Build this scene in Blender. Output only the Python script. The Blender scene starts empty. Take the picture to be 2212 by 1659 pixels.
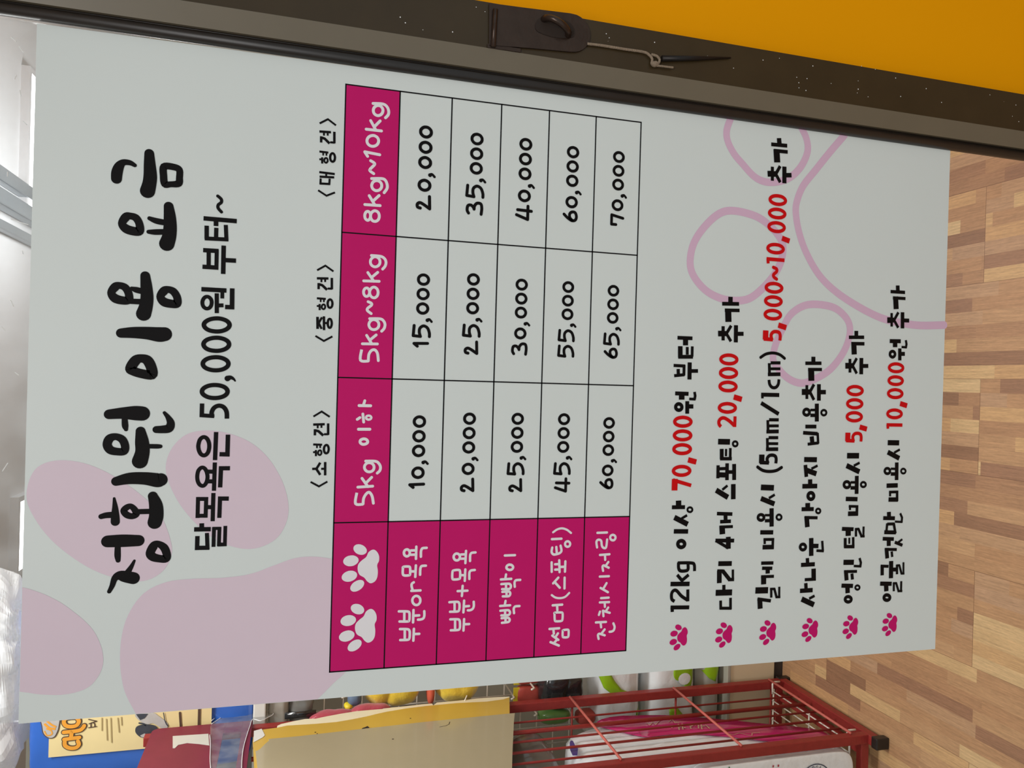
import bpy, bmesh, math, random
from mathutils import Vector, Matrix, noise

# ------------------------------------------------------------------ camera, world, lights, exposure
scene = bpy.context.scene
COL = scene.collection
random.seed(7)

cam_data = bpy.data.cameras.new('camera')
cam_data.sensor_fit = 'HORIZONTAL'
cam_data.sensor_width = 36.0
cam_data.lens = 1661.0 / 2212.0 * 36.0
cam_data.clip_start = 0.02
camera = bpy.data.objects.new('camera', cam_data)
COL.objects.link(camera)
# phone held upside on its side: picture left is up in the room
RIGHT = Vector((0.999587, 0.010935, 0.026581)); UP = Vector((-0.028545, 0.269517, 0.962573)); BACK = Vector((0.003362, -0.962934, 0.269717))
cx_axis = -UP; cy_axis = RIGHT
camera.matrix_world = Matrix(((cx_axis.x, cy_axis.x, BACK.x, 0.30559),
                              (cx_axis.y, cy_axis.y, BACK.y, -0.74594),
                              (cx_axis.z, cy_axis.z, BACK.z, 1.40383),
                              (0, 0, 0, 1)))
scene.camera = camera

world = bpy.data.worlds.new('room_light')
scene.world = world
world.use_nodes = True
bgn = world.node_tree.nodes['Background']
bgn.inputs[0].default_value = (0.86, 0.96, 1.0, 1)
bgn.inputs[1].default_value = 0.56

def area_lamp(name, loc, rot, sx, sy, power, color=(1, 1, 1)):
    d = bpy.data.lights.new(name, 'AREA')
    d.shape = 'RECTANGLE'; d.size = sx; d.size_y = sy
    d.energy = power; d.color = color
    o = bpy.data.objects.new(name, d); COL.objects.link(o)
    o.location = loc; o.rotation_euler = rot
    return o
# ceiling lamp in front of the board, and unseen fill added behind it
area_lamp('ceiling_light_front', (0.25, -1.55, 2.37), (math.radians(0), 0, 0), 1.2, 0.3, 24.5, (1, .99, .98))
area_lamp('shop_fill_light', (0.25, 0.75, 2.36), (0, 0, 0), 1.2, 0.3, 25, (1, .99, .97))  # unseen fill added to brighten the fronts of the goods
pd = bpy.data.lights.new('ceiling_fill_light', 'POINT'); pd.energy = 14; pd.shadow_soft_size = .12; pd.color = (.97, .99, 1)  # added fill light hidden behind the board, brightens the ceiling
po = bpy.data.objects.new('ceiling_fill_light', pd); COL.objects.link(po); po.location = (.9, 2.3, 1.95)

scene.view_settings.view_transform = 'Standard'
scene.view_settings.look = 'None'
scene.view_settings.exposure = 0.0
scene.view_settings.gamma = 1.0
scene.view_settings.use_curve_mapping = False
scene.cycles.use_denoising = True

# ------------------------------------------------------------------ helpers
def lin(c):
    return tuple(((v / 255) / 12.92 if v / 255 <= .04045 else ((v / 255 + .055) / 1.055) ** 2.4) for v in c) + (1,)

def mat(name, rgb, rough=.5, metal=0, spec=.5, coat=0, var=.06, scale=40, bump=0, bscale=80, alpha=1, trans=0, emit=0, fabric=0):
    m = bpy.data.materials.new(name); m.use_nodes = True
    nt = m.node_tree; b = nt.nodes['Principled BSDF']
    b.inputs['Base Color'].default_value = lin(rgb)
    b.inputs['Roughness'].default_value = rough
    b.inputs['Metallic'].default_value = metal
    b.inputs['Specular IOR Level'].default_value = spec
    b.inputs['Coat Weight'].default_value = coat
    b.inputs['Coat Roughness'].default_value = .08
    b.inputs['Alpha'].default_value = alpha
    b.inputs['Transmission Weight'].default_value = trans
    if fabric: b.inputs['Sheen Weight'].default_value = fabric
    tc = nt.nodes.new('ShaderNodeTexCoord')
    if var:
        n = nt.nodes.new('ShaderNodeTexNoise'); n.inputs['Scale'].default_value = scale; n.inputs['Detail'].default_value = 4
        nt.links.new(tc.outputs['Object'], n.inputs['Vector'])
        r = nt.nodes.new('ShaderNodeMapRange'); r.inputs['To Min'].default_value = 1 - var; r.inputs['To Max'].default_value = 1 + var
        nt.links.new(n.outputs['Fac'], r.inputs['Value'])
        mx = nt.nodes.new('ShaderNodeVectorMath'); mx.operation = 'SCALE'
        mx.inputs[0].default_value = lin(rgb)[:3]
        nt.links.new(r.outputs['Result'], mx.inputs['Scale'])
        nt.links.new(mx.outputs['Vector'], b.inputs['Base Color'])
    if bump:
        n2 = nt.nodes.new('ShaderNodeTexNoise'); n2.inputs['Scale'].default_value = bscale; n2.inputs['Detail'].default_value = 3
        nt.links.new(tc.outputs['Object'], n2.inputs['Vector'])
        bp = nt.nodes.new('ShaderNodeBump'); bp.inputs['Strength'].default_value = bump; bp.inputs['Distance'].default_value = .004
        nt.links.new(n2.outputs['Fac'], bp.inputs['Height'])
        nt.links.new(bp.outputs['Normal'], b.inputs['Normal'])
    if emit:
        b.inputs['Emission Color'].default_value = lin(rgb); b.inputs['Emission Strength'].default_value = emit
    return m

def obj(name, bm, m, parent=None, smooth=False):
    me = bpy.data.meshes.new(name)
    bm.normal_update()
    bm.to_mesh(me); bm.free()
    if m is not None: me.materials.append(m)
    if smooth:
        for p in me.polygons: p.use_smooth = True
    o = bpy.data.objects.new(name, me); COL.objects.link(o)
    if parent is not None: o.parent = parent
    return o

def tag(o, label, cat, group=None, kind=None):
    if label: o['label'] = label
    if cat: o['category'] = cat
    if group: o['group'] = group
    if kind: o['kind'] = kind
    return o

def thing(name, loc, label, cat, group=None, kind=None):
    o = bpy.data.objects.new(name, None); COL.objects.link(o)
    o.empty_display_size = .05
    o.location = loc
    return tag(o, label, cat, group, kind)

def rel(bm, root):
    bmesh.ops.translate(bm, verts=bm.verts, vec=-Vector(root.location)); return bm

def add_box(bm, x0, x1, y0, y1, z0, z1, bev=0):
    r = bmesh.ops.create_cube(bm, size=1)
    for v in r['verts']:
        v.co = Vector((x0 + (v.co.x + .5) * (x1 - x0), y0 + (v.co.y + .5) * (y1 - y0), z0 + (v.co.z + .5) * (z1 - z0)))
    if bev:
        es = list({e for v in r['verts'] for e in v.link_edges})
        bmesh.ops.bevel(bm, geom=es, offset=bev, segments=2, affect='EDGES', profile=.6)
    return bm

def box(*a, bev=0): return add_box(bmesh.new(), *a, bev=bev)

def add_tube(bm, pts, r, seg=8, closed=False):
    pts = [Vector(p) for p in pts]; n = len(pts); rings = []
    up = None
    for i, p in enumerate(pts):
        if closed: d = pts[(i + 1) % n] - pts[i - 1]
        else: d = pts[min(i + 1, n - 1)] - pts[max(i - 1, 0)]
        d.normalize()
        if up is None:
            up = Vector((0, 0, 1)) if abs(d.z) < .9 else Vector((1, 0, 0))
        a = d.cross(up); a.normalize(); b = a.cross(d); up = b
        rr = r[i] if isinstance(r, (list, tuple)) else r
        rings.append([bm.verts.new(p + a * (rr * math.cos(2 * math.pi * k / seg)) + b * (rr * math.sin(2 * math.pi * k / seg))) for k in range(seg)])
    m = n if closed else n - 1
    for i in range(m):
        A, B = rings[i], rings[(i + 1) % n]
        for k in range(seg):
            bm.faces.new((A[k], A[(k + 1) % seg], B[(k + 1) % seg], B[k]))
    if not closed:
        bm.faces.new(rings[0][::-1]); bm.faces.new(rings[-1])
    return bm

def tube(pts, r, seg=8, closed=False): return add_tube(bmesh.new(), pts, r, seg, closed)

def catmull(P, closed=False, k=5):
    n = len(P); out = []
    rng = n if closed else n - 1
    for i in range(rng):
        p0 = P[(i - 1) % n] if closed or i > 0 else P[i]
        p1 = P[i]; p2 = P[(i + 1) % n]
        p3 = P[(i + 2) % n] if closed or i + 2 < n else P[(i + 1) % n]
        for j in range(k):
            t = j / k
            out.append(tuple(.5 * (2 * b + (c - a) * t + (2 * a - 5 * b + 4 * c - d) * t * t + (3 * b - a - 3 * c + d) * t ** 3)
                             for a, b, c, d in zip(p0, p1, p2, p3)))
    if not closed: out.append(tuple(P[-1]))
    return out

def add_disc(bm, f, x, y, r, n=14):
    bm.faces.new([bm.verts.new(f(x + r * math.cos(2 * math.pi * i / n), y + r * math.sin(2 * math.pi * i / n))) for i in range(n)])

def add_ribbon(bm, f, P, closed=False, disc=False):
    """a pen stroke of varying half width on a surface; f maps (x, y) to a point"""
    n = len(P); L = []
    for i, (x, y, w) in enumerate(P):
        def dirn(a, b):
            dx, dy = b[0] - a[0], b[1] - a[1]; l = math.hypot(dx, dy) or 1; return dx / l, dy / l
        d1 = dirn(P[i - 1], P[i]) if (i > 0 or closed) else None
        d2 = dirn(P[i], P[(i + 1) % n]) if (i < n - 1 or closed) else None
        if d1 is None: d1 = d2
        if d2 is None: d2 = d1
        nx, ny = -(d1[1] + d2[1]), d1[0] + d2[0]; l = math.hypot(nx, ny) or 1
        nx, ny = nx / l, ny / l
        c = max(.55, nx * -d1[1] + ny * d1[0])
        nx, ny = nx / c, ny / c
        L.append((bm.verts.new(f(x + nx * w, y + ny * w)), bm.verts.new(f(x - nx * w, y - ny * w))))
    for i in range(n if closed else n - 1):
        a, b = L[i], L[(i + 1) % n]
        bm.faces.new((a[0], a[1], b[1], b[0]))
    if disc and not closed:
        for e, o, (va, vb) in ((P[0], P[1], L[0]), (P[-1], P[-2], L[-1])):
            ang = math.atan2(e[1] - o[1], e[0] - o[0])
            left = va if e is P[-1] else vb
            right = vb if e is P[-1] else va
            arc = [bm.verts.new(f(e[0] + e[2] * math.cos(ang + math.pi / 2 - math.pi * k / 10), e[1] + e[2] * math.sin(ang + math.pi / 2 - math.pi * k / 10))) for k in range(1, 10)]
            bm.faces.new([left] + arc + [right])

def add_fill(bm, f, P, cuts=0):
    t = bmesh.new()
    fc = t.faces.new([t.verts.new((p[0], p[1], 0)) for p in P])
    fc.normal_update(); bmesh.ops.triangulate(t, faces=[fc])
    if cuts: bmesh.ops.subdivide_edges(t, edges=t.edges[:], cuts=cuts, use_grid_fill=True)
    vm = {v: bm.verts.new(Vector(f(v.co.x, v.co.y))) for v in t.verts}
    for q in t.faces: bm.faces.new([vm[v] for v in q.verts])
    t.free()

def add_slab(bm, P, place, t0, t1):
    """outline P extruded between depths t0 and t1; place(a, b, t) gives the point"""
    A = [bm.verts.new(place(a, b, t0)) for a, b in P]; B = [bm.verts.new(place(a, b, t1)) for a, b in P]
    f1 = bm.faces.new(A); f2 = bm.faces.new(B[::-1])
    n = len(P)
    for i in range(n): bm.faces.new((A[i], B[i], B[(i + 1) % n], A[(i + 1) % n]))
    f1.normal_update(); f2.normal_update(); bmesh.ops.triangulate(bm, faces=[f1, f2])
    bmesh.ops.recalc_face_normals(bm, faces=bm.faces)

def add_blob(bm, c, h, p=2.5, amp=0, fr=8, seg=48, ring=30, seed=0, zflat=None):
    """superellipsoid with crumples"""
    c = Vector(c); h = Vector(h)
    def sg(v, e): return math.copysign(abs(v) ** e, v)
    e = 2 / p; rows = []
    for i in range(ring + 1):
        ph = -math.pi / 2 + math.pi * i / ring; row = []
        for j in range(seg):
            th = 2 * math.pi * j / seg
            q = Vector((sg(math.cos(ph), e) * sg(math.cos(th), e) * h.x, sg(math.cos(ph), e) * sg(math.sin(th), e) * h.y, sg(math.sin(ph), e) * h.z))
            if amp:
                d = noise.noise(q * fr + Vector((seed, seed * .7, 0))) + .5 * noise.noise(q * fr * 2.7 + Vector((0, seed, 3)))
                q += q.normalized() * d * amp
            row.append(bm.verts.new(c + q))
        rows.append(row)
    for i in range(ring):
        for j in range(seg):
            bm.faces.new((rows[i][j], rows[i][(j + 1) % seg], rows[i + 1][(j + 1) % seg], rows[i + 1][j]))
    bmesh.ops.remove_doubles(bm, verts=rows[0] + rows[-1], dist=1e-5)
    return bm

def blob(*a, **k): return add_blob(bmesh.new(), *a, **k)

INK = {
'title': """r 473.5,900.8,4.33 479.2,900.5,4.53 484.8,898.8,3.94 488.4,895.5,2.76 488.6,890.4,2.28 486.8,886.5,1.68
r 498.4,875,3.99 488.8,874.4,4.8 479,873.7,5.49 472,874.2,5.69 465.1,875.6,6.18
o 488,862.7,3.06 488.6,855.3,2.96 486.6,850.1,2.86 479.8,849.7,2.86 474.3,850.4,3.08 472.9,856.8,2.62 472.7,861.6,3.06 480,862.9,3.06
o 434.8,895.4,3.21 440.7,892.4,3.65 441.8,888.8,3.01 440.4,884.3,3.24 435.2,881.4,3.24 429.3,881.3,3.67 428.7,885.8,3.88 430.4,892.1,3.86
r 441.1,873.4,1.8 439.3,867.9,2.6 438.4,861,2.61
r 429.1,873.8,1.8 429.3,868.6,2.5 430.1,861.2,2.51
r 453.1,858,4.03 443.7,856.8,5.04 433.8,856.3,5.55 425.7,857,5.85 419.6,858.7,6.35
o 373.4,902.5,3.19 378.7,899.5,3.63 380.1,896,3 378.5,891.5,3.21 373.3,888.6,3.23 367.9,888.5,3.44 367.1,893.3,3.65 368.7,899.5,3.84
r 378.1,886.2,1.68 377.1,882.7,2.58 376.1,877.7,2.59
r 366.7,886.5,2.37 366.8,878.8,2.49
r 389.9,875.6,3.99 380.8,874.5,4.79 370.9,873.7,5.29 362.9,874.4,5.6 356.2,876.1,6.18
o 372.3,862.8,3.27 377.5,859.9,3.72 378.9,856.3,3.07 377.3,852.1,3.29 372.3,849,3.29 366.8,848.9,3.52 366.3,853.2,3.73 367.7,859.7,3.93
r 338.3,893.8,4.13 339.2,884.3,4.92 339.2,873.1,5.58 338.4,863.2,6.54 338.9,858.6,6.25
o 307.7,885.4,4.34 314.6,881.6,4.35 316.6,877,3.69 314.8,871.8,4.38 308,868.4,4.39 302.4,868.2,4.22 303.1,876.4,4.02 305.2,883.2,4.01
r 266.6,901.6,4.26 267.8,891,5.06 268,881.2,6.32 267.7,875,6.35
r 263.7,889.2,2.3 256.8,888.6,2.61 253.5,887.8,1.69
o 239.9,902.5,3.64 245.2,900.8,3.64 247,896,2.99 244.6,890.7,3.33 238.8,888.2,3.34 234.2,889,3.33 233.8,894.3,3.33 235.3,899.9,3.65
r 252,876,4.02 243.1,874.7,5.58 233.9,874,5.89 225.4,875.9,6.5
r 238.7,869.2,2.02 238.6,862.1,2.03 238.6,859.5,1.72
r 268.7,856.9,1.41 264.7,853.8,2.19 259.6,851.5,3.3 254.9,852.8,3.76 253.8,858.2,3.44 253.6,863.2,3.12
r 207.6,894.6,3.98 210.1,884,5.08 210,871.3,5.59 208.4,861.4,6.25 208.8,858.5,5.79
r 194.2,864.6,4.05 186,861.9,5.62 176.7,861.3,5.94 170.8,862.4,5.93
r 180.5,876.2,2.32 180.6,867.8,2.33 180.6,864.9,2.34
o 181.5,887.9,2.67 184.5,885.4,2.68 185.4,882.2,2.35 182.4,879.1,2.68 178.5,877.7,2.85 176.6,881,2.68 177.9,885.3,2.84
r 192.6,895.8,1.07 185,894.9,2.3 177.3,894.6,3.37 172,894.4,3.68
r 176.8,905.7,2.28 177.8,901.9,2.59 178.1,896.4,2.75
r 154.8,900.1,5.2 155,888.2,5.54 154.8,875.3,4.96
r 148.9,891.9,2.46 142.1,891.8,2.61 137.8,891.3,2
o 143.5,865.4,3.73 149.9,862.5,3.73 151.2,858.8,2.88 147.8,854.1,3.41 141.5,851.7,3.41 137.9,852.5,3.41 138.1,857.5,3.4 139.9,863.2,3.73
r 137,878.2,1.08 131.7,880.6,1.86 125.7,884,2.77
r 121.5,878.6,5.26 123.1,884.6,5.09 124.1,889.9,4.15 121.9,893.6,2.76 115.4,895.6,2.14 110.5,897.8,1.68""",
'subtitle': """r 466.1,817.2,1.36 463.5,814.2,1.36 460.6,814.1,1.36 458.2,816.5,1.36 455.2,816.6,1.36 451.9,813.7,1.36
b 444.9,828.7,1.99 444.7,800.4,2.02
b 444.1,818.1,1.97 438.8,818,1.97
b 438.5,825.9,1.85 426.5,825.6,1.85
b 437.2,817.7,1.79 427.8,817.7,1.79
b 440.5,809.7,1.73 427.1,808.8,1.73 426,808.8,1.73
b 426.9,827.3,1.78 427.4,807.2,1.8
b 416.2,828.3,1.96 416.3,815.2,1.97
b 401.2,828.5,1.96 401.2,815,1.97
b 415.3,823.6,1.78 401.9,823.3,1.78
b 417.2,816.8,1.72 399.9,816.7,1.72
b 421.6,811,1.93 395.8,810.8,1.93
b 408.5,809.5,2.01 408.6,800.1,2.02
b 380.9,828.9,1.99 380.9,807.6,2.01
b 379.6,811.1,1.61 373.5,811,1.61
b 383.2,802.7,1.99 364.1,802.4,1.99
b 366,800.6,2.02 365.9,808.4,2.01
b 377.9,815.8,1.79 359.9,815.3,1.79
b 367,814.5,1.79 367.3,809.8,1.79
c 369.2,819.9,1.64 367.3,820.1,1.64 365.7,820.7,1.64 364.4,821.7,1.64 363.7,823,1.63 363.6,824.4,1.63 364.2,825.7,1.63 365.3,826.8,1.63 366.9,827.5,1.63 368.8,827.8,1.63 370.6,827.6,1.63 372.3,826.9,1.63 373.6,825.9,1.63 374.3,824.7,1.63 374.4,823.3,1.63 373.8,822,1.64 372.7,820.9,1.64 371.1,820.1,1.64
c 349.7,804.1,1.94 347.6,804.8,1.94 345.8,806.6,1.94 344.3,809.5,1.93 343.4,813,1.93 343.3,816.8,1.93 343.8,820.4,1.92 345,823.3,1.92 346.7,825.2,1.92 348.7,826,1.92 350.8,825.4,1.92 352.6,823.5,1.92 354.1,820.7,1.92 355,817.1,1.93 355.2,813.3,1.93 354.6,809.8,1.93 353.4,806.8,1.94 351.7,804.9,1.94
c 332,804.1,1.94 330,804.7,1.94 328.1,806.6,1.94 326.7,809.4,1.93 325.8,813,1.93 325.7,816.8,1.93 326.2,820.4,1.92 327.4,823.3,1.92 329.2,825.2,1.92 331.2,825.9,1.92 333.2,825.3,1.92 335.1,823.5,1.92 336.5,820.6,1.92 337.4,817.1,1.93 337.6,813.3,1.93 337,809.7,1.93 335.8,806.8,1.94 334.1,804.8,1.94
c 314.3,804.2,1.94 312.2,804.8,1.94 310.4,806.6,1.94 308.9,809.5,1.93 308.1,813.1,1.93 308,816.9,1.93 308.6,820.4,1.92 309.8,823.4,1.92 311.5,825.3,1.92 313.6,826,1.92 315.6,825.4,1.92 317.5,823.5,1.92 318.9,820.7,1.92 319.7,817.2,1.93 319.9,813.4,1.93 319.3,809.8,1.93 318,806.8,1.94 316.3,804.9,1.94
c 289,804.3,1.94 286.9,804.9,1.94 285.1,806.7,1.94 283.7,809.6,1.93 282.9,813.2,1.93 282.8,817,1.93 283.4,820.5,1.92 284.7,823.4,1.92 286.4,825.4,1.92 288.4,826.1,1.92 290.5,825.5,1.92 292.3,823.6,1.92 293.7,820.8,1.92 294.5,817.3,1.93 294.6,813.5,1.93 294,809.9,1.93 292.8,806.9,1.94 291,805,1.94
r 300.9,804.6,2.59 301.8,802,1.8 300.6,799.5,1.15 298.8,798,0.66
b 277.6,825.7,1.85 265.2,825.7,1.85
b 267,827.2,1.78 266.3,815.1,1.79
s 265.5,816.7,1.93 269.6,817.4,1.93 273.9,815.4,1.93 275.9,811.5,1.93 274.7,807.4,1.94 270.5,804.7,1.94 264.2,804.2,1.94
c 238.9,818.6,1.79 236.1,818.8,1.79 233.5,819.5,1.79 231.7,820.7,1.79 230.7,822.2,1.78 230.7,823.8,1.78 231.7,825.4,1.78 233.5,826.6,1.78 236,827.5,1.78 238.9,827.9,1.78 241.7,827.6,1.78 244.3,826.9,1.78 246.1,825.7,1.78 247.1,824.2,1.78 247.1,822.6,1.78 246.2,821.1,1.79 244.3,819.8,1.79 241.8,818.9,1.79
c 211.3,819.4,1.72 208.4,819.6,1.72 205.9,820.3,1.72 204,821.4,1.72 203,822.8,1.72 203.1,824.3,1.71 204.1,825.8,1.71 205.9,827,1.71 208.4,827.8,1.71 211.3,828.1,1.71 214.2,827.9,1.71 216.7,827.3,1.71 218.5,826.1,1.71 219.5,824.8,1.71 219.5,823.2,1.71 218.5,821.8,1.72 216.6,820.6,1.72 214.1,819.8,1.72
b 251.9,813.1,1.86 226.3,813.4,1.86
b 249.6,802.9,1.94 229.6,802.9,1.94
b 231.5,801.2,1.99 231.7,809.7,1.98
b 215.9,819.6,1.86 215.8,814.6,1.86
b 207,819.4,1.86 207,814.7,1.86
b 224.2,813.5,1.79 198.4,813.6,1.79
b 218.9,809.9,1.93 218.9,800.4,1.96
b 220.6,808.1,1.87 201.4,808.4,1.87
b 191.2,828.4,1.78 191,818.5,1.79
b 192.8,820,1.72 174,820.1,1.72
b 175.9,828.5,1.78 175.8,818.6,1.79
b 192.9,826.9,1.71 173.9,826.9,1.71
b 183.6,818.4,1.86 183.5,815.1,1.86
b 196.4,814,1.79 170.7,814,1.79
b 191.3,810,1.94 191.1,800.7,1.96
b 193,808.2,1.8 173.6,808.4,1.8
b 163.6,829.5,1.99 163.5,815.4,2.01
b 169,823.2,2 164.5,823.1,2
b 157.5,826.6,1.85 144.8,826.6,1.85
b 146.8,828.1,1.92 146.6,816.3,1.93
b 160.1,818.6,1.72 144.8,817.7,1.72
b 165.3,812.7,1.65 147.3,812.7,1.65
b 164.1,814,1.44 164,806.5,1.45
b 165.2,808,1.65 147.7,808.1,1.65
b 149.2,809.2,1.73 149.3,801.5,1.74
b 166.2,803,1.59 147.6,803,1.59""",
'caption_large': """b 542.3,729.5,0.87 547.1,722.1,0.88 542.2,714.6,0.88
b 534.7,729.5,1.1 535.2,719,1.1
b 534.5,725.4,0.83 531.3,725.3,0.83
b 534.9,722,0.83 531.7,721.9,0.83
b 524.6,727.7,1.1 530.4,727.8,1.1
b 529.3,727.5,1.2 528.5,724.5,1.2 524.5,720,1.22
b 525.7,719.4,0.99 525.8,715.3,0.99
b 536,715.9,1.11 525.2,715.6,1.11
b 508.7,728.9,0.87 508.9,726.8,0.87
b 510.8,726.4,0.93 505,726.2,0.93
b 516,729,0.99 515.8,720.9,0.99
b 515.6,725.6,0.71 512.6,725.5,0.71
b 515.6,722.6,0.72 512.7,722.6,0.72
c 508.5,721.3,0.83 507.7,721.3,0.83 507,721.6,0.83 506.5,722,0.83 506.1,722.5,0.83 506.1,723,0.83 506.3,723.5,0.83 506.8,724,0.83 507.4,724.3,0.83 508.2,724.4,0.83 509,724.3,0.83 509.7,724,0.83 510.2,723.6,0.83 510.5,723.1,0.83 510.6,722.6,0.83 510.4,722.1,0.83 509.9,721.7,0.83 509.3,721.4,0.83
c 511.8,714.7,1.05 510.5,714.8,1.05 509.2,715.1,1.05 508.3,715.7,1.05 507.8,716.4,1.05 507.7,717.2,1.05 508.1,717.9,1.05 508.9,718.5,1.05 510,718.9,1.05 511.4,719.1,1.05 512.8,719,1.05 514,718.7,1.05 514.9,718.1,1.05 515.5,717.4,1.05 515.6,716.6,1.05 515.2,715.9,1.05 514.3,715.3,1.05 513.2,714.9,1.05
b 496.7,728.6,1.04 496.3,714.5,1.05
b 492.5,728.2,1.04 493.1,714.9,1.05
b 496.9,722.3,0.83 492.5,722.2,0.83
b 490.9,727.2,0.93 485.7,727.3,0.93
b 486.1,728.2,1.04 486.5,718.4,1.05
b 491.5,719,0.93 486,719.2,0.93
b 479.6,729.2,0.87 475.2,721.5,0.88 479,713.8,0.88""",
'caption_medium': """b 404.7,728.1,0.87 409.5,720.7,0.88 404.6,713.2,0.88
b 397.1,728.1,1.1 397.6,717.6,1.1
b 396.9,724,0.83 393.7,723.9,0.83
b 397.3,720.6,0.83 394.1,720.5,0.83
b 387,726.3,1.1 392.8,726.4,1.1
b 391.7,726.1,1.2 390.9,723.1,1.2 386.9,718.6,1.22
b 388.1,718,0.99 388.2,713.9,0.99
b 398.4,714.5,1.11 387.6,714.2,1.11
b 371.1,727.5,0.87 371.3,725.4,0.87
b 373.2,725,0.93 367.4,724.8,0.93
b 378.4,727.6,0.99 378.2,719.5,0.99
b 378,724.2,0.71 375,724.1,0.71
b 378,721.2,0.72 375.1,721.2,0.72
c 370.9,719.9,0.83 370.1,719.9,0.83 369.4,720.2,0.83 368.9,720.6,0.83 368.5,721.1,0.83 368.5,721.6,0.83 368.7,722.1,0.83 369.2,722.6,0.83 369.8,722.9,0.83 370.6,723,0.83 371.4,722.9,0.83 372.1,722.6,0.83 372.6,722.2,0.83 372.9,721.7,0.83 373,721.2,0.83 372.8,720.7,0.83 372.3,720.3,0.83 371.7,720,0.83
c 374.2,713.3,1.05 372.9,713.4,1.05 371.6,713.7,1.05 370.7,714.3,1.05 370.2,715,1.05 370.1,715.8,1.05 370.5,716.5,1.05 371.3,717.1,1.05 372.4,717.5,1.05 373.8,717.7,1.05 375.2,717.6,1.05 376.4,717.3,1.05 377.3,716.7,1.05 377.9,716,1.05 378,715.2,1.05 377.6,714.5,1.05 376.7,713.9,1.05 375.6,713.5,1.05
b 361,726.6,1.2 349.7,726.2,1.2
b 355.2,725.4,0.99 360.8,722.5,0.99
b 355.2,725.4,0.99 349.9,722.5,0.99
b 361.8,720.8,1.1 348.8,720.3,1.1
b 355.5,720.3,0.99 355.6,716.9,0.99
b 343,728,0.87 338.6,720.2,0.88 343.2,712.5,0.88
c 355.5,713.4,1.05 354.1,713.5,1.05 352.8,713.8,1.05 351.8,714.2,1.05 351.3,714.8,1.05 351.2,715.5,1.05 351.7,716.1,1.05 352.6,716.6,1.05 353.9,717,1.05 355.3,717.1,1.05 356.8,717,1.05 358.1,716.8,1.05 359.1,716.3,1.05 359.6,715.7,1.05 359.6,715.1,1.05 359.2,714.4,1.05 358.2,713.9,1.05 357,713.6,1.05""",
'caption_small': """b 267.3,727.8,0.87 272.1,720.4,0.88 267.2,712.9,0.88
b 259.7,727.8,1.1 260.2,717.3,1.1
b 259.5,723.7,0.83 256.3,723.6,0.83
b 259.9,720.3,0.83 256.7,720.2,0.83
b 249.6,726,1.1 255.4,726.1,1.1
b 254.3,725.8,1.2 253.5,722.8,1.2 249.5,718.3,1.22
b 250.7,717.7,0.99 250.8,713.6,0.99
b 261,714.2,1.11 250.2,713.9,1.11
b 233.7,727.2,0.87 233.9,725.1,0.87
b 235.8,724.7,0.93 230,724.5,0.93
b 241,727.3,0.99 240.8,719.2,0.99
b 240.6,723.9,0.71 237.6,723.8,0.71
b 240.6,720.9,0.72 237.7,720.9,0.72
c 233.5,719.6,0.83 232.7,719.6,0.83 232,719.9,0.83 231.5,720.3,0.83 231.1,720.8,0.83 231.1,721.3,0.83 231.3,721.8,0.83 231.8,722.3,0.83 232.4,722.6,0.83 233.2,722.7,0.83 234,722.6,0.83 234.7,722.3,0.83 235.2,721.9,0.83 235.5,721.4,0.83 235.6,720.9,0.83 235.4,720.4,0.83 234.9,720,0.83 234.3,719.7,0.83
c 236.8,713,1.05 235.5,713.1,1.05 234.2,713.4,1.05 233.3,714,1.05 232.8,714.7,1.05 232.7,715.5,1.05 233.1,716.2,1.05 233.9,716.8,1.05 235,717.2,1.05 236.4,717.4,1.05 237.8,717.3,1.05 239,717,1.05 239.9,716.4,1.05 240.5,715.7,1.05 240.6,714.9,1.05 240.2,714.2,1.05 239.3,713.6,1.05 238.2,713.2,1.05
b 218,727.6,1.1 218.2,723.7,1.1 223.9,720.4,1.1
b 218.2,724,1.1 212.4,720.1,1.1
b 218.1,719.4,0.99 218.1,716.2,0.99
b 224.5,715.9,1.11 211.9,715.6,1.11
b 205.8,728.7,0.87 201.5,721,0.88 206,713.4,0.88""",
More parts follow.
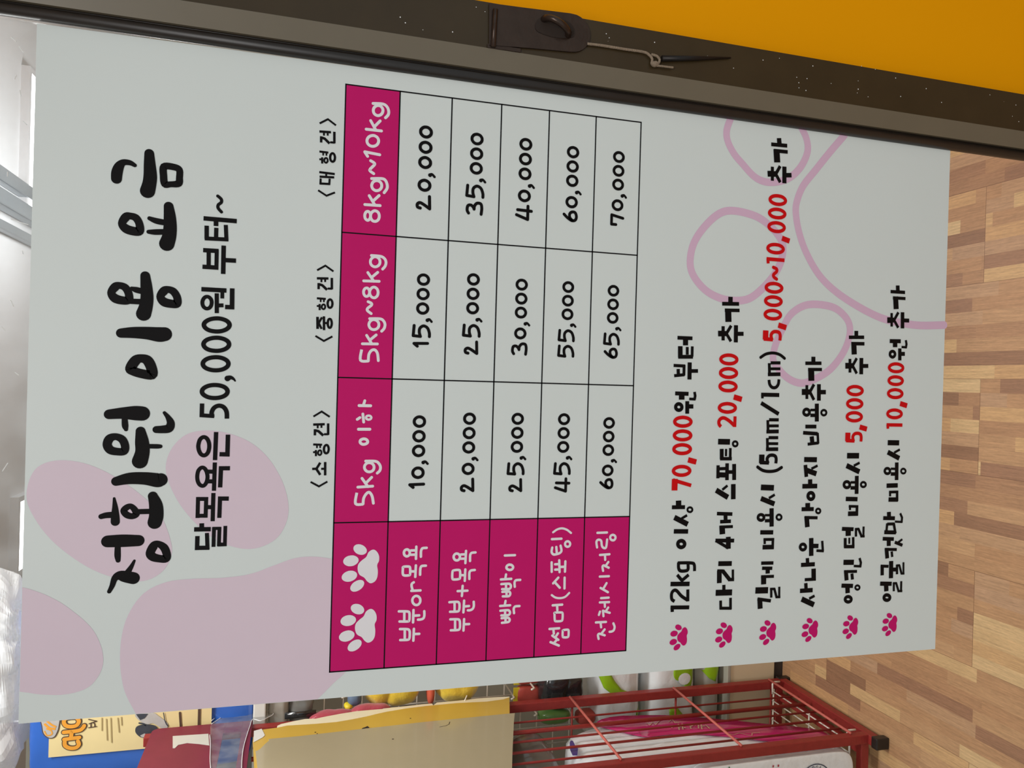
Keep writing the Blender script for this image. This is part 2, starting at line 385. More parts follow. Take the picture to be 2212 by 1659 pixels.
'header_large': """l 470.1,685.7,1.36 470.4,671.3,1.37
l 470.7,676.4,1.37 478.9,681.8,1.37
l 473.8,678.4,1.37 479.9,672.5,1.37
r 495.4,680,1.37 496.3,670.3,1.38 494.9,666.9,1.38 491.2,665.2,1.38 487.4,665.2,1.38 483.1,667.8,1.38
r 500.3,678.2,1.37 502.6,681.7,1.37 504.5,681.4,1.37 508.8,677.8,1.37 510.6,678.1,1.37 512.3,681.4,1.37
l 520.2,687.1,1.36 518.9,673,1.37
l 519.9,687.1,1.36 516.2,684.4,1.37
l 541.8,686.4,1.36 541.8,672,1.37
l 541.9,677.3,1.37 550.4,682.4,1.37
l 544.8,679,1.37 551.2,673.5,1.37
r 567,680.6,1.37 567.6,671.3,1.38 565.3,667.2,1.38 561.1,665.6,1.38 557.7,666.2,1.38 554.8,668.5,1.38
c 459.9,680,1.37 458.4,680.2,1.37 457.1,680.6,1.37 456.1,681.3,1.37 455.5,682.2,1.37 455.4,683.1,1.37 455.9,684,1.37 456.7,684.8,1.37 458,685.3,1.36 459.4,685.5,1.36 460.8,685.4,1.36 462.2,684.9,1.36 463.2,684.2,1.37 463.7,683.4,1.37 463.8,682.4,1.37 463.4,681.5,1.37 462.5,680.7,1.37 461.3,680.2,1.37
c 460.3,671.8,1.37 458.5,672,1.37 456.9,672.6,1.37 455.7,673.7,1.37 455,675.1,1.37 454.9,676.5,1.37 455.3,677.9,1.37 456.4,679,1.37 457.9,679.8,1.37 459.6,680.1,1.37 461.3,679.9,1.37 462.9,679.2,1.37 464.1,678.1,1.37 464.9,676.8,1.37 465,675.4,1.37 464.5,674,1.37 463.5,672.8,1.37 462,672.1,1.37
c 489.6,670.3,1.38 487.9,670.5,1.38 486.4,671.3,1.37 485.2,672.5,1.37 484.5,674.1,1.37 484.3,675.7,1.37 484.8,677.3,1.37 485.7,678.6,1.37 487.1,679.4,1.37 488.7,679.8,1.37 490.3,679.5,1.37 491.9,678.8,1.37 493.1,677.5,1.37 493.8,676,1.37 493.9,674.3,1.37 493.5,672.8,1.37 492.6,671.5,1.37 491.2,670.6,1.38
c 532,674.4,1.37 530.2,674.7,1.37 528.5,675.6,1.37 527.2,677,1.37 526.4,678.8,1.37 526.2,680.7,1.37 526.6,682.5,1.37 527.6,684,1.37 529,685,1.37 530.8,685.4,1.37 532.6,685.1,1.37 534.2,684.2,1.37 535.5,682.8,1.37 536.3,681,1.37 536.6,679.1,1.37 536.1,677.3,1.37 535.2,675.8,1.37 533.7,674.8,1.37
c 561.4,671.1,1.38 559.7,671.4,1.38 558.2,672.1,1.37 557,673.3,1.37 556.2,674.8,1.37 556,676.3,1.37 556.4,677.8,1.37 557.3,679.1,1.37 558.7,679.9,1.37 560.3,680.2,1.37 562,680,1.37 563.5,679.3,1.37 564.7,678.1,1.37 565.5,676.6,1.37 565.7,675,1.37 565.3,673.5,1.37 564.4,672.3,1.37 563,671.4,1.38""",
'header_medium': """s 331.9,684.9,1.31 321.7,685.7,1.31 321.1,678.3,1.31
r 321.3,678.3,1.31 327.4,678,1.31 331.3,675.7,1.31 332,672.4,1.33 328.7,669.9,1.33 321.9,668.9,1.33
l 337.4,684.4,1.31 337.8,670.2,1.33
l 337.6,675.4,1.31 345.6,680.6,1.31
l 341.2,677.4,1.31 346.4,671.6,1.33
r 361.7,678.2,1.31 362,668.5,1.33 360.3,665.1,1.33 356.9,663.5,1.33 353,664.2,1.33 350.2,666.5,1.33
r 366.6,676.9,1.31 369.3,680.5,1.31 371.5,680.3,1.31 374.6,676.9,1.31 376.5,677,1.31 377.8,680.1,1.31
l 397.4,684.8,1.31 397.9,670.2,1.33
l 397.6,675.2,1.31 405.6,681.1,1.31
l 401,677.6,1.31 406.4,671.8,1.33
r 422.1,678.2,1.31 421.9,669.6,1.33 420.1,665.8,1.33 416.8,664.2,1.33 412.9,664.9,1.33 409.8,667.2,1.33
c 387,679,1.31 385.6,679.1,1.31 384.3,679.6,1.31 383.4,680.3,1.31 382.9,681.2,1.31 382.8,682.2,1.31 383.2,683.1,1.31 384.1,683.9,1.31 385.3,684.4,1.31 386.6,684.6,1.31 388,684.5,1.31 389.3,684,1.31 390.2,683.3,1.31 390.7,682.4,1.31 390.8,681.4,1.31 390.4,680.5,1.31 389.5,679.7,1.31 388.3,679.2,1.31
c 387.2,670.9,1.33 385.4,671.1,1.33 383.8,671.7,1.33 382.6,672.8,1.33 381.9,674,1.31 381.9,675.4,1.31 382.4,676.7,1.31 383.5,677.8,1.31 385,678.6,1.31 386.7,678.9,1.31 388.4,678.7,1.31 390,678,1.31 391.2,677,1.31 391.9,675.7,1.31 392,674.3,1.31 391.4,673,1.33 390.4,671.9,1.33 388.9,671.2,1.33
c 356.4,669.3,1.33 354.7,669.5,1.33 353.2,670.3,1.33 352.1,671.5,1.33 351.5,673.1,1.33 351.4,674.7,1.31 351.9,676.3,1.31 352.9,677.6,1.31 354.3,678.4,1.31 355.9,678.8,1.31 357.6,678.5,1.31 359.1,677.7,1.31 360.2,676.5,1.31 360.9,675,1.31 360.9,673.3,1.33 360.4,671.8,1.33 359.4,670.5,1.33 358,669.6,1.33
c 416.6,669.9,1.33 414.9,670.1,1.33 413.4,670.9,1.33 412.3,672.1,1.33 411.6,673.5,1.31 411.5,675.1,1.31 412,676.6,1.31 413,677.9,1.31 414.4,678.7,1.31 416,679,1.31 417.6,678.8,1.31 419.1,678,1.31 420.3,676.8,1.31 421,675.4,1.31 421.1,673.8,1.31 420.6,672.3,1.33 419.6,671,1.33 418.2,670.2,1.33""",
'header_small': """s 195.2,685.7,1.31 184.8,686.6,1.31 184.1,679.5,1.31
r 184.4,679.5,1.31 189.8,679.1,1.31 194.1,676.7,1.31 195.4,673.9,1.33 191.7,671.2,1.33 184.9,669.8,1.33
l 200.5,684.9,1.31 201.3,670.9,1.33
l 200.9,675.4,1.33 208.9,681.2,1.31
l 204.3,677.4,1.31 209.8,672.1,1.33
r 225.4,678.2,1.31 225.2,669,1.33 223,665.6,1.33 219.6,664,1.33 216.2,664.6,1.33 213.8,666.9,1.33
l 255.8,685.8,1.41 255.9,675.1,1.42
l 278.4,685.8,1.41 278.4,675,1.42
l 283.1,680.6,1.31 279.3,681.7,1.31
l 265.2,687.2,1.31 266.9,684.8,1.31
l 270.4,682.1,1.31 262.7,681.1,1.31
c 219.5,670.1,1.33 217.9,670.3,1.33 216.6,671,1.33 215.6,672.2,1.33 215.1,673.7,1.33 215.1,675.3,1.33 215.6,676.8,1.31 216.6,678,1.31 218,678.9,1.31 219.5,679.2,1.31 221,679,1.31 222.3,678.2,1.31 223.3,677,1.31 223.8,675.5,1.31 223.8,674,1.33 223.3,672.5,1.33 222.3,671.2,1.33 221,670.4,1.33
c 244,676.8,1.37 243.1,677,1.37 242.4,677.6,1.37 241.8,678.6,1.37 241.5,679.7,1.37 241.4,681,1.37 241.7,682.2,1.37 242.3,683.1,1.37 243.1,683.8,1.37 244,684,1.37 244.9,683.8,1.37 245.7,683.2,1.37 246.2,682.3,1.37 246.6,681.1,1.37 246.6,679.9,1.37 246.3,678.7,1.37 245.7,677.7,1.37 244.9,677.1,1.37
c 267.1,674,1.11 266.4,674.2,1.11 265.8,674.6,1.11 265.4,675.2,1.11 265.2,676,1.11 265.1,676.9,1.11 265.4,677.7,1.11 265.8,678.4,1.11 266.4,678.8,1.11 267,679,1.11 267.7,678.8,1.11 268.3,678.4,1.11 268.7,677.8,1.11 268.9,677,1.11 268.9,676.1,1.11 268.7,675.3,1.11 268.3,674.7,1.11 267.7,674.2,1.11""",
'row_name_a': """l 138.3,632.3,1.23 138.3,627.2,1.23
l 134.1,632.2,1.23 134.1,627.1,1.23
l 141.8,627.2,1.23 130,627.2,1.23
r 140.4,617,1.24 140.2,620.8,1.24 138.9,622,1.24 136.6,622.5,1.24 131.9,622.4,1.24
l 117.9,631.8,1.23 117.7,627.6,1.23
l 123.5,627.1,1.23 112.4,627.4,1.23
r 122.9,617.3,1.24 122.8,621,1.24 121.5,622.3,1.24 118.9,622.7,1.24 114.3,622.7,1.24
l 98.9,630.8,1.23 98.9,621.9,1.24
r 107.1,628.7,1.23 105.8,630.5,1.23 103.5,630.7,1.23 99.8,629.7,1.23
r 79.5,642.4,1.22 79,634.4,1.23 77.8,632.3,1.23 74.4,631.9,1.23 70.4,632.1,1.23 69.2,633.6,1.23 69.6,641.5,1.22
l 78.8,637.1,1.23 69.6,636.9,1.23
l 80,628.2,1.23 68,628.3,1.23
l 74.5,627.8,1.23 74.5,622.5,1.24
r 78.3,617.6,1.24 74.1,617.4,1.24 71.3,618.4,1.24 70.4,621.1,1.24 70.4,623.5,1.24
r 62.2,640.8,1.23 61.7,633.9,1.23 60.2,631.7,1.23 56.5,631.2,1.23 52.6,631.5,1.23 51.3,633.1,1.23 51.5,640.3,1.23
l 61.6,636.2,1.23 51.5,635.9,1.23
l 61.6,627.3,1.23 50.1,627.5,1.23
l 56.5,627.3,1.23 56.4,621.9,1.24
o 122.6,639.2,1.22 122.7,634.2,1.23 121.2,632.7,1.23 115.6,632.5,1.23 114.2,633.5,1.23 114.2,638.1,1.23 115.9,639.6,1.22 120.5,639.7,1.22
c 136,633.4,1.27 134.9,633.5,1.27 133.9,634,1.27 133.2,634.7,1.27 132.8,635.7,1.27 132.8,636.7,1.27 133.3,637.6,1.27 134,638.4,1.27 135,638.9,1.27 136.2,639.1,1.27 137.3,639,1.27 138.3,638.5,1.27 139,637.8,1.27 139.4,636.8,1.27 139.4,635.9,1.27 138.9,634.9,1.27 138.2,634.1,1.27 137.1,633.6,1.27
c 89.1,621.8,1.24 87.6,621.9,1.24 86.3,622.6,1.24 85.3,623.6,1.24 84.8,624.9,1.23 84.9,626.2,1.23 85.5,627.5,1.23 86.6,628.6,1.23 87.9,629.3,1.23 89.5,629.6,1.23 91,629.4,1.23 92.3,628.7,1.23 93.2,627.7,1.23 93.7,626.5,1.23 93.6,625.1,1.23 93,623.8,1.24 92,622.8,1.24 90.6,622,1.24""",
'row_name_b': """l 132.7,582.7,1.21 132.8,577.9,1.22
l 128.5,582.6,1.21 128.5,577.8,1.22
l 136.1,577.5,1.22 124,577.8,1.22
r 134.3,567.8,1.22 134,571.6,1.22 132.6,572.9,1.22 130.3,573.2,1.22 126,573.1,1.22
l 112.2,582.1,1.21 112,577.8,1.22
l 117.7,577.7,1.22 106.4,577.9,1.22
r 116.8,568,1.22 116.5,571.6,1.22 115.3,573.1,1.22 112.8,573.5,1.22 108.1,573.3,1.22
l 96.5,584.8,1.21 96.5,574.9,1.22
l 101.5,579.9,1.22 91.5,580.4,1.22
r 85.9,592.8,1.21 85.9,585.2,1.21 84.6,583,1.21 81.4,582.5,1.21 77.8,582.8,1.21 76.3,584.4,1.21 76.4,591.9,1.21
l 85.6,587.6,1.21 76.7,587.3,1.21
l 86.7,578,1.22 75.1,578.4,1.22
l 80.9,577.8,1.22 81.1,572.9,1.22
r 85.1,568.2,1.22 80.8,568,1.22 78.1,569.1,1.22 76.9,571.5,1.22 76.9,573.9,1.22
r 68.9,591.4,1.21 68.5,583.9,1.21 67,582,1.21 63.2,581.5,1.22 59.4,581.7,1.21 57.9,583.4,1.21 58,590.6,1.21
l 68.3,586.6,1.21 58.1,586.3,1.21
l 68.3,577.5,1.22 57,577.8,1.22
l 63.2,577.3,1.22 63.1,572.2,1.22
o 117.2,589.4,1.21 117.5,584.7,1.21 116.1,583,1.21 110.1,582.8,1.21 108.5,583.9,1.21 108.2,588.7,1.21 109.4,590.5,1.21 115.6,590.6,1.21
c 130.3,583.5,1.26 129.2,583.7,1.26 128.2,584.2,1.26 127.4,585,1.26 127.1,586,1.26 127.1,587.1,1.26 127.5,588.2,1.26 128.3,589,1.26 129.4,589.6,1.26 130.5,589.8,1.26 131.7,589.7,1.26 132.7,589.1,1.26 133.4,588.3,1.26 133.8,587.3,1.26 133.7,586.2,1.26 133.3,585.2,1.26 132.5,584.3,1.26 131.5,583.7,1.26""",
'row_name_c': """l 130.2,537.4,1.22 130.2,526.8,1.23
l 106.2,540.8,1.22 106.4,530,1.23
l 111,535.6,1.23 106.8,536.2,1.23
r 104.9,520.5,1.24 104.8,524.7,1.23 103.6,526.1,1.23 101.7,526.4,1.23 98.2,526,1.23
r 101.5,540.2,1.22 101.6,532.8,1.23 100.5,530.7,1.23 98.7,530.1,1.23 96.9,530.8,1.23 96.2,532.6,1.23 96.4,539.2,1.22
l 101.5,535.3,1.23 96.3,535.2,1.23
r 93.6,538.9,1.22 93.7,532.5,1.23 92.6,530.9,1.23 91.2,530.6,1.23 89.6,531.2,1.23 88.9,532.9,1.23 89.1,538.3,1.23
l 93.6,534.6,1.23 89,534.4,1.23
l 79.5,540.8,1.22 79.7,530.4,1.23
l 84.3,535.3,1.23 80.2,536,1.23
r 78.4,520.5,1.24 78.3,524.7,1.23 77.1,526.1,1.23 75.5,526.5,1.23 71.5,526,1.23
r 74.7,540.4,1.22 74.9,533,1.23 73.8,530.9,1.23 72,530.3,1.23 70.5,531,1.23 69.8,532.8,1.23 69.9,539.3,1.22
l 74.7,535.5,1.23 69.9,535.4,1.23
r 67.1,538.9,1.23 67.2,532.8,1.23 66.1,530.9,1.23 64.7,530.4,1.23 63.2,531.2,1.23 62.7,533.2,1.23 62.4,538.4,1.23
l 67.1,534.8,1.23 62.6,534.7,1.23
c 118,528.4,1.28 117.1,528.6,1.28 116.3,529.2,1.28 115.7,530.1,1.28 115.5,531.2,1.28 115.5,532.5,1.28 115.9,533.6,1.28 116.5,534.5,1.28 117.3,535.2,1.28 118.2,535.4,1.28 119.1,535.2,1.28 119.9,534.6,1.28 120.5,533.7,1.28 120.8,532.6,1.28 120.7,531.4,1.28 120.4,530.3,1.28 119.7,529.3,1.28 118.9,528.7,1.28""",
'row_name_d': """r 152.3,486.8,1.09 155.2,482.3,1.09 156.1,477.1,1.1 154.5,471.9,1.1 151.1,467.3,1.1
l 145.3,487.9,1.25 145.5,477.6,1.26
r 136.6,487.3,1.26 132.1,487.8,1.25 129.6,485.8,1.26 129.7,482.6,1.26 130.8,479,1.26 133.2,477.2,1.26 138.3,478.3,1.26
l 137.1,482.9,1.26 130.4,482.1,1.26
l 121.5,487.5,1.26 111.8,487.1,1.26
l 123.3,479.3,1.26 111.2,478.6,1.26
l 119.4,483.7,1.26 119.4,479.1,1.26
l 113.9,483.4,1.26 113.9,479,1.26
l 116.4,478.5,1.26 116.5,472.9,1.26
l 122,472.6,1.26 111.4,472.7,1.26
l 105.5,479.8,1.26 99.9,485.2,1.26
l 100.8,483.3,1.26 95.1,477.9,1.26
l 105.2,472.9,1.26 94.1,472.7,1.27
r 87.9,486.4,1.09 85.2,482.3,1.09 84.3,477,1.1 85.4,471.7,1.1 89.2,467.4,1.1
l 77.3,485,1.26 77.5,474.7,1.26
l 76.8,480.2,1.26 72,479.8,1.26
l 53.2,487.7,1.26 53.3,477.3,1.26
l 52.8,483.5,1.26 48.1,482.9,1.26
l 46.2,484.5,1.26 41.4,477.8,1.26
l 44,481.3,1.26 48.1,478.5,1.26
l 39.6,486.2,1.26 35.5,477.1,1.26
l 38.3,482.7,1.26 41.8,479.1,1.26
o 69.6,482.4,1.21 69.5,475.7,1.21 68.2,474,1.21 62.3,474,1.21 60.7,475.4,1.21 60.7,480.5,1.21 61.8,482.2,1.21 67.7,482.7,1.21
o 51,472.8,1.21 51.3,468.3,1.22 50,466.9,1.22 44.8,466.9,1.22 43.5,468.3,1.22 43.7,472.1,1.21 45,473.2,1.21 49.6,473.3,1.21
c 139.7,467.9,1.21 138.7,468.1,1.21 137.9,468.5,1.21 137.3,469.3,1.21 137,470.1,1.21 137,471.1,1.21 137.4,472,1.21 138,472.8,1.21 138.9,473.3,1.21 139.9,473.5,1.21 140.8,473.4,1.21 141.7,472.9,1.21 142.3,472.2,1.21 142.6,471.3,1.21 142.6,470.3,1.21 142.2,469.4,1.21 141.5,468.6,1.21 140.7,468.1,1.21""",
'row_name_e': """l 150.5,438.1,1.23 150.6,427.4,1.24
r 135.3,438,1.23 141.2,438.9,1.23 143.3,436.8,1.23 142.1,433.7,1.24 137.4,432.8,1.24 134.8,431.1,1.24 135,428,1.24 143.2,427,1.24
l 127.3,434.5,1.24 127.7,423.9,1.24
l 127.1,428.9,1.24 122,428.5,1.24
r 110.6,430.5,1.24 114.9,431.3,1.24 116.2,430,1.24 115.3,427.7,1.24 113.6,424.3,1.24
l 115.3,428.1,1.24 119.6,424.9,1.24
l 104.7,434,1.24 104.7,423.8,1.24
l 92.8,432.8,1.24 88,424.4,1.24
l 91.9,429.7,1.24 97.5,426.2,1.24
l 82.1,431.9,1.24 82.2,423.4,1.24
l 77.7,433.1,1.24 77.5,422.7,1.24
l 77.5,427.7,1.24 72.8,427.3,1.24
l 64.7,433.8,1.24 68,432.7,1.24
l 63.1,428.6,1.24 68.8,429.4,1.24
l 68.6,429,1.24 66.2,421.7,1.24
l 68.5,425.9,1.24 71.8,423.6,1.24
l 57,436.9,1.24 56.9,425.6,1.24
l 56.5,431.6,1.24 51.6,430.9,1.24
r 54.9,417.2,1.25 51.2,415.7,1.25 47.8,416.5,1.25 46.5,418.6,1.25 46.3,421.2,1.24
r 39.6,433.3,1.24 43.6,434.2,1.24 44.9,432.9,1.24 44.4,430.7,1.24 42.9,426.6,1.24
l 44.6,430.7,1.24 49.1,426.9,1.24
c 145,417.6,1.24 144,417.8,1.24 143.2,418.3,1.24 142.5,419,1.24 142.2,420,1.24 142.3,421,1.24 142.6,422,1.24 143.3,422.8,1.24 144.2,423.4,1.24 145.2,423.6,1.24 146.1,423.5,1.24 147,423,1.24 147.6,422.2,1.24 147.9,421.2,1.24 147.9,420.2,1.24 147.5,419.2,1.24 146.9,418.4,1.24 146,417.8,1.24""",
'note_a': """b 357.4,352.6,1.98 357.5,334.8,2
b 356.3,343,3.02 349.6,342.8,3.02
b 348.5,349,2.71 336.5,348.6,2.71
b 348,340.7,1.7 339.7,340.4,1.7
b 348.9,334.7,1.63 337.7,334.6,1.63
b 337,351.1,2.05 337.7,333.5,2.07
b 327.6,356.2,1.67 327.4,342.4,1.69
b 316.6,355.2,1.67 318.1,343,1.69
b 328.4,343.8,1.69 317.2,343.7,1.69
b 324,350.7,1.93 317,350.2,1.93
b 331.5,337.2,2.42 313.1,336.9,2.43
b 322.3,335.1,2 322.6,327,2
b 297.8,353.4,2.1 297.6,337.5,2.12
b 296.9,345.6,3.32 291.2,345.5,3.32
b 299.9,330.4,1.58 295.6,329.5,1.58 291.6,330.1,1.58
b 292,328.9,1.46 292.2,336.5,1.45
b 289.7,338.8,2.3 276.2,338.4,2.3
b 284.1,336.8,2.3 284.2,331.3,2.31
c 283.3,345,1.93 282.1,345.1,1.93 281.1,345.7,1.93 280.3,346.7,1.93 279.9,347.9,1.93 279.9,349.2,1.93 280.3,350.4,1.93 281,351.4,1.93 282,352.1,1.92 283.1,352.3,1.92 284.3,352.2,1.92 285.3,351.5,1.93 286.1,350.6,1.93 286.5,349.4,1.93 286.5,348.1,1.93 286.1,346.9,1.93 285.4,345.9,1.93 284.4,345.2,1.93
b 68.1,351.5,2.1 67.1,329.2,2.12
b 69.8,349.5,1.91 63.2,349.3,1.91
b 93.3,352.3,2.42 92.5,329.6,2.45
b 95.5,337.9,1.79 102.9,344.7,1.78
b 96.1,339.4,1.79 102.4,331,1.8
s 115.7,344.5,1.72 115.1,328.6,1.74 113,324.7,1.74 106.1,324.1,1.74
s 116.3,343.5,1.79 110.3,343.3,1.79 107.1,341.1,1.79 106.8,335.1,1.79 108.4,332,1.8 114.4,332.2,1.8
b 149.8,350.2,2.42 149.3,333.2,2.44
b 175.7,353.3,2.1 175.6,337.8,2.11
b 182.8,345.7,3.19 175.9,345.4,3.19
b 164.8,350.1,2.86 157,333.9,2.88
b 163.3,341.6,1.4 166.8,335,1.41
c 135.8,336.9,2.05 134.6,337.1,2.05 133.5,337.8,2.05 132.8,338.9,2.05 132.4,340.2,2.05 132.4,341.6,2.05 132.9,342.9,2.05 133.7,344,2.05 134.8,344.7,2.04 136,345,2.04 137.2,344.8,2.04 138.3,344.2,2.05 139,343.1,2.05 139.4,341.8,2.05 139.4,340.4,2.05 138.9,339.1,2.05 138.1,338,2.05 137,337.2,2.05
c 172.7,328.9,1.16 171.8,329,1.16 171.1,329.5,1.16 170.5,330.3,1.16 170.2,331.2,1.16 170.3,332.2,1.16 170.6,333.2,1.16 171.1,334,1.16 171.9,334.5,1.16 172.8,334.7,1.16 173.6,334.6,1.16 174.4,334.1,1.16 174.9,333.3,1.16 175.2,332.4,1.16 175.2,331.4,1.16 174.9,330.4,1.16 174.3,329.6,1.16 173.5,329.1,1.16
s 74.5,346.9,1.78 76.9,350.2,1.78 82.6,350.7,1.78 86,348.6,1.78 85.8,344.8,1.79 79.8,338.9,1.79 74.8,331.1,1.8
b 86.6,331.5,1.8 73.7,331.1,1.8""",
'note_b': """b 364,304,3.07 364.3,298.1,3.08
b 372.3,298.1,1.97 356.8,297.6,1.97
b 364.2,299.3,2.78 364.5,291.9,2.79
b 364.4,293.8,1.73 373.4,288.2,1.74
b 364.4,293.8,1.73 356.2,287.9,1.74
b 374.1,282.3,2.49 355.3,281.9,2.49
b 364.7,281.4,2.24 365.1,272.6,2.25
b 246.4,300.1,3.08 246.2,285.5,3.11
b 238.5,295.4,2.35 227.2,295,2.35
b 238.5,290,1.37 230.5,289.9,1.37
b 239.5,284.8,1.61 227.8,284.6,1.61
b 227.8,297,1.86 227.8,282.6,1.87
b 220.6,299.2,1.97 206.4,299,1.97
b 222.8,288.2,2.17 204.3,287.8,2.17
b 216.8,298.1,1.73 217.1,288.2,1.74
b 210.2,297.9,2.78 209.9,288,2.8
b 222,279.5,2.37 204.4,278.9,2.37
b 213.2,286.3,1.99 213.2,280.7,1.99
c 244.1,276.1,1.25 243.2,276.2,1.25 242.4,276.7,1.25 241.8,277.4,1.25 241.5,278.4,1.25 241.5,279.4,1.25 241.8,280.3,1.25 242.4,281.1,1.24 243.2,281.6,1.24 244.1,281.8,1.24 245,281.7,1.24 245.8,281.2,1.24 246.4,280.5,1.25 246.7,279.5,1.25 246.7,278.5,1.25 246.4,277.6,1.25 245.8,276.8,1.25 245,276.3,1.25
b 396.7,300.1,2.04 397.6,279.3,2.06
b 404.8,290.1,2.72 397.7,289.9,2.72
b 389.8,296.6,1.89 390.5,278.4,1.91
b 391.5,292.6,3.78 377.3,291.7,3.78
b 193.5,300.8,2.93 185.4,285.9,2.96
b 193.8,293.2,1.44 198.4,286.9,1.44
b 199.9,279.8,2.83 183.3,279.3,2.83
b 138.5,299.8,2.09 137.8,276.7,2.11
b 138.6,299.5,1.7 129.8,283.5,1.71
b 142.1,284.1,2.96 129,283.6,2.96
b 167.9,298.9,1.95 167,279.9,1.97
b 158.9,294.7,1.96 159.2,281.4,1.97
b 167.4,288.4,2.36 158.7,287.9,2.36
b 153.1,295.4,1.63 153.3,278.8,1.64
b 154.4,292.2,3.4 145.2,291.4,3.4
b 72.6,291.2,1.64 63,290.8,1.64
b 75,279.1,1.64 62.3,278.7,1.65
b 64.2,292.2,1.64 63.4,277.4,1.65
b 81.3,297.6,3.26 80.9,277.4,3.3
b 89.6,287.8,1.97 82.6,287.6,1.97
b 113.1,295.4,2.62 112.7,278.8,2.64
b 91.8,293.5,2.88 105.5,293.9,2.88
b 105,296.5,1.96 104.7,289.2,1.97
b 105.3,290,2.23 95.5,281.3,2.24
b 95.1,282.8,1.84 95,275.3,1.84
b 106,277.2,1.45 93.4,276.8,1.45""",
'note_c': """b 576.3,244.9,2.09 576.9,224.5,2.11
b 584.2,235.3,2.8 577.2,234.4,2.8
b 569.7,241.2,2.01 570.1,223.6,2.04
b 571.6,238.1,3.89 557.1,236.6,3.89
b 543.3,248.4,3.24 544.1,241.1,3.25
b 551.7,242.6,1.94 536.2,242.1,1.94
b 543.6,242.7,3.11 544.3,236.4,3.11
b 544.1,238,1.87 553.4,232.7,1.87
b 544.1,238,1.87 535.4,232,1.87
b 553.4,227.3,2.65 534.9,226.7,2.66
b 544,225.4,2.5 544.8,217.8,2.51
r 340,250.3,1.64 344,243.5,1.64 345.5,234.5,1.65 343.9,226.1,1.66 340,219.8,1.66
s 315.5,238.9,1.78 310.5,237.8,1.78 307.2,234.5,1.78 307.3,230,1.79 310.8,226.9,1.79 316.4,226.2,1.79
b 298.8,248.3,2.22 298.9,225.2,2.24
b 300.2,246.7,1.58 294.7,246.5,1.58
b 289.6,248,2.22 277.7,225.2,2.24
r 218.6,250,1.77 214.9,243.5,1.78 213.6,235.2,1.78 214.6,226.2,1.79 218,219.5,1.8
b 196,245.1,3.17 195.3,228.5,3.2
b 321.5,240.5,2.04 322.2,224.5,2.06
b 327.8,237.5,1.58 328.2,224.7,1.59
b 334.4,237.4,1.76 334.8,224.9,1.77
b 321.3,238.4,1.75 334,239.2,1.75
b 257.9,240.2,2.1 258.3,224.5,2.11
b 264.3,237.2,1.62 264.5,224.7,1.63
b 271.1,237.2,1.81 271.2,224.9,1.82
b 257.6,238.1,1.71 270.7,238.9,1.71
b 238.3,240.1,2.07 238.5,224.5,2.09
b 244.6,237.2,1.6 244.6,224.7,1.61
b 251.2,237.1,1.79 251.3,224.9,1.8
b 237.9,238.1,1.71 250.8,238.8,1.71
b 183.7,244.6,2.81 177.3,227.2,2.84
b 183.8,234.5,1.48 187.7,227.1,1.48
b 165,239,1.35 164.8,231.1,1.35
b 158.8,238.8,1.88 158.8,230.9,1.89
b 172.6,230.7,2.69 152.1,230,2.7
b 146,244.2,2.41 145.6,227.7,2.43
b 137.9,239.9,1.61 137.7,226.1,1.62
b 138.5,227.8,1.62 126.9,227.8,1.62
b 129.4,240.7,2.55 129.2,226.5,2.57
b 138.2,238.3,1.47 132.8,238.1,1.47
b 111.7,241.9,1.88 111.4,226.3,1.9
b 106,240.6,1.88 105.5,227.5,1.89
b 105.5,233.4,2.69 99.8,233.2,2.69
b 96.6,241.6,1.67 96.4,225.1,1.7
b 97.9,238.3,3.23 88,238,3.23
b 81.6,248.2,3.48 81.2,232.1,3.51
b 72,245.2,1.88 69.1,228.1,1.9
b 72.8,242.4,3.08 61,241.4,3.1
b 72.7,227.7,1.48 83.4,228.1,1.48
b 82.4,229.7,1.35 82.3,223.1,1.36
b 82.9,224.3,1.48 72.7,220.9,1.49
b 73,222.3,1.36 72.9,216,1.36
b 84.4,217.8,1.36 71.9,217.5,1.36
c 162.5,240.1,1.75 161.4,240.3,1.75 160.5,240.9,1.74 159.8,241.9,1.74 159.4,243.1,1.74 159.5,244.4,1.74 159.9,245.7,1.74 160.6,246.7,1.74 161.6,247.4,1.74 162.7,247.6,1.74 163.7,247.4,1.74 164.7,246.8,1.74 165.4,245.8,1.74 165.7,244.6,1.74 165.7,243.3,1.74 165.3,242.1,1.74 164.6,241,1.74 163.6,240.4,1.75
c 162.3,217.7,1.29 161.3,217.8,1.29 160.5,218.4,1.28 159.9,219.2,1.28 159.5,220.2,1.28 159.6,221.3,1.28 159.9,222.3,1.28 160.6,223.2,1.28 161.4,223.7,1.28 162.4,224,1.28 163.4,223.8,1.28 164.2,223.3,1.28 164.9,222.5,1.28 165.2,221.5,1.28 165.2,220.4,1.28 164.8,219.3,1.28 164.1,218.5,1.28 163.3,217.9,1.29
b 222.8,245.1,3.36 232.4,245.1,3.36
b 223.6,247.4,2.05 223.2,235.8,2.05
s 222.7,236.9,1.92 227.5,238.3,1.92 230.9,236,1.92 231.8,232,1.92 230.7,228.1,1.92 227.5,226.7,1.92 222.6,227,1.92""",
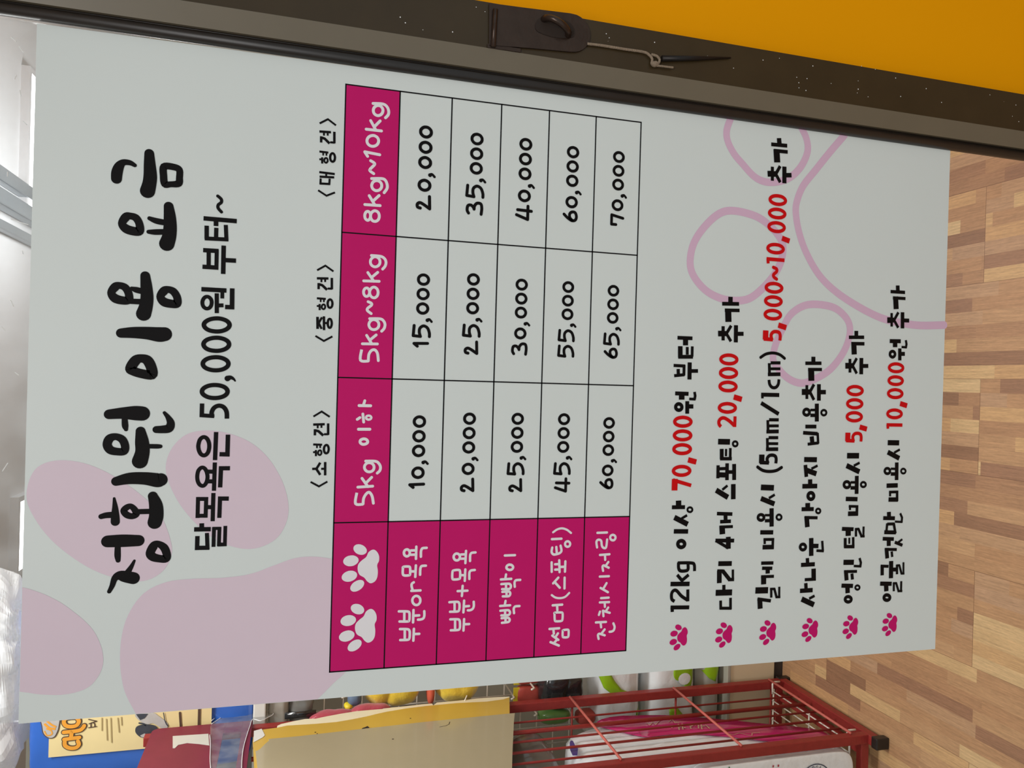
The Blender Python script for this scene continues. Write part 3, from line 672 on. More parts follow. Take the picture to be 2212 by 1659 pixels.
'note_d': """b 335.5,192.6,1.95 336.2,171.4,1.97
b 343.2,182.3,2.61 336.4,182.1,2.61
b 328.6,188.8,1.82 329.1,170.5,1.83
b 330.1,184.8,3.91 315.9,184,3.91
b 303,196.1,3.37 303.2,188.8,3.38
b 310.9,189.8,1.82 295.3,189.2,1.82
b 303.1,190.2,2.93 303.3,183.6,2.94
b 303.3,185.5,1.82 312,180.4,1.83
b 303.3,185.5,1.82 294.4,179.8,1.83
b 312.4,173.9,2.49 293.7,173.3,2.49
b 303.4,172.9,2.49 303.6,164.4,2.5
b 282.9,184.2,1.43 283.1,176.2,1.44
b 276.9,184,1.96 277,176,1.96
b 290.3,175.9,2.62 270,175.2,2.62
b 264.1,190.1,2.15 264.3,175.6,2.16
b 257.1,192.8,2.08 256.1,173.7,2.1
b 244.2,186.4,1.7 245.8,172,1.71
b 257.2,173.7,1.57 244.9,172.5,1.58
b 253.1,181.4,2.75 245.4,180.2,2.75
b 226.9,190.4,2.86 226.7,173.6,2.88
b 220.8,188.6,2.34 207.3,186.8,2.34
b 215.1,187.8,2.94 210.7,173.7,2.96
b 216.4,180.5,1.44 220,172.4,1.44
b 196.7,191.7,2.61 196.8,172.1,2.63
b 204.5,181.7,2.75 197.1,181.5,2.75
c 280.4,185.3,1.76 279.3,185.5,1.76 278.2,186.1,1.76 277.4,187.1,1.76 277,188.3,1.76 277,189.7,1.76 277.4,190.9,1.76 278.1,192,1.76 279.1,192.7,1.76 280.3,192.9,1.75 281.5,192.7,1.75 282.5,192.1,1.76 283.3,191.1,1.76 283.7,189.9,1.76 283.7,188.6,1.76 283.3,187.3,1.76 282.6,186.3,1.76 281.6,185.6,1.76
c 280.2,162.9,1.31 279.2,163.1,1.31 278.3,163.6,1.31 277.6,164.5,1.31 277.3,165.6,1.31 277.2,166.7,1.31 277.6,167.8,1.31 278.2,168.7,1.31 279.1,169.3,1.31 280.1,169.6,1.31 281.1,169.4,1.31 282,168.9,1.31 282.7,168,1.31 283.1,166.9,1.31 283.1,165.8,1.31 282.8,164.7,1.31 282.1,163.7,1.31 281.2,163.1,1.31
b 170.8,191.8,2.27 170.7,175.8,2.28
b 177.7,184,3.11 171.5,183.8,3.11
b 161.3,187.6,1.79 160.7,170.4,1.8
b 162.7,185,3.03 150.4,183.5,3.03
b 137.9,178,2.9 117.6,177.3,2.9
b 128.9,176.4,2.49 128.6,168.1,2.5
b 134.3,163.3,1.54 122.7,162,1.54
b 122.6,160.7,1.54 123.4,170.6,1.53
b 107.8,190.4,2.34 108,172.2,2.36
b 115.3,182.3,2.2 108.3,181.7,2.2
b 103,173.6,2.92 89.3,173,2.92
b 90.9,184.9,1.79 91,170.2,1.8
b 78.5,190.7,2.48 78.7,174,2.5
b 87,183.4,2.2 79.3,182.7,2.2
b 69.2,188.2,3.03 61.8,171.7,3.05
b 69.1,178.3,1.53 72.1,171.2,1.53
c 185.5,176.3,2.08 184.2,176.5,2.08 183.1,177.1,2.08 182.3,178.1,2.08 181.9,179.3,2.07 181.9,180.6,2.07 182.4,181.9,2.07 183.2,182.9,2.07 184.3,183.6,2.07 185.6,183.9,2.07 186.9,183.7,2.07 188,183.1,2.07 188.8,182.1,2.07 189.2,180.9,2.07 189.2,179.6,2.07 188.8,178.3,2.08 187.9,177.3,2.08 186.8,176.6,2.08
c 168.4,167,1.25 167.5,167.1,1.25 166.8,167.6,1.25 166.2,168.3,1.25 165.9,169.2,1.25 166,170.2,1.25 166.3,171.1,1.25 166.9,171.9,1.25 167.6,172.4,1.25 168.5,172.6,1.25 169.4,172.5,1.25 170.1,172,1.25 170.7,171.3,1.25 170.9,170.4,1.25 170.9,169.4,1.25 170.6,168.5,1.25 170,167.7,1.25 169.3,167.2,1.25
c 127.9,184.9,1.79 126.8,185.1,1.79 125.8,185.7,1.79 125.2,186.7,1.79 124.8,187.8,1.79 124.8,189.1,1.79 125.3,190.3,1.79 126,191.3,1.79 127,191.9,1.78 128.1,192.2,1.78 129.2,192,1.78 130.2,191.4,1.79 130.9,190.5,1.79 131.2,189.3,1.79 131.2,188,1.79 130.8,186.8,1.79 130,185.9,1.79 129,185.2,1.79""",
'note_e': """b 367.2,135.6,2 368.1,114.8,2.02
b 375,125.8,2.54 367.8,125.5,2.54
b 360.1,132.1,2 360.6,114.1,2.02
b 361.9,128.8,3.49 347.8,127.6,3.49
b 334.4,139.3,3.33 334.7,132.4,3.34
b 342.5,133.3,1.87 326.8,132.7,1.88
b 334.6,134.2,3.01 334.8,127.4,3.02
b 334.8,129.4,1.74 343.6,124,1.75
b 334.8,129.4,1.74 326,123.4,1.75
b 344.1,117.7,2.55 325.3,117.3,2.55
b 334.9,116.4,2.29 335.2,107.9,2.3
b 231.3,133.3,3.21 231.3,116.9,3.23
b 220,133.6,3.01 212.7,115.7,3.03
b 219.7,123.7,1.47 223.2,115.8,1.48
b 200.6,127.4,1.47 200.6,119.2,1.48
b 194.3,127.2,2.01 194.2,118.9,2.02
b 208.1,119.1,2.55 187.2,118.7,2.57
c 198,128.4,1.81 196.8,128.6,1.81 195.7,129.2,1.81 195,130.3,1.81 194.6,131.6,1.81 194.6,132.9,1.8 195,134.2,1.8 195.8,135.3,1.8 196.8,136,1.8 198,136.3,1.8 199.2,136.1,1.8 200.3,135.5,1.8 201,134.5,1.8 201.4,133.2,1.8 201.4,131.8,1.8 201,130.5,1.81 200.2,129.4,1.81 199.2,128.7,1.81
c 197.9,106.5,1.36 196.9,106.6,1.36 196.1,107.2,1.36 195.5,108.1,1.36 195.2,109.1,1.36 195.2,110.3,1.36 195.5,111.4,1.35 196.1,112.3,1.35 197,112.9,1.35 197.9,113.1,1.35 198.9,113,1.35 199.7,112.4,1.35 200.4,111.6,1.35 200.7,110.5,1.36 200.7,109.3,1.36 200.3,108.2,1.36 199.7,107.3,1.36 198.9,106.7,1.36
b 181.6,133.2,2.54 181.1,117.2,2.57
b 173.1,128.9,1.56 172.6,115.8,1.57
b 174.1,117.6,1.84 162.6,117.5,1.84
b 164.5,129.6,2.69 164.5,115.8,2.7
b 173.5,127.2,1.42 168.7,127,1.42
b 147.3,137.2,2.26 146.5,121.4,2.27
b 146.1,128.7,3.54 139,128.4,3.54
b 137.9,117.8,1.57 147.7,118.1,1.57
b 146.5,119.3,1.42 146.7,113.7,1.42
b 147,114.9,1.57 137.6,109.9,1.57
b 137.9,111.7,1.28 137.9,105.8,1.28
b 149.3,107.7,1.43 137,107.6,1.43
b 136.7,132.4,1.98 126,132,1.98
b 136.9,126.9,1.27 129.8,126.6,1.27
b 137.4,121.6,1.71 125.7,121.1,1.71
b 126.8,133.7,1.98 126.4,119.4,1.99
b 108.7,133.8,2.97 108.3,119.6,2.99
b 112.9,112,1.57 107.6,110,1.57 102.3,110.7,1.57
b 103.2,109.4,1.43 104,119.6,1.42
b 98,132.7,1.7 97.6,114.9,1.71
b 99.4,130.2,2.69 87.8,128.8,2.69
b 95.4,121.8,1.99 88.4,120.8,1.99
b 82,135.5,2.41 81,119.8,2.42
b 80.7,127.4,2.98 73,126.8,2.98
c 78.7,110.7,1.22 77.9,110.9,1.22 77.2,111.4,1.22 76.7,112.1,1.21 76.4,113.1,1.21 76.5,114.1,1.21 76.8,115,1.21 77.4,115.8,1.21 78.1,116.4,1.21 79,116.6,1.21 79.8,116.4,1.21 80.5,115.9,1.21 81,115.2,1.21 81.3,114.2,1.21 81.2,113.2,1.21 80.9,112.3,1.21 80.3,111.5,1.22 79.6,110.9,1.22
c 65.6,121.6,1.92 64.6,121.8,1.92 63.7,122.5,1.92 63.1,123.6,1.92 62.8,125,1.92 62.8,126.4,1.92 63.3,127.8,1.92 64,129,1.91 65,129.7,1.91 66,130,1.91 67.1,129.8,1.91 67.9,129.1,1.91 68.6,128,1.92 68.9,126.6,1.92 68.8,125.2,1.92 68.4,123.8,1.92 67.6,122.7,1.92 66.7,121.9,1.92""",
'note_f': """b 422.9,80,1.94 423.1,59.6,1.96
b 430.6,70.3,2.58 423.5,69.8,2.58
b 415.8,76.5,1.83 415.9,58.7,1.84
b 417.6,72.8,3.55 402.9,71.4,3.55
b 389.4,83.5,3.31 389.8,76.5,3.32
b 398,77.6,1.72 382.2,77,1.72
b 389.7,78.8,2.85 390,71.8,2.86
b 389.9,73.9,1.72 399.3,68.1,1.72
b 389.9,73.9,1.72 381.3,67.7,1.72
b 399.7,62.3,2.53 380.8,61.7,2.53
b 390.2,61.1,2.3 390.4,52.5,2.31
b 365.2,79.1,2.33 365.6,63.5,2.34
b 364.3,71.5,3.1 358.4,71.3,3.1
b 367.3,56.4,1.53 362.6,55.3,1.53 358.3,56,1.53
b 358.8,54.6,1.39 359,62.2,1.38
b 357.2,64.6,2.34 343.2,64.1,2.34
b 350.8,63.6,2.34 351.1,57.2,2.35
b 246.6,77.6,3.02 246.5,61.5,3.04
b 235.6,77.2,2.88 228.3,60.6,2.9
b 234.9,68.2,1.38 238.7,60.2,1.38
b 216.1,72.2,1.38 216,64.4,1.38
b 210,72,2.07 209.9,64.2,2.07
b 223.5,64,2.49 202.8,63.5,2.49
b 196.3,77.4,2.61 196.6,61.6,2.63
c 350.2,71.1,1.79 349,71.3,1.79 348,71.9,1.79 347.2,72.8,1.79 346.7,73.9,1.78 346.7,75.2,1.78 347.1,76.3,1.78 347.8,77.3,1.78 348.8,78,1.78 349.9,78.2,1.78 351.1,78,1.78 352.2,77.5,1.78 352.9,76.6,1.78 353.4,75.4,1.78 353.4,74.2,1.78 353.1,73,1.79 352.4,72.1,1.79 351.4,71.4,1.79
c 213.5,73.3,1.65 212.4,73.4,1.65 211.4,74,1.65 210.7,75,1.65 210.4,76.2,1.65 210.4,77.5,1.64 210.8,78.7,1.64 211.5,79.7,1.64 212.4,80.3,1.64 213.5,80.6,1.64 214.6,80.4,1.64 215.5,79.8,1.64 216.3,78.9,1.64 216.6,77.7,1.64 216.6,76.4,1.64 216.2,75.2,1.65 215.5,74.2,1.65 214.6,73.5,1.65
c 213.3,51.1,1.25 212.4,51.3,1.25 211.5,51.8,1.25 210.9,52.6,1.25 210.6,53.7,1.25 210.6,54.8,1.25 210.9,55.8,1.25 211.6,56.7,1.25 212.4,57.2,1.25 213.3,57.5,1.25 214.2,57.3,1.25 215.1,56.8,1.25 215.7,56,1.25 216,54.9,1.25 216,53.9,1.25 215.6,52.8,1.25 215,52,1.25 214.2,51.4,1.25
b 188.8,73.7,1.6 188.9,60.5,1.61
b 189.7,62.3,1.75 178.1,61.9,1.75
b 180.1,74.1,2.61 179.9,60.6,2.63
b 189.4,72.2,1.45 183.8,72,1.45
b 158.5,80.8,2.31 158,64.3,2.33
b 165.6,73.1,2.76 159,72.6,2.76
b 163.7,57,1.46 158.6,54.2,1.46 152.6,54.6,1.46
b 153.4,53.7,1.31 154.1,64.2,1.31
b 151.4,75,1.74 151.4,64.5,1.75
b 152,65.7,1.75 140.1,62.9,1.75
b 142,78.7,2.32 141.3,62.2,2.33
b 152.2,74.9,1.6 143.2,75.7,1.6
b 134.4,80.6,2.17 133.6,64.9,2.18
b 132.9,72.1,2.77 125.7,71.8,2.77
b 129.9,63.4,1.9 125.9,52.4,1.91
b 129.5,58.8,1.31 133,52.8,1.31
b 121.9,77.2,1.74 121.1,60.3,1.75
b 123.3,75,2.62 111.2,73.4,2.62
b 119.1,67.4,1.6 112.6,66.4,1.6
b 102.5,82.4,1.74 101.8,71.2,1.75
b 103.4,80.2,2.32 91.6,79.8,2.32
b 107.9,67.7,2.92 87.7,67.3,2.92
b 97.9,66.6,2.33 97.6,59.1,2.34
b 92,58.9,1.61 103.2,59.3,1.61
b 102.3,60.3,1.31 102.5,55.2,1.31
b 102.7,56.1,1.46 92.4,52.4,1.46
b 92.5,53.6,1.18 92.4,48.3,1.18
b 105.8,50.2,1.33 91.4,49.7,1.33
b 82,82.3,2.46 81.1,66,2.48
b 80.8,73.9,3.05 72.7,73.2,3.05
b 72.2,62.7,1.46 82.6,63.1,1.46
b 81.6,64.1,1.31 81.6,58.7,1.31
b 82.1,59.9,1.46 71.8,55.9,1.46
b 72.1,57.4,1.31 71.9,50.6,1.33
b 83.6,52.5,1.46 71.1,52.4,1.46
c 65,68,2.05 63.9,68.2,2.05 63,68.9,2.04 62.4,70,2.04 62.1,71.3,2.04 62.2,72.8,2.04 62.6,74.2,2.04 63.3,75.3,2.04 64.3,76,2.04 65.4,76.3,2.04 66.4,76.1,2.04 67.3,75.4,2.04 68,74.3,2.04 68.3,73,2.04 68.2,71.5,2.04 67.8,70.2,2.04 67,69,2.04 66.1,68.3,2.05""",
'red_a': """b 193.7,350.9,3.46 206.1,350.9,3.46
b 204.9,353,1.98 198.9,331.2,1.98
c 219.3,343.1,1.92 219.1,346.1,1.92 218.4,348.8,1.92 217.4,351,1.92 216.1,352.4,1.92 214.7,352.9,1.92 213.3,352.4,1.92 212,351,1.92 211,348.8,1.92 210.3,346.1,1.92 210.1,343.1,1.92 210.3,340.1,1.92 211,337.3,1.92 212,335.2,1.92 213.3,333.8,1.92 214.7,333.3,1.92 216.1,333.8,1.92 217.4,335.2,1.92 218.4,337.3,1.92 219.1,340.1,1.92
b 226.6,335.8,2.94 224.2,325.9,2.94
c 242.7,343.2,1.94 242.4,346.3,1.94 241.8,349,1.94 240.8,351.2,1.94 239.5,352.6,1.94 238.1,353.1,1.94 236.6,352.6,1.94 235.4,351.2,1.94 234.3,349,1.94 233.7,346.3,1.94 233.5,343.2,1.94 233.7,340.2,1.94 234.3,337.5,1.94 235.4,335.3,1.94 236.6,333.9,1.94 238.1,333.4,1.94 239.5,333.9,1.94 240.8,335.3,1.94 241.8,337.5,1.94 242.4,340.2,1.94
c 257.5,343.2,1.93 257.2,346.2,1.93 256.6,349,1.93 255.5,351.1,1.93 254.2,352.5,1.93 252.8,353,1.93 251.4,352.5,1.93 250.1,351.1,1.93 249.1,349,1.93 248.4,346.2,1.93 248.2,343.2,1.93 248.4,340.2,1.93 249.1,337.4,1.93 250.1,335.2,1.93 251.4,333.9,1.93 252.8,333.4,1.93 254.2,333.9,1.93 255.5,335.2,1.93 256.6,337.4,1.93 257.2,340.2,1.93
c 272.2,343.4,1.92 271.9,346.4,1.92 271.3,349.1,1.92 270.2,351.3,1.92 268.9,352.6,1.92 267.5,353.1,1.92 266.1,352.6,1.92 264.8,351.3,1.92 263.8,349.1,1.92 263.1,346.4,1.92 262.9,343.4,1.92 263.1,340.3,1.92 263.8,337.6,1.92 264.8,335.5,1.92 266.1,334.1,1.92 267.5,333.6,1.92 268.9,334.1,1.92 270.2,335.5,1.92 271.3,337.6,1.92 271.9,340.3,1.92""",
'red_b': """s 262.8,297.1,1.94 265.1,299.4,1.94 268.8,299.8,1.94 271.8,297.1,1.94 272.1,292.9,1.94 268.8,286.6,1.94 264,280.8,1.94
b 262.6,280.2,1.89 274.3,280.2,1.89
c 288,290,1.94 287.7,293,1.94 287.1,295.8,1.94 286.1,298,1.94 284.8,299.4,1.94 283.4,299.9,1.94 282,299.4,1.94 280.7,298,1.94 279.7,295.8,1.94 279.1,293,1.94 278.8,290,1.94 279.1,286.9,1.94 279.7,284.1,1.94 280.7,282,1.94 282,280.5,1.94 283.4,280.1,1.94 284.8,280.5,1.94 286.1,282,1.94 287.1,284.1,1.94 287.7,286.9,1.94
b 295.5,282.5,3 293,272.4,3
c 311.4,289.9,1.95 311.1,293,1.95 310.5,295.8,1.95 309.5,298,1.95 308.2,299.4,1.95 306.8,299.9,1.95 305.3,299.4,1.95 304.1,298,1.95 303,295.8,1.95 302.4,293,1.95 302.2,289.9,1.95 302.4,286.9,1.95 303,284.1,1.95 304.1,281.9,1.95 305.3,280.5,1.95 306.8,280,1.95 308.2,280.5,1.95 309.5,281.9,1.95 310.5,284.1,1.95 311.1,286.9,1.95
c 326.2,289.8,1.95 325.9,292.9,1.95 325.3,295.6,1.95 324.2,297.8,1.95 322.9,299.3,1.95 321.5,299.7,1.95 320,299.3,1.95 318.7,297.8,1.95 317.7,295.6,1.95 317,292.9,1.95 316.8,289.8,1.95 317,286.7,1.95 317.7,284,1.95 318.7,281.8,1.95 320,280.3,1.95 321.5,279.9,1.95 322.9,280.3,1.95 324.2,281.8,1.95 325.3,284,1.95 325.9,286.7,1.95
c 341,289.9,1.94 340.8,292.9,1.94 340.1,295.7,1.94 339.1,297.9,1.94 337.8,299.3,1.94 336.3,299.8,1.94 334.9,299.3,1.94 333.6,297.9,1.94 332.5,295.7,1.94 331.9,292.9,1.94 331.7,289.9,1.94 331.9,286.8,1.94 332.5,284,1.94 333.6,281.9,1.94 334.9,280.4,1.94 336.3,280,1.94 337.8,280.4,1.94 339.1,281.9,1.94 340.1,284,1.94 340.8,286.8,1.94""",
'red_c': """b 359.9,244.9,3.47 370.1,244.9,3.47
b 360.7,247.2,2.11 360.3,235.5,2.11
s 359.7,236.6,1.99 364.9,238,1.99 368.5,235.7,1.99 369.4,231.6,1.99 368.3,227.7,1.99 364.9,226.3,1.99 359.6,226.5,1.99
b 376.8,229.1,3.05 374.3,218.8,3.05
c 392.6,236.5,1.95 392.3,239.6,1.95 391.7,242.3,1.95 390.7,244.5,1.95 389.4,245.9,1.95 388,246.4,1.95 386.5,245.9,1.95 385.3,244.5,1.95 384.2,242.3,1.95 383.6,239.6,1.95 383.4,236.5,1.95 383.6,233.4,1.95 384.2,230.7,1.95 385.3,228.5,1.95 386.5,227.1,1.95 388,226.6,1.95 389.4,227.1,1.95 390.7,228.5,1.95 391.7,230.7,1.95 392.3,233.4,1.95
c 407.6,236.3,1.97 407.4,239.4,1.97 406.7,242.2,1.97 405.7,244.4,1.97 404.4,245.8,1.97 403,246.3,1.97 401.6,245.8,1.97 400.3,244.4,1.97 399.3,242.2,1.97 398.6,239.4,1.97 398.4,236.3,1.97 398.6,233.2,1.97 399.3,230.4,1.97 400.3,228.2,1.97 401.6,226.8,1.97 403,226.3,1.97 404.4,226.8,1.97 405.7,228.2,1.97 406.7,230.4,1.97 407.4,233.2,1.97
c 422.6,236,1.97 422.3,239.1,1.97 421.7,241.9,1.97 420.6,244.1,1.97 419.3,245.5,1.97 417.9,246,1.97 416.4,245.5,1.97 415.1,244.1,1.97 414.1,241.9,1.97 413.4,239.1,1.97 413.2,236,1.97 413.4,232.9,1.97 414.1,230.2,1.97 415.1,228,1.97 416.4,226.5,1.97 417.9,226,1.97 419.3,226.5,1.97 420.6,228,1.97 421.7,230.2,1.97 422.3,232.9,1.97
b 449.3,223.7,2.04 449.3,246.6,2.04
b 444.4,244.3,1.86 449.7,245,1.86
c 465.9,235.5,1.94 465.7,238.5,1.94 465.1,241.3,1.94 464.1,243.5,1.94 462.8,244.9,1.94 461.4,245.4,1.94 460,244.9,1.94 458.7,243.5,1.94 457.7,241.3,1.94 457.1,238.5,1.94 456.9,235.5,1.94 457.1,232.4,1.94 457.7,229.7,1.94 458.7,227.5,1.94 460,226.1,1.94 461.4,225.6,1.94 462.8,226.1,1.94 464.1,227.5,1.94 465.1,229.7,1.94 465.7,232.4,1.94
b 473.7,227.7,2.92 471.1,217.9,2.92
c 490.1,235,1.94 489.8,238.1,1.94 489.2,240.8,1.94 488.1,243,1.94 486.8,244.4,1.94 485.3,244.9,1.94 483.9,244.4,1.94 482.5,243,1.94 481.5,240.8,1.94 480.8,238.1,1.94 480.6,235,1.94 480.8,232,1.94 481.5,229.2,1.94 482.5,227.1,1.94 483.9,225.6,1.94 485.3,225.2,1.94 486.8,225.6,1.94 488.1,227.1,1.94 489.2,229.2,1.94 489.8,232,1.94
c 505.1,234.8,1.94 504.9,237.8,1.94 504.2,240.6,1.94 503.2,242.8,1.94 501.9,244.2,1.94 500.5,244.7,1.94 499.1,244.2,1.94 497.8,242.8,1.94 496.7,240.6,1.94 496.1,237.8,1.94 495.9,234.8,1.94 496.1,231.7,1.94 496.7,229,1.94 497.8,226.8,1.94 499.1,225.4,1.94 500.5,224.9,1.94 501.9,225.4,1.94 503.2,226.8,1.94 504.2,229,1.94 504.9,231.7,1.94
c 520.1,234.5,1.94 519.9,237.6,1.94 519.3,240.3,1.94 518.2,242.5,1.94 516.9,243.9,1.94 515.5,244.4,1.94 514,243.9,1.94 512.7,242.5,1.94 511.7,240.3,1.94 511,237.6,1.94 510.8,234.5,1.94 511,231.4,1.94 511.7,228.7,1.94 512.7,226.5,1.94 514,225.1,1.94 515.5,224.6,1.94 516.9,225.1,1.94 518.2,226.5,1.94 519.3,228.7,1.94 519.9,231.4,1.94
r 427.7,233.1,1.88 429.9,236.6,1.88 432.6,237,1.88 436,233.4,1.88 439,233.6,1.88 440.5,237.6,1.88""",
'red_e': """b 247.9,133.1,3.42 257.8,133.1,3.42
b 248.7,135.4,2.08 248.4,123.8,2.08
s 247.8,125,1.95 252.8,126.3,1.95 256.3,124.1,1.95 257.2,120,1.95 256.1,116.1,1.95 252.8,114.8,1.95 247.7,115,1.95
b 264.5,117.3,2.96 262.1,107.3,2.96
c 280.8,125.1,1.94 280.6,128.1,1.94 279.9,130.9,1.94 278.9,133.1,1.94 277.6,134.5,1.94 276.2,134.9,1.94 274.7,134.5,1.94 273.4,133.1,1.94 272.4,130.9,1.94 271.7,128.1,1.94 271.5,125.1,1.94 271.7,122,1.94 272.4,119.3,1.94 273.4,117.1,1.94 274.7,115.7,1.94 276.2,115.2,1.94 277.6,115.7,1.94 278.9,117.1,1.94 279.9,119.3,1.94 280.6,122,1.94
c 295.7,125,1.95 295.5,128.1,1.95 294.8,130.8,1.95 293.8,133,1.95 292.5,134.4,1.95 291.1,134.9,1.95 289.7,134.4,1.95 288.4,133,1.95 287.4,130.8,1.95 286.7,128.1,1.95 286.5,125,1.95 286.7,121.9,1.95 287.4,119.2,1.95 288.4,117,1.95 289.7,115.6,1.95 291.1,115.1,1.95 292.5,115.6,1.95 293.8,117,1.95 294.8,119.2,1.95 295.5,121.9,1.95
c 310.9,125,1.95 310.7,128.1,1.95 310,130.8,1.95 309,133,1.95 307.7,134.4,1.95 306.3,134.9,1.95 304.8,134.4,1.95 303.5,133,1.95 302.5,130.8,1.95 301.8,128.1,1.95 301.6,125,1.95 301.8,121.9,1.95 302.5,119.2,1.95 303.5,117,1.95 304.8,115.6,1.95 306.3,115.1,1.95 307.7,115.6,1.95 309,117,1.95 310,119.2,1.95 310.7,121.9,1.95""",
'red_f': """b 267.4,57.7,2 267.4,80.1,2
b 262.9,77.9,1.81 267.7,78.6,1.81
c 284.9,69.3,1.92 284.7,72.3,1.92 284,75.1,1.92 283.1,77.2,1.92 281.8,78.6,1.92 280.4,79.1,1.92 279,78.6,1.92 277.8,77.2,1.92 276.8,75.1,1.92 276.1,72.3,1.92 275.9,69.3,1.92 276.1,66.3,1.92 276.8,63.6,1.92 277.8,61.4,1.92 279,60,1.92 280.4,59.5,1.92 281.8,60,1.92 283.1,61.4,1.92 284,63.6,1.92 284.7,66.3,1.92
b 292.7,61.9,2.97 290.2,51.9,2.97
c 308.7,69.2,1.92 308.4,72.2,1.92 307.8,74.9,1.92 306.8,77.1,1.92 305.5,78.5,1.92 304.1,79,1.92 302.7,78.5,1.92 301.4,77.1,1.92 300.4,74.9,1.92 299.7,72.2,1.92 299.5,69.2,1.92 299.7,66.2,1.92 300.4,63.4,1.92 301.4,61.3,1.92 302.7,59.9,1.92 304.1,59.4,1.92 305.5,59.9,1.92 306.8,61.3,1.92 307.8,63.4,1.92 308.4,66.2,1.92
c 323.7,69.1,1.91 323.5,72.1,1.91 322.9,74.8,1.91 321.9,77,1.91 320.6,78.3,1.91 319.3,78.8,1.91 317.9,78.3,1.91 316.6,77,1.91 315.6,74.8,1.91 315,72.1,1.91 314.8,69.1,1.91 315,66.1,1.91 315.6,63.4,1.91 316.6,61.2,1.91 317.9,59.9,1.91 319.3,59.4,1.91 320.6,59.9,1.91 321.9,61.2,1.91 322.9,63.4,1.91 323.5,66.1,1.91
c 338.9,69.1,1.91 338.7,72.1,1.91 338,74.8,1.91 337,76.9,1.91 335.7,78.3,1.91 334.3,78.8,1.91 332.9,78.3,1.91 331.6,76.9,1.91 330.6,74.8,1.91 330,72.1,1.91 329.8,69.1,1.91 330,66.1,1.91 330.6,63.4,1.91 331.6,61.2,1.91 332.9,59.8,1.91 334.3,59.4,1.91 335.7,59.8,1.91 337,61.2,1.91 338,63.4,1.91 338.7,66.1,1.91""",
'num_00': """l 202.8,621.8,1.47 202.3,635.3,1.47
l 202.3,635.3,1.47 199.7,632,1.47
c 218.6,627.6,1.47 218.4,629.2,1.47 217.7,630.6,1.47 216.7,631.7,1.47 215.4,632.5,1.47 214,632.7,1.47 212.5,632.5,1.47 211.2,631.7,1.47 210.2,630.6,1.47 209.6,629.2,1.47 209.3,627.6,1.47 209.6,626.1,1.47 210.2,624.6,1.47 211.2,623.5,1.47 212.5,622.8,1.47 214,622.6,1.47 215.4,622.8,1.47 216.7,623.5,1.47 217.7,624.6,1.47 218.4,626.1,1.47
r 224,622.7,1.84 224.8,620.7,1.18 222.7,618.5,1.18
c 239.9,627.6,1.47 239.7,629.2,1.47 239,630.6,1.47 238,631.7,1.47 236.7,632.5,1.47 235.3,632.7,1.47 233.9,632.5,1.47 232.6,631.7,1.47 231.5,630.6,1.47 230.9,629.2,1.47 230.6,627.6,1.47 230.9,626.1,1.47 231.5,624.6,1.47 232.6,623.5,1.47 233.9,622.8,1.47 235.3,622.6,1.47 236.7,622.8,1.47 238,623.5,1.47 239,624.6,1.47 239.7,626.1,1.47
c 254.2,627.6,1.47 254,629.2,1.47 253.3,630.6,1.47 252.3,631.7,1.47 251,632.5,1.47 249.6,632.7,1.47 248.1,632.5,1.47 246.9,631.7,1.47 245.8,630.6,1.47 245.2,629.2,1.47 244.9,627.6,1.47 245.2,626.1,1.47 245.8,624.6,1.47 246.9,623.5,1.47 248.1,622.8,1.47 249.6,622.6,1.47 251,622.8,1.47 252.3,623.5,1.47 253.3,624.6,1.47 254,626.1,1.47
c 268.5,627.6,1.47 268.3,629.2,1.47 267.6,630.6,1.47 266.6,631.7,1.47 265.3,632.5,1.47 263.9,632.7,1.47 262.4,632.5,1.47 261.1,631.7,1.47 260.1,630.6,1.47 259.5,629.2,1.47 259.2,627.6,1.47 259.5,626.1,1.47 260.1,624.6,1.47 261.1,623.5,1.47 262.4,622.8,1.47 263.9,622.6,1.47 265.3,622.8,1.47 266.6,623.5,1.47 267.6,624.6,1.47 268.3,626.1,1.47""",
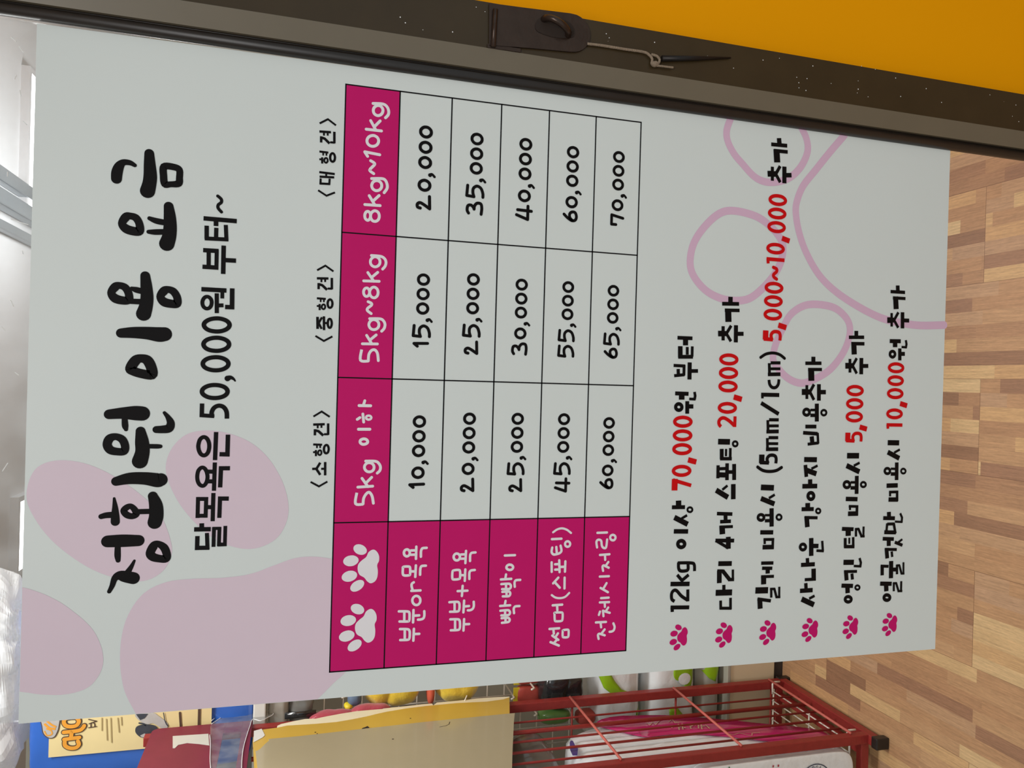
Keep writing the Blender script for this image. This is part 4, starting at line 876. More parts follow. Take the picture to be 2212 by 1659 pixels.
'num_01': """l 340.3,621.8,1.44 339.8,635.1,1.44
l 339.8,635.1,1.44 337.2,631.8,1.44
l 357.2,635.4,1.44 347.3,636.1,1.44
l 347.3,636.1,1.44 346.8,629,1.44
r 346.8,629,1.44 350.7,630.2,1.44 354.8,629.7,1.44 357.2,626.3,1.44 355.4,622.4,1.44 350.7,620.4,1.44 347,620.2,1.44
r 362.9,622.6,1.8 363.8,620.7,1.15 361.6,618.5,1.15
c 378.7,627.5,1.44 378.4,629.1,1.44 377.8,630.5,1.44 376.8,631.6,1.44 375.5,632.3,1.44 374.1,632.5,1.44 372.7,632.3,1.44 371.4,631.6,1.44 370.4,630.5,1.44 369.7,629.1,1.44 369.5,627.5,1.44 369.7,626,1.44 370.4,624.6,1.44 371.4,623.5,1.44 372.7,622.8,1.44 374.1,622.5,1.44 375.5,622.8,1.44 376.8,623.5,1.44 377.8,624.6,1.44 378.4,626,1.44
c 392.7,627.5,1.44 392.5,629.1,1.44 391.9,630.5,1.44 390.9,631.6,1.44 389.6,632.3,1.44 388.2,632.5,1.44 386.7,632.3,1.44 385.5,631.6,1.44 384.5,630.5,1.44 383.8,629.1,1.44 383.6,627.5,1.44 383.8,626,1.44 384.5,624.6,1.44 385.5,623.5,1.44 386.7,622.8,1.44 388.2,622.5,1.44 389.6,622.8,1.44 390.9,623.5,1.44 391.9,624.6,1.44 392.5,626,1.44
c 406.8,627.5,1.44 406.6,629.1,1.44 405.9,630.5,1.44 404.9,631.6,1.44 403.7,632.3,1.44 402.2,632.5,1.44 400.8,632.3,1.44 399.5,631.6,1.44 398.5,630.5,1.44 397.9,629.1,1.44 397.7,627.5,1.44 397.9,626,1.44 398.5,624.6,1.44 399.5,623.5,1.44 400.8,622.8,1.44 402.2,622.5,1.44 403.7,622.8,1.44 404.9,623.5,1.44 405.9,624.6,1.44 406.6,626,1.44""",
'num_02': """r 471.5,632.7,1.52 472.3,635.3,1.52 475.1,635.6,1.52 476.7,633.3,1.52 475.4,629.8,1.52 471.5,623.5,1.52
l 471.5,623.5,1.52 483.3,624,1.52
c 498.8,629.1,1.52 498.5,630.8,1.52 497.8,632.2,1.52 496.8,633.4,1.52 495.4,634.2,1.52 493.9,634.4,1.52 492.5,634.2,1.52 491.1,633.4,1.52 490,632.2,1.52 489.4,630.8,1.52 489.1,629.1,1.52 489.4,627.5,1.52 490,626.1,1.52 491.1,624.9,1.52 492.5,624.1,1.52 493.9,623.9,1.52 495.4,624.1,1.52 496.8,624.9,1.52 497.8,626.1,1.52 498.5,627.5,1.52
r 504.3,624,1.9 505.2,622,1.22 503,619.6,1.22
c 520.9,629.1,1.52 520.6,630.8,1.52 519.9,632.2,1.52 518.9,633.4,1.52 517.5,634.2,1.52 516,634.4,1.52 514.6,634.2,1.52 513.2,633.4,1.52 512.2,632.2,1.52 511.5,630.8,1.52 511.2,629.1,1.52 511.5,627.5,1.52 512.2,626.1,1.52 513.2,624.9,1.52 514.6,624.1,1.52 516,623.9,1.52 517.5,624.1,1.52 518.9,624.9,1.52 519.9,626.1,1.52 520.6,627.5,1.52
c 535.7,629.1,1.52 535.4,630.8,1.52 534.8,632.2,1.52 533.7,633.4,1.52 532.4,634.2,1.52 530.9,634.4,1.52 529.4,634.2,1.52 528,633.4,1.52 527,632.2,1.52 526.3,630.8,1.52 526,629.1,1.52 526.3,627.5,1.52 527,626.1,1.52 528,624.9,1.52 529.4,624.1,1.52 530.9,623.9,1.52 532.4,624.1,1.52 533.7,624.9,1.52 534.8,626.1,1.52 535.4,627.5,1.52
c 550.5,629.1,1.52 550.3,630.8,1.52 549.6,632.2,1.52 548.5,633.4,1.52 547.2,634.2,1.52 545.7,634.4,1.52 544.2,634.2,1.52 542.9,633.4,1.52 541.8,632.2,1.52 541.1,630.8,1.52 540.9,629.1,1.52 541.1,627.5,1.52 541.8,626.1,1.52 542.9,624.9,1.52 544.2,624.1,1.52 545.7,623.9,1.52 547.2,624.1,1.52 548.5,624.9,1.52 549.6,626.1,1.52 550.3,627.5,1.52""",
'num_03': """r 195.9,581.2,1.47 196.8,583.7,1.47 199.4,583.9,1.47 200.9,581.7,1.47 199.7,578.4,1.47 195.9,572.3,1.47
l 195.9,572.3,1.47 207.4,572.8,1.47
c 222.2,577.8,1.47 222,579.3,1.47 221.3,580.7,1.47 220.3,581.9,1.47 219,582.6,1.47 217.6,582.8,1.47 216.1,582.6,1.47 214.9,581.9,1.47 213.8,580.7,1.47 213.2,579.3,1.47 212.9,577.8,1.47 213.2,576.2,1.47 213.8,574.8,1.47 214.9,573.7,1.47 216.1,572.9,1.47 217.6,572.7,1.47 219,572.9,1.47 220.3,573.7,1.47 221.3,574.8,1.47 222,576.2,1.47
r 227.6,572.8,1.84 228.4,570.8,1.18 226.3,568.6,1.18
c 243.5,577.8,1.47 243.3,579.3,1.47 242.6,580.7,1.47 241.6,581.9,1.47 240.3,582.6,1.47 238.9,582.8,1.47 237.4,582.6,1.47 236.1,581.9,1.47 235.1,580.7,1.47 234.5,579.3,1.47 234.2,577.8,1.47 234.5,576.2,1.47 235.1,574.8,1.47 236.1,573.7,1.47 237.4,572.9,1.47 238.9,572.7,1.47 240.3,572.9,1.47 241.6,573.7,1.47 242.6,574.8,1.47 243.3,576.2,1.47
c 257.8,577.8,1.47 257.5,579.3,1.47 256.9,580.7,1.47 255.9,581.9,1.47 254.6,582.6,1.47 253.1,582.8,1.47 251.7,582.6,1.47 250.4,581.9,1.47 249.4,580.7,1.47 248.7,579.3,1.47 248.5,577.8,1.47 248.7,576.2,1.47 249.4,574.8,1.47 250.4,573.7,1.47 251.7,572.9,1.47 253.1,572.7,1.47 254.6,572.9,1.47 255.9,573.7,1.47 256.9,574.8,1.47 257.5,576.2,1.47
c 272,577.8,1.47 271.8,579.3,1.47 271.2,580.7,1.47 270.1,581.9,1.47 268.8,582.6,1.47 267.4,582.8,1.47 266,582.6,1.47 264.7,581.9,1.47 263.7,580.7,1.47 263,579.3,1.47 262.8,577.8,1.47 263,576.2,1.47 263.7,574.8,1.47 264.7,573.7,1.47 266,572.9,1.47 267.4,572.7,1.47 268.8,572.9,1.47 270.1,573.7,1.47 271.2,574.8,1.47 271.8,576.2,1.47""",
'num_04': """r 332.3,581.2,1.47 333.1,583.7,1.47 335.8,584,1.47 337.3,581.7,1.47 336.1,578.4,1.47 332.3,572.3,1.47
l 332.3,572.3,1.47 343.7,572.8,1.47
l 359.9,585.8,1.47 349.9,586.4,1.47
l 349.9,586.4,1.47 349.3,579.3,1.47
r 349.3,579.3,1.47 353.3,580.5,1.47 357.5,580,1.47 359.9,576.5,1.47 358.1,572.6,1.47 353.3,570.6,1.47 349.5,570.4,1.47
r 365.7,572.8,1.83 366.5,570.9,1.18 364.4,568.6,1.18
c 381.6,577.8,1.47 381.4,579.3,1.47 380.8,580.8,1.47 379.7,581.9,1.47 378.4,582.6,1.47 377,582.8,1.47 375.6,582.6,1.47 374.3,581.9,1.47 373.3,580.8,1.47 372.6,579.3,1.47 372.4,577.8,1.47 372.6,576.2,1.47 373.3,574.8,1.47 374.3,573.7,1.47 375.6,573,1.47 377,572.7,1.47 378.4,573,1.47 379.7,573.7,1.47 380.8,574.8,1.47 381.4,576.2,1.47
c 395.9,577.8,1.47 395.7,579.3,1.47 395,580.8,1.47 394,581.9,1.47 392.7,582.6,1.47 391.3,582.8,1.47 389.8,582.6,1.47 388.6,581.9,1.47 387.5,580.8,1.47 386.9,579.3,1.47 386.6,577.8,1.47 386.9,576.2,1.47 387.5,574.8,1.47 388.6,573.7,1.47 389.8,573,1.47 391.3,572.7,1.47 392.7,573,1.47 394,573.7,1.47 395,574.8,1.47 395.7,576.2,1.47
c 410.2,577.8,1.47 410,579.3,1.47 409.3,580.8,1.47 408.3,581.9,1.47 407,582.6,1.47 405.5,582.8,1.47 404.1,582.6,1.47 402.8,581.9,1.47 401.8,580.8,1.47 401.1,579.3,1.47 400.9,577.8,1.47 401.1,576.2,1.47 401.8,574.8,1.47 402.8,573.7,1.47 404.1,573,1.47 405.5,572.7,1.47 407,573,1.47 408.3,573.7,1.47 409.3,574.8,1.47 410,576.2,1.47""",
'num_05': """r 470.8,584.7,1.49 473.6,586.2,1.49 478,585.5,1.49 478.8,582.2,1.49 476,579.4,1.49 475.1,579.2,1.49
r 475.1,579.2,1.49 478.4,578.8,1.49 481.2,576.3,1.49 480.8,572.5,1.49 476.6,571.4,1.49 470.6,571.9,1.49
l 498.1,586.3,1.49 488,587,1.49
l 488,587,1.49 487.4,579.7,1.49
r 487.4,579.7,1.49 491.5,580.9,1.49 495.7,580.4,1.49 498.1,576.9,1.49 496.3,572.9,1.49 491.5,570.8,1.49 487.6,570.6,1.49
r 504.1,573.1,1.87 504.9,571.1,1.2 502.7,568.8,1.2
c 520.3,578.2,1.49 520.1,579.7,1.49 519.4,581.2,1.49 518.4,582.3,1.49 517,583.1,1.49 515.6,583.3,1.49 514.1,583.1,1.49 512.8,582.3,1.49 511.8,581.2,1.49 511.1,579.7,1.49 510.9,578.2,1.49 511.1,576.6,1.49 511.8,575.1,1.49 512.8,574,1.49 514.1,573.2,1.49 515.6,573,1.49 517,573.2,1.49 518.4,574,1.49 519.4,575.1,1.49 520.1,576.6,1.49
c 534.8,578.2,1.49 534.6,579.7,1.49 533.9,581.2,1.49 532.9,582.3,1.49 531.6,583.1,1.49 530.1,583.3,1.49 528.6,583.1,1.49 527.3,582.3,1.49 526.3,581.2,1.49 525.6,579.7,1.49 525.4,578.2,1.49 525.6,576.6,1.49 526.3,575.1,1.49 527.3,574,1.49 528.6,573.2,1.49 530.1,573,1.49 531.6,573.2,1.49 532.9,574,1.49 533.9,575.1,1.49 534.6,576.6,1.49
c 549.4,578.2,1.49 549.1,579.7,1.49 548.5,581.2,1.49 547.4,582.3,1.49 546.1,583.1,1.49 544.6,583.3,1.49 543.2,583.1,1.49 541.9,582.3,1.49 540.8,581.2,1.49 540.1,579.7,1.49 539.9,578.2,1.49 540.1,576.6,1.49 540.8,575.1,1.49 541.9,574,1.49 543.2,573.2,1.49 544.6,573,1.49 546.1,573.2,1.49 547.4,574,1.49 548.5,575.1,1.49 549.1,576.6,1.49""",
'num_06': """r 195.3,531.5,1.46 196.1,533.9,1.46 198.7,534.2,1.46 200.2,531.9,1.46 199.1,528.6,1.46 195.3,522.6,1.46
l 195.3,522.6,1.46 206.6,523.1,1.46
l 222.7,536,1.46 212.7,536.6,1.46
l 212.7,536.6,1.46 212.2,529.5,1.46
r 212.2,529.5,1.46 216.2,530.7,1.46 220.3,530.2,1.46 222.7,526.8,1.46 220.9,522.9,1.46 216.2,520.9,1.46 212.4,520.7,1.46
r 228.4,523.1,1.81 229.3,521.1,1.16 227.2,518.9,1.16
c 244.3,528,1.46 244,529.6,1.46 243.4,531,1.46 242.4,532.1,1.46 241.1,532.8,1.46 239.7,533.1,1.46 238.2,532.8,1.46 237,532.1,1.46 235.9,531,1.46 235.3,529.6,1.46 235.1,528,1.46 235.3,526.5,1.46 235.9,525.1,1.46 237,523.9,1.46 238.2,523.2,1.46 239.7,523,1.46 241.1,523.2,1.46 242.4,523.9,1.46 243.4,525.1,1.46 244,526.5,1.46
c 258.4,528,1.46 258.2,529.6,1.46 257.6,531,1.46 256.5,532.1,1.46 255.3,532.8,1.46 253.8,533.1,1.46 252.4,532.8,1.46 251.1,532.1,1.46 250.1,531,1.46 249.5,529.6,1.46 249.2,528,1.46 249.5,526.5,1.46 250.1,525.1,1.46 251.1,523.9,1.46 252.4,523.2,1.46 253.8,523,1.46 255.3,523.2,1.46 256.5,523.9,1.46 257.6,525.1,1.46 258.2,526.5,1.46
c 272.6,528,1.46 272.4,529.6,1.46 271.7,531,1.46 270.7,532.1,1.46 269.4,532.8,1.46 268,533.1,1.46 266.6,532.8,1.46 265.3,532.1,1.46 264.3,531,1.46 263.6,529.6,1.46 263.4,528,1.46 263.6,526.5,1.46 264.3,525.1,1.46 265.3,523.9,1.46 266.6,523.2,1.46 268,523,1.46 269.4,523.2,1.46 270.7,523.9,1.46 271.7,525.1,1.46 272.4,526.5,1.46""",
'num_07': """r 333.5,534.2,1.44 336.2,535.6,1.44 340.6,534.9,1.44 341.3,531.7,1.44 338.6,529,1.44 337.8,528.8,1.44
r 337.8,528.8,1.44 340.9,528.4,1.44 343.6,526,1.44 343.3,522.3,1.44 339.2,521.2,1.44 333.4,521.7,1.44
c 358.8,527.8,1.44 358.6,529.4,1.44 357.9,530.8,1.44 356.9,531.9,1.44 355.6,532.6,1.44 354.2,532.8,1.44 352.8,532.6,1.44 351.5,531.9,1.44 350.5,530.8,1.44 349.9,529.4,1.44 349.6,527.8,1.44 349.9,526.3,1.44 350.5,524.9,1.44 351.5,523.8,1.44 352.8,523.1,1.44 354.2,522.8,1.44 355.6,523.1,1.44 356.9,523.8,1.44 357.9,524.9,1.44 358.6,526.3,1.44
r 364.1,522.9,1.81 364.9,521,1.15 362.8,518.8,1.15
c 379.8,527.8,1.44 379.6,529.4,1.44 379,530.8,1.44 377.9,531.9,1.44 376.7,532.6,1.44 375.3,532.8,1.44 373.8,532.6,1.44 372.6,531.9,1.44 371.5,530.8,1.44 370.9,529.4,1.44 370.7,527.8,1.44 370.9,526.3,1.44 371.5,524.9,1.44 372.6,523.8,1.44 373.8,523.1,1.44 375.3,522.8,1.44 376.7,523.1,1.44 377.9,523.8,1.44 379,524.9,1.44 379.6,526.3,1.44
c 393.9,527.8,1.44 393.7,529.4,1.44 393.1,530.8,1.44 392,531.9,1.44 390.8,532.6,1.44 389.3,532.8,1.44 387.9,532.6,1.44 386.7,531.9,1.44 385.6,530.8,1.44 385,529.4,1.44 384.8,527.8,1.44 385,526.3,1.44 385.6,524.9,1.44 386.7,523.8,1.44 387.9,523.1,1.44 389.3,522.8,1.44 390.8,523.1,1.44 392,523.8,1.44 393.1,524.9,1.44 393.7,526.3,1.44
c 408,527.8,1.44 407.8,529.4,1.44 407.2,530.8,1.44 406.1,531.9,1.44 404.9,532.6,1.44 403.4,532.8,1.44 402,532.6,1.44 400.8,531.9,1.44 399.7,530.8,1.44 399.1,529.4,1.44 398.9,527.8,1.44 399.1,526.3,1.44 399.7,524.9,1.44 400.8,523.8,1.44 402,523.1,1.44 403.4,522.8,1.44 404.9,523.1,1.44 406.1,523.8,1.44 407.2,524.9,1.44 407.8,526.3,1.44""",
'num_08': """l 473.4,535.4,1.53 469.5,523.6,1.53
l 469.5,523.6,1.53 482.9,523.6,1.53
l 478.5,534.4,1.53 478.1,519.9,1.53
c 497.8,527.7,1.53 497.6,529.3,1.53 496.9,530.8,1.53 495.8,532,1.53 494.5,532.7,1.53 493,533,1.53 491.5,532.7,1.53 490.1,532,1.53 489.1,530.8,1.53 488.4,529.3,1.53 488.1,527.7,1.53 488.4,526.1,1.53 489.1,524.6,1.53 490.1,523.4,1.53 491.5,522.7,1.53 493,522.4,1.53 494.5,522.7,1.53 495.8,523.4,1.53 496.9,524.6,1.53 497.6,526.1,1.53
r 503.4,522.5,1.92 504.3,520.5,1.22 502,518.1,1.22
c 520,527.7,1.53 519.8,529.3,1.53 519.1,530.8,1.53 518.1,532,1.53 516.7,532.7,1.53 515.2,533,1.53 513.7,532.7,1.53 512.4,532,1.53 511.3,530.8,1.53 510.6,529.3,1.53 510.4,527.7,1.53 510.6,526.1,1.53 511.3,524.6,1.53 512.4,523.4,1.53 513.7,522.7,1.53 515.2,522.4,1.53 516.7,522.7,1.53 518.1,523.4,1.53 519.1,524.6,1.53 519.8,526.1,1.53
c 534.9,527.7,1.53 534.7,529.3,1.53 534,530.8,1.53 532.9,532,1.53 531.6,532.7,1.53 530.1,533,1.53 528.6,532.7,1.53 527.3,532,1.53 526.2,530.8,1.53 525.5,529.3,1.53 525.3,527.7,1.53 525.5,526.1,1.53 526.2,524.6,1.53 527.3,523.4,1.53 528.6,522.7,1.53 530.1,522.4,1.53 531.6,522.7,1.53 532.9,523.4,1.53 534,524.6,1.53 534.7,526.1,1.53
c 549.8,527.7,1.53 549.6,529.3,1.53 548.9,530.8,1.53 547.8,532,1.53 546.5,532.7,1.53 545,533,1.53 543.5,532.7,1.53 542.2,532,1.53 541.1,530.8,1.53 540.4,529.3,1.53 540.2,527.7,1.53 540.4,526.1,1.53 541.1,524.6,1.53 542.2,523.4,1.53 543.5,522.7,1.53 545,522.4,1.53 546.5,522.7,1.53 547.8,523.4,1.53 548.9,524.6,1.53 549.6,526.1,1.53""",
'num_09': """l 198,485.9,1.47 194.3,474.6,1.47
l 194.3,474.6,1.47 207.1,474.6,1.47
l 202.9,484.9,1.47 202.5,471.1,1.47
l 222.7,486.5,1.47 212.7,487.2,1.47
l 212.7,487.2,1.47 212.1,480,1.47
r 212.1,480,1.47 216.2,481.2,1.47 220.3,480.7,1.47 222.7,477.3,1.47 220.9,473.3,1.47 216.2,471.3,1.47 212.4,471.1,1.47
r 228.5,473.6,1.83 229.4,471.6,1.18 227.2,469.4,1.18
c 244.4,478.5,1.47 244.2,480.1,1.47 243.6,481.5,1.47 242.5,482.6,1.47 241.2,483.3,1.47 239.8,483.6,1.47 238.4,483.3,1.47 237.1,482.6,1.47 236.1,481.5,1.47 235.4,480.1,1.47 235.2,478.5,1.47 235.4,476.9,1.47 236.1,475.5,1.47 237.1,474.4,1.47 238.4,473.7,1.47 239.8,473.4,1.47 241.2,473.7,1.47 242.5,474.4,1.47 243.6,475.5,1.47 244.2,476.9,1.47
c 258.7,478.5,1.47 258.5,480.1,1.47 257.8,481.5,1.47 256.8,482.6,1.47 255.5,483.3,1.47 254.1,483.6,1.47 252.6,483.3,1.47 251.3,482.6,1.47 250.3,481.5,1.47 249.7,480.1,1.47 249.4,478.5,1.47 249.7,476.9,1.47 250.3,475.5,1.47 251.3,474.4,1.47 252.6,473.7,1.47 254.1,473.4,1.47 255.5,473.7,1.47 256.8,474.4,1.47 257.8,475.5,1.47 258.5,476.9,1.47
c 273,478.5,1.47 272.7,480.1,1.47 272.1,481.5,1.47 271,482.6,1.47 269.8,483.3,1.47 268.3,483.6,1.47 266.9,483.3,1.47 265.6,482.6,1.47 264.6,481.5,1.47 263.9,480.1,1.47 263.7,478.5,1.47 263.9,476.9,1.47 264.6,475.5,1.47 265.6,474.4,1.47 266.9,473.7,1.47 268.3,473.4,1.47 269.8,473.7,1.47 271,474.4,1.47 272.1,475.5,1.47 272.7,476.9,1.47""",
'num_10': """l 343.3,485.9,1.43 333.5,486.5,1.43
l 333.5,486.5,1.43 332.9,479.5,1.43
r 332.9,479.5,1.43 336.9,480.7,1.43 341,480.2,1.43 343.3,476.8,1.43 341.6,473,1.43 336.9,471,1.43 333.2,470.8,1.43
l 359.3,485.9,1.43 349.5,486.5,1.43
l 349.5,486.5,1.43 348.9,479.5,1.43
r 348.9,479.5,1.43 352.9,480.7,1.43 357,480.2,1.43 359.3,476.8,1.43 357.5,473,1.43 352.9,471,1.43 349.1,470.8,1.43
r 365,473.2,1.79 365.8,471.3,1.15 363.7,469.1,1.15
c 380.6,478.1,1.43 380.4,479.6,1.43 379.8,481,1.43 378.8,482.1,1.43 377.5,482.8,1.43 376.1,483,1.43 374.7,482.8,1.43 373.4,482.1,1.43 372.4,481,1.43 371.8,479.6,1.43 371.5,478.1,1.43 371.8,476.5,1.43 372.4,475.1,1.43 373.4,474,1.43 374.7,473.3,1.43 376.1,473.1,1.43 377.5,473.3,1.43 378.8,474,1.43 379.8,475.1,1.43 380.4,476.5,1.43
c 394.6,478.1,1.43 394.4,479.6,1.43 393.8,481,1.43 392.7,482.1,1.43 391.5,482.8,1.43 390.1,483,1.43 388.7,482.8,1.43 387.4,482.1,1.43 386.4,481,1.43 385.7,479.6,1.43 385.5,478.1,1.43 385.7,476.5,1.43 386.4,475.1,1.43 387.4,474,1.43 388.7,473.3,1.43 390.1,473.1,1.43 391.5,473.3,1.43 392.7,474,1.43 393.8,475.1,1.43 394.4,476.5,1.43
c 408.6,478.1,1.43 408.4,479.6,1.43 407.7,481,1.43 406.7,482.1,1.43 405.5,482.8,1.43 404.1,483,1.43 402.7,482.8,1.43 401.4,482.1,1.43 400.4,481,1.43 399.7,479.6,1.43 399.5,478.1,1.43 399.7,476.5,1.43 400.4,475.1,1.43 401.4,474,1.43 402.7,473.3,1.43 404.1,473.1,1.43 405.5,473.3,1.43 406.7,474,1.43 407.7,475.1,1.43 408.4,476.5,1.43""",
'num_11': """r 478.3,484.9,1.51 475,481.1,1.51 472.4,476.4,1.51 473.2,472.6,1.51 476.8,471.4,1.51 480.8,472.9,1.51 481.2,476.4,1.51 479,478.8,1.51 475.4,478.5,1.51 472.8,476,1.51
c 496,477,1.51 495.8,478.6,1.51 495.1,480.1,1.51 494.1,481.2,1.51 492.7,482,1.51 491.3,482.2,1.51 489.8,482,1.51 488.5,481.2,1.51 487.4,480.1,1.51 486.7,478.6,1.51 486.5,477,1.51 486.7,475.4,1.51 487.4,473.9,1.51 488.5,472.8,1.51 489.8,472.1,1.51 491.3,471.8,1.51 492.7,472.1,1.51 494.1,472.8,1.51 495.1,473.9,1.51 495.8,475.4,1.51
r 501.5,471.9,1.88 502.4,469.9,1.21 500.2,467.6,1.21
c 517.9,477,1.51 517.7,478.6,1.51 517,480.1,1.51 516,481.2,1.51 514.6,482,1.51 513.2,482.2,1.51 511.7,482,1.51 510.4,481.2,1.51 509.3,480.1,1.51 508.6,478.6,1.51 508.4,477,1.51 508.6,475.4,1.51 509.3,473.9,1.51 510.4,472.8,1.51 511.7,472.1,1.51 513.2,471.8,1.51 514.6,472.1,1.51 516,472.8,1.51 517,473.9,1.51 517.7,475.4,1.51
c 532.6,477,1.51 532.4,478.6,1.51 531.7,480.1,1.51 530.6,481.2,1.51 529.3,482,1.51 527.8,482.2,1.51 526.4,482,1.51 525,481.2,1.51 524,480.1,1.51 523.3,478.6,1.51 523.1,477,1.51 523.3,475.4,1.51 524,473.9,1.51 525,472.8,1.51 526.4,472.1,1.51 527.8,471.8,1.51 529.3,472.1,1.51 530.6,472.8,1.51 531.7,473.9,1.51 532.4,475.4,1.51
c 547.3,477,1.51 547,478.6,1.51 546.4,480.1,1.51 545.3,481.2,1.51 544,482,1.51 542.5,482.2,1.51 541,482,1.51 539.7,481.2,1.51 538.7,480.1,1.51 538,478.6,1.51 537.7,477,1.51 538,475.4,1.51 538.7,473.9,1.51 539.7,472.8,1.51 541,472.1,1.51 542.5,471.8,1.51 544,472.1,1.51 545.3,472.8,1.51 546.4,473.9,1.51 547,475.4,1.51""",
'num_12': """r 203,436.2,1.46 199.8,432.5,1.46 197.3,428,1.46 198,424.3,1.46 201.6,423.2,1.46 205.4,424.6,1.46 205.8,428,1.46 203.7,430.3,1.46 200.1,430,1.46 197.7,427.6,1.46
c 220.1,428.6,1.46 219.9,430.1,1.46 219.3,431.5,1.46 218.2,432.7,1.46 217,433.4,1.46 215.5,433.6,1.46 214.1,433.4,1.46 212.8,432.7,1.46 211.8,431.5,1.46 211.1,430.1,1.46 210.9,428.6,1.46 211.1,427,1.46 211.8,425.6,1.46 212.8,424.5,1.46 214.1,423.8,1.46 215.5,423.5,1.46 217,423.8,1.46 218.2,424.5,1.46 219.3,425.6,1.46 219.9,427,1.46
r 225.5,423.6,1.83 226.3,421.7,1.16 224.2,419.5,1.16
c 241.3,428.6,1.46 241.1,430.1,1.46 240.4,431.5,1.46 239.4,432.7,1.46 238.1,433.4,1.46 236.7,433.6,1.46 235.3,433.4,1.46 234,432.7,1.46 233,431.5,1.46 232.3,430.1,1.46 232.1,428.6,1.46 232.3,427,1.46 233,425.6,1.46 234,424.5,1.46 235.3,423.8,1.46 236.7,423.5,1.46 238.1,423.8,1.46 239.4,424.5,1.46 240.4,425.6,1.46 241.1,427,1.46
c 255.5,428.6,1.46 255.3,430.1,1.46 254.6,431.5,1.46 253.6,432.7,1.46 252.3,433.4,1.46 250.9,433.6,1.46 249.5,433.4,1.46 248.2,432.7,1.46 247.2,431.5,1.46 246.5,430.1,1.46 246.3,428.6,1.46 246.5,427,1.46 247.2,425.6,1.46 248.2,424.5,1.46 249.5,423.8,1.46 250.9,423.5,1.46 252.3,423.8,1.46 253.6,424.5,1.46 254.6,425.6,1.46 255.3,427,1.46
c 269.7,428.6,1.46 269.5,430.1,1.46 268.8,431.5,1.46 267.8,432.7,1.46 266.5,433.4,1.46 265.1,433.6,1.46 263.7,433.4,1.46 262.4,432.7,1.46 261.4,431.5,1.46 260.7,430.1,1.46 260.5,428.6,1.46 260.7,427,1.46 261.4,425.6,1.46 262.4,424.5,1.46 263.7,423.8,1.46 265.1,423.5,1.46 266.5,423.8,1.46 267.8,424.5,1.46 268.8,425.6,1.46 269.5,427,1.46""",
'num_13': """r 339.5,435.5,1.46 336.3,431.9,1.46 333.8,427.3,1.46 334.5,423.6,1.46 338,422.5,1.46 341.8,424,1.46 342.3,427.3,1.46 340.2,429.7,1.46 336.6,429.4,1.46 334.1,427,1.46
l 357.9,435.9,1.46 348,436.5,1.46
l 348,436.5,1.46 347.4,429.4,1.46
r 347.4,429.4,1.46 351.4,430.6,1.46 355.5,430.1,1.46 357.9,426.7,1.46 356.1,422.8,1.46 351.4,420.8,1.46 347.6,420.6,1.46
r 363.7,423,1.81 364.5,421.1,1.16 362.4,418.9,1.16
c 379.5,427.9,1.46 379.2,429.5,1.46 378.6,430.9,1.46 377.6,432,1.46 376.3,432.7,1.46 374.9,433,1.46 373.4,432.7,1.46 372.2,432,1.46 371.1,430.9,1.46 370.5,429.5,1.46 370.3,427.9,1.46 370.5,426.4,1.46 371.1,425,1.46 372.2,423.9,1.46 373.4,423.2,1.46 374.9,422.9,1.46 376.3,423.2,1.46 377.6,423.9,1.46 378.6,425,1.46 379.2,426.4,1.46
c 393.6,427.9,1.46 393.4,429.5,1.46 392.8,430.9,1.46 391.7,432,1.46 390.5,432.7,1.46 389,433,1.46 387.6,432.7,1.46 386.3,432,1.46 385.3,430.9,1.46 384.7,429.5,1.46 384.4,427.9,1.46 384.7,426.4,1.46 385.3,425,1.46 386.3,423.9,1.46 387.6,423.2,1.46 389,422.9,1.46 390.5,423.2,1.46 391.7,423.9,1.46 392.8,425,1.46 393.4,426.4,1.46
c 407.8,427.9,1.46 407.6,429.5,1.46 406.9,430.9,1.46 405.9,432,1.46 404.6,432.7,1.46 403.2,433,1.46 401.8,432.7,1.46 400.5,432,1.46 399.5,430.9,1.46 398.8,429.5,1.46 398.6,427.9,1.46 398.8,426.4,1.46 399.5,425,1.46 400.5,423.9,1.46 401.8,423.2,1.46 403.2,422.9,1.46 404.6,423.2,1.46 405.9,423.9,1.46 406.9,425,1.46 407.6,426.4,1.46""",
